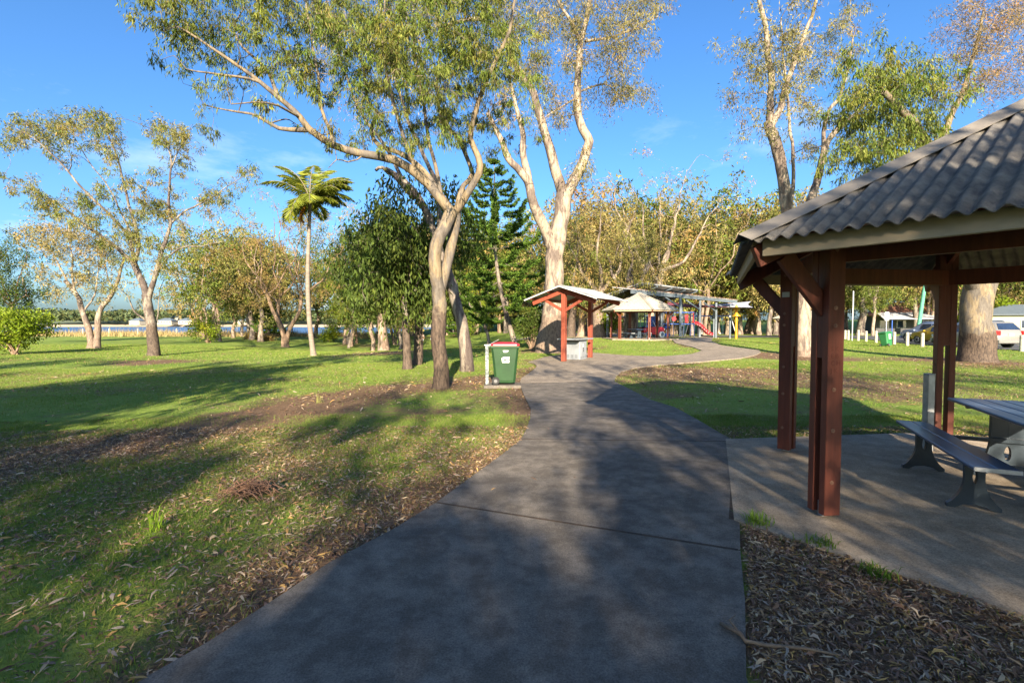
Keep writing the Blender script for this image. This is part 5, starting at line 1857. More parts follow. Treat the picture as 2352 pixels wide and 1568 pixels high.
def picnic_table(name, label, loc, rotz, parts=True, sides=(-1, 1)):
    """local y runs along the table"""
    root = thing(name, label, "picnic table", loc, rotz, "picnic tables")
    for i in range(5):
        m = MB()
        m.box((-0.30 + i * 0.15, 0, 0.735), (0.143, 2.0, 0.032))
        m.build("table_slat", M_SLAT, root, bevel=0.008)
    for y in (-0.62, 0.62):
        leg_mesh(0.70, 0.52, 0.27, 0.05, (0, y, 0.0), (1, 0, 0), root, (0.25, 0.075, 0.028), name="table_leg")
        m = MB()
        m.box((0, y, 0.705), (0.66, 0.05, 0.03))
        m.build("cross_bar", M_CAST, root)
        m = MB()
        m.box((0, y + 0.045, 0.385), (1.3, 0.03, 0.04))
        m.build("tie_bar", M_CAST, root)
    for sx in sides:
        for i in range(2):
            m = MB()
            m.box((sx * (0.60 + i * 0.15), 0, 0.435), (0.144, 2.05, 0.032))
            m.build("bench_slat", M_SLAT, root, bevel=0.008)
        for y in (-0.62, 0.62):
            l_ = leg_mesh(0.405, 0.36, 0.135, 0.045, (sx * 0.675, y, 0.0), (1, 0, 0), root, (0.28, 0.06, 0.017), name="bench_leg")
        for y in (-1.028, 1.028):
            m = MB()
            m.box((sx * 0.675, y, 0.435), (0.29, 0.012, 0.036))
            m.build("end_cap", M_GALV, root, bevel=0.004)
    return root


dv = Vector((-0.42, -0.907, 0))                     # along the bench towards the camera
rz = math.atan2(dv.y, dv.x) + math.pi / 2 + math.pi
bl0, bl1 = Vector((4.49, 5.65, 0)), Vector((3.63, 3.79, 0))
bmid = (bl0 + bl1) / 2
perp = Vector((0.907, -0.42, 0))
ctr = bmid + perp * (0.675 + 0.147)
picnic_table("picnic_table", "blue grey slatted picnic table with benches under the near shelter", (ctr.x, ctr.y, 0.027), rz)
picnic_table("picnic_table", "grey picnic table under the hexagonal shelter in the distance", (far1.x - 0.2, far1.y, far1.z + 0.05), R(8))
m = MB()
pp = P(2131, 975, 6.0)
m.box((pp.x, pp.y, 0.50), (0.085, 0.085, 0.95))
m.box((pp.x, pp.y, 0.982), (0.092, 0.092, 0.012))
o = m.build("service_post", M_GALV, bevel=0.005)
tag(o, "short square grey metal post beside the near shelter's back post", "post")

# ---------------------------------------------------------------- barbecue shelter with two posts
P1 = G(1295, 832)
P2 = G(1355.5, 823)
P1.z = P2.z = gzf(P1.x, P1.y)
ax = (P2 - P1)
ax.z = 0
Lr = ax.length
ax.normalize()
pr = Vector((ax.y, -ax.x, 0))          # towards the right
root = thing("barbecue_shelter", "small gabled barbecue shelter on two red timber posts", "shelter", P1)
M_RED = mat("red_oxide_timber", (0.25, 0.058, 0.030), (0.18, 0.042, 0.023), rough=0.55, scale=3, stretch=(5, 5, 0.6), bump=0.1)
M_ZINC = mat("pale_metal_roof", (0.34, 0.34, 0.34), (0.26, 0.26, 0.26), rough=0.5, scale=3)
HW, ZR, ZE = 1.62, 3.20, 2.66
A0, A1 = -0.5, Lr + 0.5


def loc_(a_, p_, z_):
    return ax * a_ + pr * p_ + Vector((0, 0, z_))


for sg in (-1, 1):
    N = int((A1 - A0) / 0.076 * 6)
    vv, ff = [], []
    nrm = (pr * sg * (ZR - ZE) + Vector((0, 0, HW))).normalized()
    for i in range(N + 1):
        q = A0 + (A1 - A0) * i / N
        am = 0.010 * math.cos(2 * math.pi * (q - A0) / 0.076)
        for p_, z_ in ((0.0, ZR), (HW * 1.04, ZE - (ZR - ZE) * 0.04)):
            for o_ in (0.012, 0.0):
                vv.append(loc_(q, sg * p_, z_) + nrm * (am + o_))
    for i in range(N):
        j = i * 4
        ff += [(j, j + 2, j + 6, j + 4), (j + 1, j + 5, j + 7, j + 3), (j + 2, j + 3, j + 7, j + 6)]
    link("roof_sheet", np_mesh("roof_sheet", np.array([list(v) for v in vv]), np.array(ff)), M_ZINC, root)
    for i, a_ in enumerate((A0 + 0.03, A1 - 0.03)):
        m = MB()
        m.bar(loc_(a_, 0, ZR - 0.02), loc_(a_, sg * HW * 1.03, ZE - 0.03), 0.03, 0.05)
        m.build("barge_trim", M_WHITE, root)
    for a_ in (0.0, Lr):
        m = MB()
        m.bar(loc_(a_ - 0.09, 0.0, ZR - 0.19), loc_(a_ - 0.09, sg * HW * 0.9, ZE - 0.14), 0.05, 0.19)
        m.build("rafter", M_RED, root)
        m = MB()
        m.bar(loc_(a_ - 0.02, sg * 0.05, 2.18), loc_(a_ - 0.02, sg * 0.86, ZR - (ZR - ZE) * 0.55 - 0.28), 0.05, 0.12)
        m.build("brace", M_RED, root)
    for f in (0.35, 0.85):
        m = MB()
        m.bar(loc_(A0 + 0.1, sg * HW * f, ZR - (ZR - ZE) * f - 0.05), loc_(A1 - 0.1, sg * HW * f, ZR - (ZR - ZE) * f - 0.05), 0.04, 0.07)
        m.build("purlin", M_RED, root)
m = MB()
m.bar(loc_(A0 + 0.1, 0, ZR + 0.012), loc_(A1 - 0.1, 0, ZR + 0.012), 0.16, 0.03)
m.build("ridge_cap", M_ZINC, root)
for a_ in (0.0, Lr):
    for sg in (-1, 1):
        m = MB()
        m.bar(loc_(a_, sg * 0.046, 0.05), loc_(a_, sg * 0.046, ZR - 0.1), 0.20, 0.085, up=pr)
        m.build("post", M_RED, root, bevel=0.006)
    m = MB()
    m.bar(loc_(a_, 0, -0.02), loc_(a_, 0, 0.06), 0.09, 0.09, up=pr)
    m.build("post_foot", M_GALV, root)

M_STAIN = mat("stainless_steel", (0.33, 0.35, 0.37), (0.27, 0.285, 0.30), rough=0.42, scale=3, stretch=(30, 30, 1), metal=0.35)
M_DARKP = mat("dark_panel", (0.05, 0.052, 0.055), (0.08, 0.08, 0.085), rough=0.4, scale=5)
bc = P1 + ax * (Lr * 0.5) - pr * 0.1 + Vector((0, 0, 0.025))
rzb = math.atan2(ax.y, ax.x) - math.pi / 2
root = thing("barbecue", "stainless steel electric barbecue standing between the red shelter posts", "barbecue", bc, rzb)
m = MB()
m.box((0, 0, 0.44), (0.74, 0.74, 0.84))
body = m.build("cabinet", M_STAIN, root, bevel=0.02)
m = MB()
m.box((0, 0, 0.93), (1.0, 1.66, 0.055))
m.box((0, 0, 0.895), (0.8, 0.9, 0.06))
m.build("bench_top", M_STAIN, root, bevel=0.008)
m = MB()
m.box((0, 0, 0.958), (0.56, 0.44, 0.02))
m.build("hotplate", M_DARKP, root)
m = MB()
m.box((0.375, -0.05, 0.46), (0.02, 0.42, 0.62))
dr_ = m.build("door", M_STAIN, root, bevel=0.006)
m = MB()
m.box((0.39, -0.05, 0.55), (0.012, 0.07, 0.36))
m.build("instruction_plate", M_WHITE, dr_)
m = MB()
m.box((0.398, -0.05, 0.47), (0.010, 0.085, 0.2))
m.build("control_panel", M_DARKP, dr_)
for fx, fy, w_, d_ in ((0, -0.373, 1, 0), (0.373, 0, 0, 1)):
    for i in range(3):
        for zz in (0.12, 0.17, 0.22):
            m = MB()
            m.box((fx + w_ * (i - 1) * 0.2, fy + d_ * (i - 1) * 0.2, zz), (0.12 if w_ else 0.008, 0.12 if d_ else 0.008, 0.016))
            m.build("vent_slot", M_DARKP, body)
m = MB()
m.box((0, -0.36, 0.83), (0.6, 0.03, 0.05))
m.build("shadow_gap", M_DARKP, root)

# ---------------------------------------------------------------- wheelie bins
M_BIN = mat("green_plastic", (0.019, 0.056, 0.019), (0.014, 0.042, 0.015), rough=0.38, scale=3)
M_BIN2 = mat("green_plastic_bright", (0.030, 0.16, 0.055), (0.025, 0.13, 0.045), rough=0.4, scale=3)
M_LID = mat("red_plastic", (0.62, 0.02, 0.035), (0.52, 0.016, 0.03), rough=0.35, scale=3)


def wheelie_bin(label, loc, rotz, body_m, lid_m, tilt=0.0):
    root = thing("wheelie_bin", label, "wheelie bin", loc, rotz, "wheelie bins")
    rings = []
    for z, w, d, ch in ((0.05, 0.45, 0.50, 0.05), (0.10, 0.47, 0.53, 0.06), (0.55, 0.525, 0.62, 0.06), (0.90, 0.56, 0.69, 0.05), (0.93, 0.565, 0.70, 0.05)):
        a, b = w / 2, d / 2
        rings.append([(a - ch, -b, z), (a, -b + ch, z), (a, b - ch, z), (a - ch, b, z), (-a + ch, b, z), (-a, b - ch, z), (-a, -b + ch, z), (-a + ch, -b, z)])
    m = MB()
    m.loft(rings)
    body = m.build("body", body_m, root, bevel=0.01)
    m = MB()
    m.box((0, 0, 0.955), (0.59, 0.74, 0.06))
    m.build("rim", body_m, root, bevel=0.015)
    m = MB()
    rr = []
    for z, w, d in ((0.99, 0.585, 0.74), (1.025, 0.575, 0.72), (1.055, 0.44, 0.50), (1.068, 0.36, 0.40)):
        a, b, ch = w / 2, d / 2, 0.07
        rr.append([(a - ch, -b, z), (a, -b + ch, z), (a, b - ch, z), (a - ch, b, z), (-a + ch, b, z), (-a, b - ch, z), (-a, -b + ch, z), (-a + ch, -b, z)])
    m.loft(rr)
    lid = m.build("lid", lid_m, root, bevel=0.008)
    m = MB()
    m.box((0.305, -0.12, 1.005), (0.04, 0.2, 0.028))
    m.build("lid_grip", lid_m, lid, bevel=0.006)
    # raised side panel with the print
    for sx in (-1, 1):
        m = MB()
        ang = math.atan2(0.04, 0.45)
        pts = [(-0.15, 0.10), (0.15, 0.10), (0.15, 0.74), (0.12, 0.80), (-0.12, 0.80), (-0.15, 0.74)]
        m.prism(pts, ((sx * 0.232, 0, 0), (0, sx * 1.0, 0), (sx * math.sin(0.054), 0, math.cos(0.054))), -0.003, 0.016)
        m.build("side_panel", body_m, body, bevel=0.006)
    m = MB()
    m.cyl((-0.30, 0.32, 0.98), (0.30, 0.32, 0.98), 0.016, n=10)
    m.cyl((-0.30, 0.40, 0.96), (0.30, 0.40, 0.96), 0.016, n=10)
    for sx in (-0.26, 0.26):
        m.bar((sx, 0.31, 0.98), (sx, 0.41, 0.96), 0.03, 0.03)
    m.build("handle", body_m, root)
    for sx in (-1, 1):
        m = MB()
        m.cyl((sx * 0.245, 0.235, 0.10), (sx * 0.305, 0.235, 0.10), 0.10, n=24)
        wl = m.build("wheel", M_BLACK, root, bevel=0.012)
        m = MB()
        m.cyl((sx * 0.30, 0.235, 0.10), (sx * 0.318, 0.235, 0.10), 0.045, n=16)
        m.build("hub", mat("hub_grey", (0.12, 0.12, 0.12), rough=0.5) if "hub_grey" not in bpy.data.materials else bpy.data.materials["hub_grey"], wl)
    m = MB()
    m.cyl((-0.24, 0.235, 0.10), (0.24, 0.235, 0.10), 0.012, n=8)
    m.build("axle", M_GALV, root)
    return root, body


bp0 = G(1160, 890)
bloc = Vector((bp0.x, bp0.y + 0.2, gzf(bp0.x, bp0.y) + 0.075))
# local -x faces the camera side that carries the print, wheels on the left
brot = R(90)
wb, wbody = wheelie_bin("green wheelie bin with red lid beside the path", bloc, brot, M_BIN, M_LID)
M_PRINT = mat("white_print", (0.80, 0.80, 0.78), (0.70, 0.70, 0.68), rough=0.5, scale=20)
n_up = Vector((-math.sin(0.054), 0, math.cos(0.054)))


def on_side(u, v, lift=0.0155):
    """point on the left (-x) face, u to the viewer's right, v up"""
    return Vector((-0.232, 0, 0)) + Vector((0, -1, 0)) * u + n_up * v + Vector((-1, 0, -0.054)).normalized() * lift


def print_text(body, txt, size, u, v, parent, bold=0.0):
    x = Vector((0, -1, 0))
    text_mesh("printed_name", txt, size, M_PRINT, parent, Matrix.Translation(on_side(u, v)) @ Matrix((x, n_up, x.cross(n_up))).transposed().to_4x4(), bold, True)


print_text(wbody, "Mackay", 0.066, 0.02, 0.585, wbody, 0.0018)
print_text(wbody, "REGIONAL COUNCIL", 0.018, 0.02, 0.558, wbody, 0.0006)
x_, nn_ = Vector((0, -1, 0)), Vector((0, -1, 0)).cross(n_up)
for poly in ([(-0.085, 0.64), (-0.028, 0.64), (-0.028, 0.71), (-0.045, 0.71), (-0.05, 0.685), (-0.06, 0.70), (-0.066, 0.675), (-0.075, 0.688), (-0.085, 0.665)],
             [(-0.02, 0.645), (-0.004, 0.665), (0.012, 0.645), (0.03, 0.655), (0.048, 0.645), (0.048, 0.71), (-0.02, 0.71)],
             [(0.056, 0.64), (0.115, 0.64), (0.10, 0.668), (0.115, 0.71), (0.056, 0.71)]):
    m = MB()
    m.prism(poly, (on_side(0, 0), x_, n_up), 0, 0.001)
    m.build("logo", M_PRINT, wbody)
for (u0, v0, w0, h0) in ((0.02, 0.85, 0.14, 0.022), (0.01, 0.825, 0.10, 0.014)):
    m = MB()
    m.prism([(u0 - w0 / 2, v0), (u0 + w0 / 2, v0), (u0 + w0 / 2, v0 + h0), (u0 - w0 / 2, v0 + h0)], (on_side(0, 0, 0.004), x_, n_up), 0, 0.001)
    m.build("serial_print", M_PRINT if h0 > 0.02 else M_PRINT, wbody)
# concrete base and galvanised bin post
bl = [(bloc.x - 0.50, bloc.y - 0.36), (bloc.x + 0.40, bloc.y - 0.36), (bloc.x + 0.40, bloc.y + 0.36), (bloc.x - 0.50, bloc.y + 0.36)]
m = MB()
m.box((bloc.x - 0.06, bloc.y, bloc.z - 0.065), (0.94, 0.74, 0.12))
o = m.build("concrete_plinth", M_PATH, bevel=0.012)
tag(o, "small concrete base under the red lidded wheelie bin", "concrete base")
root = thing("bin_post", "weathered grey metal post on the left of the red lidded bin", "post", (bloc.x - 0.46, bloc.y - 0.1, bloc.z - 0.01))
M_FLAKE = mat("flaking_galvanised", (0.26, 0.275, 0.27), (0.10, 0.115, 0.115), rough=0.7, scale=18, detail=3, p0=0.47, p1=0.53)
m = MB()
m.box((0, 0, 0.50), (0.085, 0.085, 1.0))
m.build("upright", M_FLAKE, root, bevel=0.008)
m = MB()
m.box((0.03, 0, 1.01), (0.2, 0.10, 0.03))
m.build("bracket", M_GALV, root, bevel=0.004)
m = MB()
m.tube([(0.05, 0, 1.02), (0.13, 0, 1.06), (0.30, 0.02, 1.15)], 0.006, 6)
m.build("wire", M_GALV, root)

# ================================================================ PLAYGROUND STRUCTURES
def at(x, y, d):
    p = P(x, y, d)
    return p


def gpt(x, d):
    """ground point at depth d on the vertical line x of the photograph"""
    q = P(x, 744, d)
    return Vector((q.x, q.y, gzf(q.x, q.y)))


# long flat-roofed shade structure
root = thing("shade_structure", "long grey steel structure with raised skillion roof beside the playground", "shade structure", gpt(1562, 44))
o0 = Vector(root.location)
cols_ = [(1562, 44.0, 683), (1607, 47.0, 690), (1644, 50.5, 695), (1677, 54.0, 700)]
tops = []
for x, dd, ty in cols_:
    g0 = gpt(x, dd)
    tp = P(x, ty, dd)
    tp.x, tp.y = g0.x, g0.y
    m = MB()
    m.bar(g0 - o0, tp - o0, 0.19, 0.19, up=(0, 1, 0))
    m.build("column", M_GREYP, root)
    m = MB()
    m.box(g0 - o0 + Vector((0, 0, 0.02)), (0.5, 0.5, 0.06))
    m.build("footing", M_PAD, root)
    tops.append(tp)
back = Vector((-1.3, 1.25, 0.25))
beam0 = P(1300, 660, 38.0)
b0_, b1_ = P(1450, 670, 38.0), P(1692, 693.5, 55.5)
m = MB()
m.bar(b0_ - o0, b1_ - o0, 0.12, 0.26)
m.build("front_beam", M_GREYP, root)
m = MB()
e = Vector((0.06, -0.06, 0.16))
r0_, r1_ = b0_ - o0 + e, b1_ - o0 + e
m.loft([[r0_ + Vector((0, 0, 0)), r0_ + back, r0_ + back + Vector((0, 0, 0.07)), r0_ + Vector((0, 0, 0.07))], [r1_, r1_ + back, r1_ + back + Vector((0, 0, 0.07)), r1_ + Vector((0, 0, 0.07))]])
lower = m.build("lower_roof", M_ZINC, root)
for k, (x, dd, ty) in enumerate(cols_):
    tp = tops[k] - o0
    m = MB()
    m.bar(tp + Vector((0, 0, -0.9)), tp + Vector((-1.9, -1.6, -0.06)) * 1.0, 0.09, 0.11)
    m.build("brace", M_GREYP, root)
    g0 = gpt(x, dd) + Vector((back.x, back.y, 0))
    m = MB()
    m.bar(g0 - o0, Vector((g0.x, g0.y, tops[k].z)) - o0, 0.16, 0.16, up=(0, 1, 0))
    m.build("column", M_GREYP, root)
# raised skillion
q = [Vector((7.2, 43.6, 3.75)), Vector((10.63, 40.0, 4.92)), Vector((17.9, 47.0, 4.80)), Vector((14.5, 50.6, 3.62))]
m = MB()
m.loft([[v - o0 for v in q], [v - o0 + Vector((0, 0, 0.10)) for v in q]])
m.build("raised_roof", M_ZINC, root)
for f in (0.02, 0.25, 0.5, 0.75, 0.98):
    a_, b_ = q[1].lerp(q[2], f), q[0].lerp(q[3], f)
    m = MB()
    m.bar(a_ - o0 + Vector((0, 0, -0.09)), b_ - o0 + Vector((0, 0, -0.09)), 0.10, 0.16)
    m.build("rafter", M_GREYP, root)
for f in (0.15, 0.85):
    a_, b_ = q[1].lerp(q[0], f), q[2].lerp(q[3], f)
    m = MB()
    m.bar(a_ - o0 + Vector((0, 0, -0.25)), b_ - o0 + Vector((0, 0, -0.25)), 0.12, 0.18)
    m.build("purlin", M_GREYP, root)
for f in (0.05, 0.35, 0.65):
    a_ = q[1].lerp(q[2], f).lerp(q[0].lerp(q[3], f), 0.12)
    m = MB()
    m.bar(a_ - o0 + Vector((0, 0, -0.2)), Vector((a_.x, a_.y, a_.z - 1.0)) - o0, 0.12, 0.12, up=(0, 1, 0))
    m.build("roof_strut", M_GREYP, root)
for (x, dd) in ((1395, 43.0), (1420, 50.0)):
    g0 = gpt(x, dd)
    tp = P(x, 690, dd)
    m = MB()
    m.bar(g0 - o0, Vector((g0.x, g0.y, tp.z)) - o0, 0.17, 0.17, up=(0, 1, 0))
    m.build("column", M_GREYP, root)
m = MB()
sg_ = tops[3] - o0
m.box(sg_ + Vector((0, -0.12, -0.95)), (0.28, 0.02, 0.85))
m.build("notice", M_WHITE, root)
g = np.random.default_rng(9)
vv, cc = [], []
for k in range(1500):
    f, s_ = g.uniform(), g.uniform() ** 2
    p_ = r0_.lerp(r1_, f) + back * s_ + Vector((0, 0, 0.085))
    a = g.uniform(0, 6.28)
    l = g.uniform(0.08, 0.2)
    u = Vector((math.cos(a), math.sin(a), g.uniform(-0.2, 0.5))) * l
    w = Vector((-math.sin(a), math.cos(a), g.uniform(0, 0.6))) * l * 0.4
    vv += [p_ - u, p_ + w, p_ + u, p_ - w]
    cc += [np.array((0.36, 0.22, 0.15)) * g.uniform(0.6, 1.3)] * 4
o = link("roof_leaves", np_mesh("roof_leaves", np.array([list(v) for v in vv]), np.arange(len(vv)).reshape(-1, 4), col=np.array(cc)), M_DEAD, root)
o["kind"] = "stuff"

# shade sail, white above and maroon below
m_sail = mat("white_sail", (0.42, 0.42, 0.48), (0.38, 0.38, 0.44), rough=0.8, scale=2)
m_mar = mat("maroon_sail", (0.16, 0.035, 0.055), (0.13, 0.03, 0.045), rough=0.8, scale=2)


def sail(label, corners, m, sag):
    n = 12
    v = []
    for i in range(n + 1):
        for j in range(n + 1):
            s_, t_ = i / n, j / n
            a_ = corners[0].lerp(corners[1], s_)
            b_ = corners[3].lerp(corners[2], s_)
            p_ = a_.lerp(b_, t_)
            ctr_ = sum(corners, Vector()) / 4
            k_ = 0.20 * (4 * s_ * (1 - s_) * (1 - 4 * t_ * (1 - t_)) + 4 * t_ * (1 - t_) * (1 - 4 * s_ * (1 - s_)))
            p_ = p_.lerp(ctr_, k_ * 0.8)
            p_.z -= sag * 16 * s_ * (1 - s_) * t_ * (1 - t_) * 0.5
            v.append(p_)
    V_ = np.array([list(p_) for p_ in v])
    N = len(V_)
    idx = np.arange(N).reshape(n + 1, n + 1)
    f = np.stack([idx[:-1, :-1], idx[:-1, 1:], idx[1:, 1:], idx[1:, :-1]], -1).reshape(-1, 4)
    V2 = np.vstack([V_, V_ - [0, 0, 0.02]])
    f2 = np.vstack([f, f[:, ::-1] + N])
    o = link("shade_sail", np_mesh("shade_sail", V2, f2, smooth=True), m)
    return tag(o, label, "shade sail", "shade sails")


sail("white shade sail stretched beside the yellow water tower post", [P(1600, 702, 58), P(1725, 692, 57), P(1730, 706, 51), P(1640, 706, 52)], m_sail, 0.4)
sail("maroon shade sail slung over the red slide", [P(1440, 690, 51), P(1560, 696, 53.5), P(1690, 706, 50), P(1560, 704, 48)], m_mar, 0.5)

# yellow dumping-bucket posts
M_YEL = mat("yellow_plastic", (0.50, 0.25, 0.012), (0.44, 0.21, 0.012), rough=0.4, scale=4)


def yellow_post(label, x, dd, h):
    root = thing("play_post", label, "play post", gpt(x, dd), 0, "yellow play posts")
    m = MB()
    m.cyl((0, 0, 0), (0, 0, h), 0.13, n=16)
    m.build("pole", M_YEL, root, smooth=False)
    for z, r in ((h * 0.70, 0.42), (h * 0.90, 0.38)):
        m = MB()
        m.cyl((0, 0, z), (0, 0, z + 0.14), r, r * 0.9, n=20)
        m.cyl((0, 0, z + 0.14), (0, 0, z + 0.42), r * 0.55, r * 0.3, n=20)
        m.build("bell", M_YEL, root)
    m = MB()
    m.cyl((0, 0, h), (0, 0, h + 0.25), 0.10, 0.06, n=14)
    m.build("finial", M_YEL, root)
    return root


yellow_post("yellow play post with bell rings at the right of the shade sail", 1691, 53, 3.5)
yellow_post("yellow play post seen left of the hexagonal shelter's front post", 1424, 52, 2.4)
yellow_post("yellow play post rising behind the hexagonal shelter's right eave", 1431 + 98, 47, 3.2)
yellow_post("yellow play post seen through the middle of the hexagonal shelter", 1451, 56, 2.5)

M_BLUE = mat("blue_play_paint", (0.02, 0.10, 0.42), (0.02, 0.085, 0.36), rough=0.4, scale=4)
M_REDP = mat("red_play_plastic", (0.62, 0.02, 0.03), (0.54, 0.02, 0.03), rough=0.35, scale=4)
M_POLE = mat("dark_blue_pole", (0.05, 0.07, 0.12), (0.04, 0.055, 0.10), rough=0.4, scale=4)
M_GLASS = mat("car_glass", (0.015, 0.025, 0.05), (0.02, 0.035, 0.07), rough=0.06, scale=2, spec=0.8)

# slide and climbing frame
sl = gpt(1585, 46.5)
root = thing("climbing_gym", "blue and red climbing frame with slide beyond the grey columns", "climbing frame", sl)
dk = 1.25
for x in (-2.6, -1.6, -0.6, 0.4):
    for y in (0, 1.0):
        m = MB()
        m.cyl((x, y, 0), (x, y, 2.35), 0.05, n=10)
        m.build("pole", M_POLE, root)
m = MB()
m.box((-1.1, 0.5, dk), (3.1, 1.05, 0.08))
m.build("deck", M_BLUE, root)
for y in (0, 1.0):
    m = MB()
    m.bar((-2.6, y, 2.36), (0.4, y, 2.36), 0.07, 0.07)
    m.build("top_rail", M_BLUE, root)
for x in np.arange(-2.45, -1.5, 0.16):
    m = MB()
    m.cyl((x, 0, dk), (x, 0, 2.3), 0.014, n=6)
    m.build("baluster", M_POLE, root)
m = MB()
m.loft([[(0.42, -0.05, 1.30), (0.42, 0.62, 1.30), (0.42, 0.62, 1.36), (0.42, -0.05, 1.36)], [(1.0, -0.05, 1.05), (1.0, 0.62, 1.05), (1.0, 0.62, 1.12), (1.0, -0.05, 1.12)], [(1.75, -0.05, 0.28), (1.75, 0.62, 0.28), (1.75, 0.62, 0.35), (1.75, -0.05, 0.35)], [(2.2, -0.05, 0.16), (2.2, 0.62, 0.16), (2.2, 0.62, 0.22), (2.2, -0.05, 0.22)]])
m.build("slide_chute", M_REDP, root)
for y in (-0.08, 0.66):
    m = MB()
    m.tube([(0.42, y, 1.5), (1.0, y, 1.24), (1.75, y, 0.46), (2.2, y, 0.30)], 0.07, 8)
    m.build("slide_side", M_REDP, root)
m = MB()
for f in np.linspace(0.08, 0.92, 7):
    m.box((0.55 + 1.5 * f, -0.16, 1.28 - 1.08 * f), (0.05, 0.02, 0.06))
m.build("foot_marks", M_WHITE, root)
m = MB()
m.box((0.36, 0.02, 1.85), (0.16, 0.06, 0.95))
m.box((-0.35, 0.0, 1.75), (0.30, 0.06, 0.75))
m.build("red_panel", M_REDP, root)
m = MB()
m.cyl((-1.55, -0.05, 1.75), (-1.55, 0.05, 1.75), 0.20, n=18)
m.build("red_disc", M_REDP, root)
m = MB()
m.cyl((-2.15, 0.2, 0), (-2.15, 0.2, 0.35), 0.26, n=16)
m.build("blue_drum", M_BLUE, root)
m = MB()
m.ball((-2.15, 0.2, 0.95), 0.26, sz=0.9)
m.build("blue_ball", M_BLUE, root)
m = MB()
m.cyl((-2.15, 0.2, 0.3), (-2.15, 0.2, 1.6), 0.08, n=10)
m.build("white_spinner", M_WHITE, root)
for k in range(5):
    m = MB()
    m.bar((-0.05, -0.03, 0.25 + k * 0.2), (0.35, -0.03, 0.25 + k * 0.2), 0.03, 0.03)
    m.build("ladder_rung", M_BLUE, root)

# second frame behind the shelter
root = thing("climbing_gym", "blue topped bar frame seen through the hexagonal shelter", "climbing frame", gpt(1480, 50))
for x in (-1.7, 0, 1.7):
    m = MB()
    m.cyl((x, 0, 0), (x, 0, 2.6), 0.055, n=10)
    m.build("pole", M_POLE, root)
m = MB()
m.bar((-1.75, 0, 2.55), (1.75, 0, 2.55), 0.12, 0.14)
m.build("top_rail", M_BLUE, root)
m = MB()
m.box((0.8, 0.05, 1.2), (1.1, 0.06, 1.6))
m.build("blue_panel", M_BLUE, root)
root = thing("climbing_gym", "pale chin up bar frame at the left of the play area", "climbing frame", gpt(1441, 45))
for x in (-0.6, 0.6):
    m = MB()
    m.cyl((x, 0, 0), (x, 0, 1.95), 0.05, n=10)
    m.build("pole", M_GREYP, root)
m = MB()
m.cyl((-0.6, 0, 1.85), (0.6, 0, 1.85), 0.04, n=10)
m.build("bar", M_BLUE, root)
m = MB()
m.box((-0.35, 0.1, 0.3), (0.4, 0.3, 0.06))
m.build("step", M_GREYP, root)

# play car
root = thing("play_car", "red and blue toy car on the play sand behind the shelter's table", "toy car", gpt(1497, 43.0), R(18))
m = MB()
m.loft([[(-1.1, -0.5, 0.35), (-1.1, 0.5, 0.35), (-1.1, 0.5, 0.85), (-1.1, -0.5, 0.85)], [(-0.2, -0.55, 0.3), (-0.2, 0.55, 0.3), (-0.2, 0.55, 0.95), (-0.2, -0.55, 0.95)], [(0.7, -0.52, 0.3), (0.7, 0.52, 0.3), (0.7, 0.48, 0.95), (0.7, -0.48, 0.95)], [(1.0, -0.42, 0.35), (1.0, 0.42, 0.35), (1.0, 0.38, 0.85), (1.0, -0.38, 0.85)]])
m.build("body", M_REDP, root, bevel=0.05)
m = MB()
m.box((1.01, -0.05, 0.62), (0.05, 0.55, 0.42))
m.build("grille", M_BLUE, root, bevel=0.02)
m = MB()
m.box((0.35, 0, 0.965), (0.6, 0.8, 0.03))
m.build("bonnet", M_GREYP, root)
for y in (-0.36, 0.36):
    m = MB()
    m.cyl((1.0, y, 0.74), (1.06, y, 0.74), 0.10, n=16)
    m.build("headlight", M_WHITE, root)
for x, y in ((0.65, -0.58), (0.65, 0.58), (-0.7, -0.58), (-0.7, 0.58)):
    m = MB()
    m.cyl((x, y - 0.05, 0.3), (x, y + 0.05, 0.3), 0.28, n=20)
    w_ = m.build("wheel", M_WHITE, root)
    m = MB()
    m.cyl((x, y - 0.07, 0.3), (x, y + 0.07, 0.3), 0.14, n=16)
    m.build("hub", M_GREYP, w_)
m = MB()
for y in (-0.45, 0.45):
    m.bar((0.1, y, 0.9), (-0.2, y, 1.5), 0.05, 0.05)
    m.bar((-0.9, y, 0.8), (-0.85, y, 1.5), 0.05, 0.05)
m.build("roof_frame", M_WHITE, root)
m = MB()
m.box((-0.52, 0, 1.52), (0.75, 1.0, 0.05))
m.build("roof", M_BLUE, root)
m = MB()
m.box((-0.55, 0, 0.85), (0.4, 0.8, 0.3))
m.build("seat", M_BLUE, root)

# swing
root = thing("swing_set", "white legged swing set with blue top bar beyond the columns", "swing set", gpt(1632, 56))
for x in (-2.3, 2.3):
    for y in (-0.9, 0.9):
        m = MB()
        m.cyl((x * 1.15, y, 0), (x, 0, 2.5), 0.045, n=8)
        m.build("leg", M_WHITE, root)
m = MB()
m.cyl((-2.35, 0, 2.5), (2.35, 0, 2.5), 0.06, n=10)
m.build("top_bar", M_BLUE, root)
for x in (-1.2, 1.2):
    m = MB()
    m.box((x, 0, 0.5), (0.5, 0.28, 0.07))
    st = m.build("seat", M_WHITE, root)
    for s_ in (-0.24, 0.24):
        m = MB()
        m.cyl((x + s_, 0, 0.5), (x + s_ * 0.9, 0, 2.5), 0.022, n=6)
        m.build("chain", M_GALV, root)

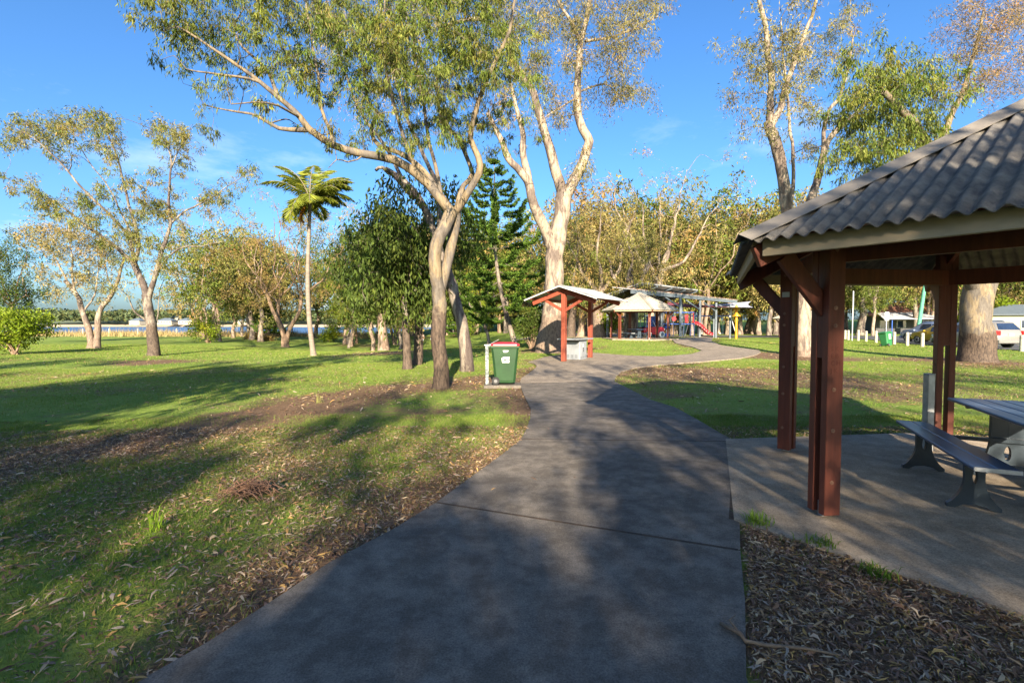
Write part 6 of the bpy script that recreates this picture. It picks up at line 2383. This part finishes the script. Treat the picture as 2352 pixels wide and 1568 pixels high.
# ================================================================ CAR PARK
def car(name, label, loc, heading, paint, prof, L, W, wheel_r=0.33, plate=True, rails=False, taillight=True):
    """prof: stations (x, z bottom, z belt, z top, belt half width, top half width); x=0 rear, x=L front"""
    root = thing(name, label, "car", loc, math.atan2(heading[1], heading[0]), "parked cars")
    rings = []
    for x, zb, zl, zt, wl, wt in prof:
        half = [(wl * 0.90, zb), (wl * 0.99, zb + 0.10), (wl, (zb + zl) * 0.55), (wl * 0.97, zl), (wt * 1.0, zl + (zt - zl) * 0.82), (wt * 0.84, zt)]
        rings.append([(x, y, z) for y, z in half] + [(x, 0, zt + 0.015)] + [(x, -y, z) for y, z in half[::-1]])
    m = MB()
    m.loft(rings)
    body = m.build("body", paint, root, smooth=True)
    # side glass and end glass
    cab = [p for p in prof if p[3] - p[2] > 0.32]
    for sg in (-1, 1):
        for a_, b_ in zip(cab[:-1], cab[1:]):
            m = MB()
            vs = []
            for p_, e_ in ((a_, 0.05), (b_, -0.05)):
                x, zb, zl, zt, wl, wt = p_
                for f in (0.06, 0.74):
                    y = wl * 0.97 + (wt - wl * 0.97) * (f / 0.82) + 0.012
                    vs.append((x + e_, sg * y, zl + (zt - zl) * f))
            q = [vs[0], vs[2], vs[3], vs[1]]
            m.loft([q, [(x, y - sg * 0.02, z) for x, y, z in q]])
            m.build("side_window", M_GLASS, root)
    for end in (0, 1):
        i = prof.index(cab[0] if end == 0 else cab[-1])
        j = i - 1 if end == 0 else i + 1
        A, B = prof[i], prof[j]
        q = []
        for p_, f in ((A, 0.90), (B, 0.12)):
            pass
        xa, za = A[0], A[3]
        xb, zb_ = B[0], B[3]
        dx = -0.02 if end == 0 else 0.02
        top = [(xa * 0.88 + xb * 0.12 + dx, s_ * A[5] * 0.80, za * 0.88 + zb_ * 0.12 + 0.012) for s_ in (-1, 1)]
        bot = [(xa * 0.10 + xb * 0.90 + dx, s_ * B[4] * 0.82, za * 0.10 + zb_ * 0.90 + 0.012) for s_ in (-1, 1)]
        m = MB()
        qq = [top[0], top[1], bot[1], bot[0]]
        m.loft([qq, [(x - dx * 1.5, y, z - 0.02) for x, y, z in qq]])
        m.build("windscreen" if end else "rear_window", M_GLASS, root)
    for sg in (-1, 1):
        for x in (0.95, L - 0.9):
            m = MB()
            m.cyl((x, sg * (W / 2 - 0.20), wheel_r), (x, sg * (W / 2 + 0.012), wheel_r), wheel_r, n=24)
            w_ = m.build("wheel", M_BLACK, root, bevel=0.02)
            m = MB()
            m.cyl((x, sg * (W / 2 + 0.005), wheel_r), (x, sg * (W / 2 + 0.022), wheel_r), wheel_r * 0.66, n=20)
            m.build("rim", M_GALV, w_)
            m = MB()
            for k in range(5):
                a = k * 2 * math.pi / 5
                m.bar((x, sg * (W / 2 + 0.024), wheel_r), (x + math.cos(a + 0.6) * wheel_r * 0.6, sg * (W / 2 + 0.024), wheel_r + math.sin(a + 0.6) * wheel_r * 0.6), 0.02, 0.08)
            m.build("spoke_gap", M_BLACK, w_)
            m = MB()
            m.cyl((x, sg * (W / 2 - 0.25), wheel_r + 0.03), (x, sg * (W / 2 - 0.02), wheel_r + 0.03), wheel_r * 1.16, n=24)
            m.build("wheel_arch", M_BLACK, root)
        m = MB()
        m.box((0.07, sg * (W / 2 - 0.13), 0.98), (0.20, 0.26, 0.30), rot=(0, 0, sg * -0.35))
        m.build("tail_light", mat("tail_red", (0.42, 0.01, 0.015), (0.3, 0.01, 0.01), rough=0.15) if "tail_red" not in bpy.data.materials else bpy.data.materials["tail_red"], root, bevel=0.02)
        m = MB()
        m.box((L - 0.14, sg * (W / 2 - 0.28), 0.72), (0.22, 0.36, 0.18), rot=(0, 0, sg * -0.5))
        m.build("headlight", M_WHITE, root, bevel=0.02)
        m = MB()
        m.box((L * 0.62, sg * (W / 2 + 0.08), 1.02), (0.10, 0.18, 0.12))
        m.build("mirror", paint, root, bevel=0.02)
        for x in (L * 0.40, L * 0.58):
            m = MB()
            m.box((x, sg * (W / 2 + 0.004), 0.88), (0.16, 0.02, 0.03))
            m.build("door_handle", paint, root)
        for x in (L * 0.30, L * 0.46, L * 0.63):
            m = MB()
            m.box((x, sg * (W / 2 - 0.004), 0.64), (0.010, 0.012, 0.55))
            m.build("door_seam", M_BLACK, root)
    m = MB()
    m.box((-0.03, 0, 0.42), (0.20, W * 0.94, 0.24))
    m.build("rear_bumper", paint, root, bevel=0.05)
    m = MB()
    m.box((L + 0.01, 0, 0.40), (0.18, W * 0.9, 0.26))
    m.build("front_bumper", paint, root, bevel=0.05)
    m = MB()
    m.box((-0.025, 0, 0.88), (0.02, 0.38, 0.13))
    m.build("number_plate", M_WHITE, root)
    if rails:
        for sg in (-1, 1):
            m = MB()
            m.tube([(L * 0.2, sg * W * 0.34, prof[3][3] + 0.0), (L * 0.24, sg * W * 0.34, prof[3][3] + 0.07), (L * 0.55, sg * W * 0.34, prof[3][3] + 0.07), (L * 0.6, sg * W * 0.34, prof[3][3] - 0.02)], 0.02, 6)
            m.build("roof_rail", M_WHITE, root)
    return root


VAN = [(0.0, 0.36, 0.86, 0.92, 0.86, 0.80), (0.06, 0.30, 1.02, 1.14, 0.93, 0.80), (0.45, 0.26, 1.02, 1.66, 0.97, 0.74), (1.2, 0.24, 1.0, 1.74, 0.985, 0.76), (2.3, 0.22, 0.98, 1.75, 0.985, 0.76), (3.0, 0.22, 0.97, 1.66, 0.985, 0.74), (3.85, 0.24, 0.98, 1.08, 0.975, 0.80), (4.45, 0.26, 0.90, 0.95, 0.94, 0.78), (4.8, 0.34, 0.70, 0.74, 0.80, 0.66)]
HATCH = [(0.0, 0.36, 0.80, 0.88, 0.80, 0.74), (0.05, 0.30, 0.95, 1.05, 0.86, 0.74), (0.6, 0.25, 0.96, 1.42, 0.89, 0.66), (1.4, 0.22, 0.94, 1.50, 0.90, 0.68), (2.2, 0.22, 0.92, 1.48, 0.90, 0.66), (3.1, 0.22, 0.92, 1.02, 0.89, 0.74), (3.85, 0.26, 0.82, 0.86, 0.85, 0.70), (4.2, 0.34, 0.64, 0.68, 0.72, 0.6)]
SUV = [(0.0, 0.44, 0.90, 0.98, 0.84, 0.80), (0.06, 0.38, 1.10, 1.20, 0.91, 0.80), (0.5, 0.34, 1.10, 1.68, 0.94, 0.72), (1.3, 0.32, 1.08, 1.76, 0.95, 0.74), (2.4, 0.32, 1.06, 1.74, 0.95, 0.72), (3.25, 0.32, 1.04, 1.16, 0.94, 0.80), (4.1, 0.36, 0.98, 1.04, 0.90, 0.78), (4.5, 0.44, 0.76, 0.82, 0.78, 0.66)]


def paint(name, c, metal=0.35):
    return mat(name, c, tuple(x * 0.95 for x in c), rough=0.28, scale=2, metal=metal, coat=0.6)


hd = Vector((-0.05, 1.0, 0)).normalized()
rt = Vector((hd.y, -hd.x, 0))


def park(name, label, corner, pt, prof, L, W, **kw):
    c = Vector(corner) + rt * (W / 2)
    return car(name, label, (c.x, c.y, gzf(c.x, c.y) + 0.05), hd, pt, prof, L, W, **kw)


park("people_carrier", "silver people carrier parked behind the thick gum at the right", (31.4, 31.5, 0), paint("silver_gold_paint", (0.26, 0.245, 0.22)), VAN, 4.8, 1.95, rails=True)
park("hatchback_car", "yellow car parked between the silver people carrier and the blue car", (33.4, 36.6, 0), paint("yellow_paint", (0.34, 0.22, 0.012), 0.1), HATCH, 4.2, 1.78, wheel_r=0.30)
park("offroad_car", "pale blue car farthest along the row of parked cars", (35.9, 40.4, 0), paint("ice_blue_paint", (0.26, 0.31, 0.42), 0.2), SUV, 4.5, 1.88, wheel_r=0.36, rails=True)

# timber bollards along the bay
M_BOL = mat("weathered_bollard", (0.40, 0.37, 0.30), (0.29, 0.27, 0.22), rough=0.85, scale=6, stretch=(6, 6, 1), bump=0.3)
xs_ = [2340 / 1.0]
BOLL = [(2349, 28.6), (2280, 30.2), (2120, 34.6), (2085, 36.4), (2055, 38.6), (2033, 40.4), (2013, 42.2), (1990, 44.6), (1972, 46.6), (1949, 49.0), (1942, 52), (1925, 52.5), (1907, 53), (1890, 54), (1847 + 10, 57)]
names = ["rightmost at the frame edge", "right of the thick gum's foot", "just left of the people carrier's front wheel", "second left from the people carrier's front wheel", "third left from the people carrier, before the yellow car", "before the yellow car's front wheel", "before the pale blue car's nose", "just right of the leaning green bin", "hidden partly by the leaning green bin", "left of the leaning green bin", "beside the white pole left of the bin", "second left of the white pole", "third left of the white pole", "beside the stout roadside gum's foot", "farthest left by the street sign"]
for (x, dd), nm in zip(BOLL, names):
    g0 = gpt(x, dd)
    root = thing("bollard", "pale timber bollard " + nm, "bollard", g0, random.uniform(0, 3), "timber bollards along the car park")
    h = random.uniform(0.92, 1.02)
    m = MB()
    m.cyl((0, 0, -0.1), (0, 0, h), 0.115, 0.108, n=14)
    m.cyl((0, 0, h), (0, 0, h + 0.035), 0.108, 0.06, n=14)
    root2 = m.build("shaft", M_BOL, root)
    m = MB()
    m.cyl((0, 0, h - 0.17), (0, 0, h - 0.13), 0.118, n=14)
    m.build("groove_band", mat("bollard_band", (0.25, 0.24, 0.2), rough=0.8) if "bollard_band" not in bpy.data.materials else bpy.data.materials["bollard_band"], root)

b2 = G(2037, 796)
bb, bbd = wheelie_bin("leaning green wheelie bin with sticker by the car park bollards", (b2.x, b2.y, b2.z + 0.03), R(115), M_BIN2, M_BIN2)
bb.rotation_euler = (R(-3), R(7), R(112))
m = MB()
m.prism([(-0.12, 0.50), (0.12, 0.50), (0.12, 0.86), (-0.12, 0.86)], (on_side(0, 0), x_, n_up), 0, 0.002)
stk = m.build("sticker", M_WHITE, bbd)
m = MB()
m.prism([(-0.08, 0.66), (0.08, 0.66), (0.08, 0.73), (-0.08, 0.73)], (on_side(0, 0, 0.018), x_, n_up), 0, 0.001)
m.build("sticker_picture", M_BLACK, stk)
m = MB()
m.prism([(0.05 * math.cos(a), 0.58 + 0.05 * math.sin(a)) for a in np.linspace(0, 6.28, 14, endpoint=False)], (on_side(0, 0, 0.018), x_, n_up), 0, 0.001)
m.build("sticker_symbol", M_BLACK, stk)


# ---------------------------------------------------------------- poles and signs by the road
def pole(name, label, x, dd, top_y, r, m, cat="pole", lean=0.0, r1=None):
    g0 = gpt(x, dd)
    root = thing(name, label, cat, g0)
    h = P(x, top_y, dd).z - g0.z
    mb = MB()
    mb.cyl((0, 0, -0.1), (lean, 0, h), r, r1 or r, n=10)
    mb.build("shaft", m, root)
    return root, h


M_GPOLE = mat("green_pole", (0.06, 0.24, 0.15), (0.09, 0.3, 0.2), rough=0.6, scale=3)
root, h = pole("power_pole", "tall leaning turquoise green pole behind the parked cars", 2107, 60, 560, 0.22, M_GPOLE, lean=1.4, r1=0.16)
root, h = pole("street_sign", "white pole with dark board left of the leaning bin", 1958, 47, 668, 0.045, M_WHITE, "sign")
m = MB()
m.box((0.02, 0, h - 0.85), (0.16, 0.06, 1.6))
m.build("board", M_DARKP, root)
root, h = pole("street_sign", "slanting white pole near the round topped blue sign", 1868, 52, 690, 0.06, M_WHITE, "sign", lean=0.3)
m = MB()
m.box((-0.02, -0.07, 1.9), (0.45, 0.03, 0.55))
m.build("notice", M_WHITE, root)
root, h = pole("street_sign", "white parking sign on thin pole right of the cafe", 2036, 54, 720, 0.04, M_GALV, "sign")
m = MB()
m.box((0, -0.05, h - 0.3), (0.45, 0.03, 0.95))
m.build("sign_plate", M_WHITE, root)
root, h = pole("flag_pole", "thin blue pole right beside the parking sign", 2049, 62, 735, 0.05, M_BLUE)
root = thing("information_sign", "round topped blue and white sign beside the road", "sign", gpt(1853, 58))
for x in (-0.35, 0.35):
    m = MB()
    m.cyl((x, 0, 0), (x, 0, 1.6), 0.05, n=8)
    m.build("leg", M_GALV, root)
m = MB()
m.prism([(-0.55, 1.4)] + [(0.55, 1.4)] + [(0.55 * math.cos(a), 2.35 + 0.55 * math.sin(a)) for a in np.linspace(0, math.pi, 14)], ((0, 0, 0), (1, 0, 0), (0, 0, 1)), 0, 0.06)
bd = m.build("board", M_WHITE, root)
m = MB()
m.prism([(0.40 * math.cos(a), 2.40 + 0.36 * math.sin(a)) for a in np.linspace(0, math.pi, 14)], ((0, 0, 0), (1, 0, 0), (0, 0, 1)), 0.062, 0.01)
m.build("emblem", M_BLUE, bd)
root = thing("park_table", "small table with thin posts at the far end of the bollards", "table", gpt(1836, 50))
m = MB()
m.box((0, 0, 1.95), (2.0, 1.2, 0.07))
m.build("roof", M_GREYP, root)
for x in (-0.9, 0.9):
    m = MB()
    m.cyl((x, 0, 0), (x, 0, 1.95), 0.04, n=8)
    m.build("post", M_GPOLE, root)
m = MB()
m.box((0, 0, 0.7), (1.5, 0.7, 0.06))
m.build("table_top", M_DARKP, root)
m = MB()
m.box((0, 0, 0.35), (0.5, 0.4, 0.7))
m.build("pedestal", M_DARKP, root)

# ================================================================ BUILDINGS
M_BRICKR = mat("terracotta_roof", (0.34, 0.15, 0.10), (0.26, 0.12, 0.08), rough=0.8, scale=3)
M_WALLC = mat("cream_wall", (0.42, 0.36, 0.26), (0.36, 0.31, 0.23), rough=0.8, scale=2)
M_WALLD = mat("dark_wall", (0.07, 0.07, 0.07), (0.05, 0.05, 0.055), rough=0.8, scale=2)
M_WROOF = mat("white_roof", (0.40, 0.40, 0.42), (0.34, 0.34, 0.36), rough=0.5, scale=2)


def house(name, label, loc, w, dp, h, rh, wall, roof, rotz=0.0, wins=3, awning=False, over=0.5):
    root = thing(name, label, "building", loc, rotz)
    m = MB()
    m.box((0, 0, h / 2 - 0.3), (w, dp, h + 0.6))
    m.build("wall", wall, root)
    m = MB()
    o = over
    m.loft([[(-w / 2 - o, -dp / 2 - o, h), (w / 2 + o, -dp / 2 - o, h), (w / 2 + o, dp / 2 + o, h), (-w / 2 - o, dp / 2 + o, h)],
            [(-w / 2 - o, -dp / 2 - o, h + 0.12), (w / 2 + o, -dp / 2 - o, h + 0.12), (w / 2 + o, dp / 2 + o, h + 0.12), (-w / 2 - o, dp / 2 + o, h + 0.12)],
            [(-w / 2 + dp / 2, -0.05, h + rh), (w / 2 - dp / 2, -0.05, h + rh), (w / 2 - dp / 2, 0.05, h + rh), (-w / 2 + dp / 2, 0.05, h + rh)]])
    m.build("roof", roof, root)
    for k in range(wins):
        x = -w / 2 + (k + 0.5) * w / wins
        m = MB()
        m.box((x, -dp / 2 - 0.02, h * 0.55), (w / wins * 0.55, 0.08, h * 0.42))
        wf = m.build("window", M_WHITE, root)
        m = MB()
        m.box((x, -dp / 2 - 0.05, h * 0.55), (w / wins * 0.55 - 0.14, 0.06, h * 0.42 - 0.14))
        m.build("pane", M_GLASS, wf)
    if awning:
        m = MB()
        m.loft([[(-w / 2, -dp / 2 - 3.4, h - 0.55), (w / 2, -dp / 2 - 3.4, h - 0.55), (w / 2, -dp / 2 - 3.4, h - 0.48), (-w / 2, -dp / 2 - 3.4, h - 0.48)], [(-w / 2, -dp / 2, h + 0.5), (w / 2, -dp / 2, h + 0.5), (w / 2, -dp / 2, h + 0.58), (-w / 2, -dp / 2, h + 0.58)]])
        m.build("awning", M_WROOF, root)
        for x in (-w / 2 + 0.2, 0, w / 2 - 0.2):
            m = MB()
            m.cyl((x, -dp / 2 - 3.3, 0), (x, -dp / 2 - 3.3, h - 0.5), 0.06, n=8)
            m.build("awning_post", M_DARKP, root)
    return root


c = gpt(2072, 80)
house("cafe_building", "low cafe with white sloping awning and dark front across the road", c, 9.0, 6, 2.9, 2.3, M_WALLD, M_BRICKR, R(-20), 4, awning=True)
c = gpt(2352, 72)
house("house", "cream walled house at the right edge across the road", c, 11, 7, 2.9, 1.6, M_WALLC, M_GREYP, R(-35), 3)
c = gpt(2165, 105)
house("house", "white walled house half hidden in trees behind the green pole", c, 16, 8, 4.6, 2.0, M_WALLC, M_WROOF, R(-15), 4)
c = gpt(1318, 92)
house("house", "white shed glimpsed between trunks behind the barbecue shelter", c, 9, 5, 2.8, 2.2, M_WROOF, M_WROOF, R(10), 3)
# houses on the far shore
for k, (x, dd, w, h, lb) in enumerate(((318, 545, 14, 4, "white house group leftmost on the far shore"), (385, 552, 17, 4, "long white house on the far shore behind the spreading gum"), (410, 575, 13, 7, "pale house higher up on the far shore"), (430, 556, 14, 4, "white house right of the long one on the far shore"), (560, 560, 11, 3.5, "small pale house alone on the far shore right of the shrub"))):
    q = P(x, 744, dd)
    house("house", lb, (q.x, q.y, 1.0 + (dd - 540) * 0.02), w, 10, h, 3, M_WALLC, M_GREYP, R(8 * k - 12), 5)

# far wood on the other shore, read as one mass
g = np.random.default_rng(77)
n = 36000
x = g.uniform(-620, 160, n)
y = g.uniform(562, 760, n)
hh = (6 + 17 * fbm(x * 0.02, y * 0.02, 61)) * g.uniform(0.3, 1, n)
z0 = np.interp(y, [560, 620, 950], [1.0, 2.5, 9.0])
p_ = np.stack([x, y, z0 + hh], -1)
u = g.normal(0, 1, (n, 3))
u /= np.linalg.norm(u, axis=1)[:, None]
w = np.cross(u, g.normal(0, 1, (n, 3)))
w /= np.linalg.norm(w, axis=1)[:, None]
s_ = g.uniform(1.4, 2.8, n)[:, None]
v = np.stack([p_ - u * s_, p_ + w * s_ * 0.7, p_ + u * s_, p_ - w * s_ * 0.7], 1)
col = np.array([0.055, 0.085, 0.04]) * g.uniform(0.6, 1.5, (n, 1)) + np.array([0.05, 0.03, 0.0]) * g.uniform(0, 1, (n, 1))
o = link("far_wood", np_mesh("far_wood", v.reshape(-1, 3), np.arange(n * 4).reshape(-1, 4), col=np.repeat(col, 4, 0)), M_LEAF)
structure(o, "stuff")
tag(o, "dense dark wood along the far shore across the water", "wood")

# fence posts at the water's edge
lbs = ["left of the twin trunked gum", "between the twin trunked and the spreading gum", "left of the spreading gum's trunk", "just right of the spreading gum's trunk", "left of the bright lime shrub", "right of the bright lime shrub", "left of the small shoreline pine", "left of the coconut palm"]
for x, lb in zip((190, 250, 316, 405, 440, 520, 575, 672), lbs):
    g0 = gpt(x, 79)
    m = MB()
    m.cyl((0, 0, -0.2), (0, 0, 1.15), 0.09, 0.08, n=8)
    m.cyl((0, 0, 1.15), (0, 0, 1.19), 0.08, 0.05, n=8)
    o = m.build("fence_post", M_BOL, loc=g0)
    tag(o, "weathered fence post by the water " + lb, "fence post", "fence posts along the shore")

# ================================================================ PEOPLE (far off in the hollow)
M_SKIN = mat("skin", (0.45, 0.26, 0.17), (0.40, 0.22, 0.14), rough=0.6, scale=6)


def person(label, x, y, h, shirt, shorts, hair, face, arm=0.2):
    g0 = G(x, y)
    s = h / 1.75
    root = thing("person", label, "person", g0, face, "people in the hollow")
    V_, E_, Rr = [], [], []

    def add(p, r, par=None):
        V_.append(Vector(p) * s)
        Rr.append(r * s)
        if par is not None:
            E_.append((par, len(V_) - 1))
        return len(V_) - 1
    pel = add((0, 0, 0.95), 0.14)
    wst = add((0, 0, 1.10), 0.125, pel)
    ch = add((0, 0.0, 1.32), 0.15, wst)
    nk = add((0, 0, 1.50), 0.06, ch)
    hd1 = add((0, 0.01, 1.60), 0.085, nk)
    add((0, 0.01, 1.70), 0.08, hd1)
    add((0, -0.10, 1.625), 0.015, hd1)
    for sx in (-1, 1):
        hp_ = add((sx * 0.09, 0, 0.88), 0.095, pel)
        kn = add((sx * 0.10, -0.03 * sx, 0.49), 0.06, hp_)
        an = add((sx * 0.10, 0.03 + 0.1 * sx, 0.09), 0.04, kn)
        add((sx * 0.11, -0.12 + 0.1 * sx, 0.035), 0.035, an)
        sh_ = add((sx * 0.19, 0, 1.42), 0.06, ch)
        el = add((sx * 0.25, 0.02, 1.15), 0.045, sh_)
        wr = add((sx * (0.25 + arm * 0.2), -0.08 - arm * 0.4, 0.93 + arm * 0.2), 0.032, el)
        pm = add((sx * (0.25 + arm * 0.2), -0.11 - arm * 0.45, 0.87 + arm * 0.2), 0.034, wr)
        for k in range(4):
            add((sx * (0.235 + arm * 0.2 + 0.013 * k), -0.13 - arm * 0.48, 0.79 + arm * 0.2 + 0.008 * abs(k - 1.5)), 0.009, pm)
        add((sx * (0.20 + arm * 0.2), -0.14 - arm * 0.45, 0.85 + arm * 0.2), 0.010, wr)

    def skin(name, vv, ee, rr, m, sub=1):
        me = bpy.data.meshes.new(name)
        me.from_pydata([tuple(v) for v in vv], ee, [])
        o = link(name, me, m, root)
        md = o.modifiers.new("skin", 'SKIN')
        for i, r in enumerate(rr):
            me.skin_vertices[0].data[i].radius = (r, r)
        me.skin_vertices[0].data[0].use_root = True
        sb = o.modifiers.new("sub", 'SUBSURF')
        sb.levels = sb.render_levels = sub
        return o
    skin("body", V_, E_, Rr, M_SKIN)
    skin("shirt", [Vector(p) * s for p in ((0, 0, 0.98), (0, 0, 1.12), (0, 0, 1.34), (0, 0, 1.44), (0.2, 0, 1.43), (-0.2, 0, 1.43), (0.235, 0.01, 1.24), (-0.235, 0.01, 1.24))], [(0, 1), (1, 2), (2, 3), (3, 4), (3, 5), (4, 6), (5, 7)], [q * s for q in (0.16, 0.155, 0.175, 0.10, 0.085, 0.085, 0.07, 0.07)], shirt)
    skin("shorts", [Vector(p) * s for p in ((0, 0, 0.97), (0.095, 0, 0.86), (-0.095, 0, 0.86), (0.105, -0.01, 0.58), (-0.105, 0.01, 0.58))], [(0, 1), (0, 2), (1, 3), (2, 4)], [q * s for q in (0.165, 0.12, 0.12, 0.095, 0.095)], shorts)
    mb = MB()
    mb.ball(Vector((0, 0.03, 1.685)) * s, 0.105 * s, sy=1.08, sz=1.0)
    mb.build("hair", hair, root, smooth=True)
    return root


M_HAIR = mat("dark_hair", (0.05, 0.03, 0.02), (0.07, 0.045, 0.03), rough=0.8, scale=20)
M_TEE = mat("pale_pink_shirt", (0.55, 0.40, 0.34), (0.5, 0.36, 0.3), rough=0.85, scale=8)
M_SHORT = mat("pale_grey_shorts", (0.55, 0.55, 0.58), (0.48, 0.48, 0.5), rough=0.85, scale=8)
M_TEAL = mat("teal_shirt", (0.02, 0.34, 0.32), (0.02, 0.28, 0.27), rough=0.85, scale=8)
M_NAVY = mat("dark_shirt", (0.10, 0.09, 0.10), (0.07, 0.07, 0.08), rough=0.85, scale=8)
person("person in pale shirt and light shorts standing in the hollow", 970, 792, 1.7, M_TEE, M_SHORT, M_HAIR, 0.3)
person("person in dark shirt standing just left of the forked gum", 991, 789, 1.6, M_NAVY, M_SHORT, M_HAIR, 1.2)
person("person in teal shirt walking far back beyond the forked gum", 1042, 771, 1.6, M_TEAL, M_NAVY, M_HAIR, 2.4)
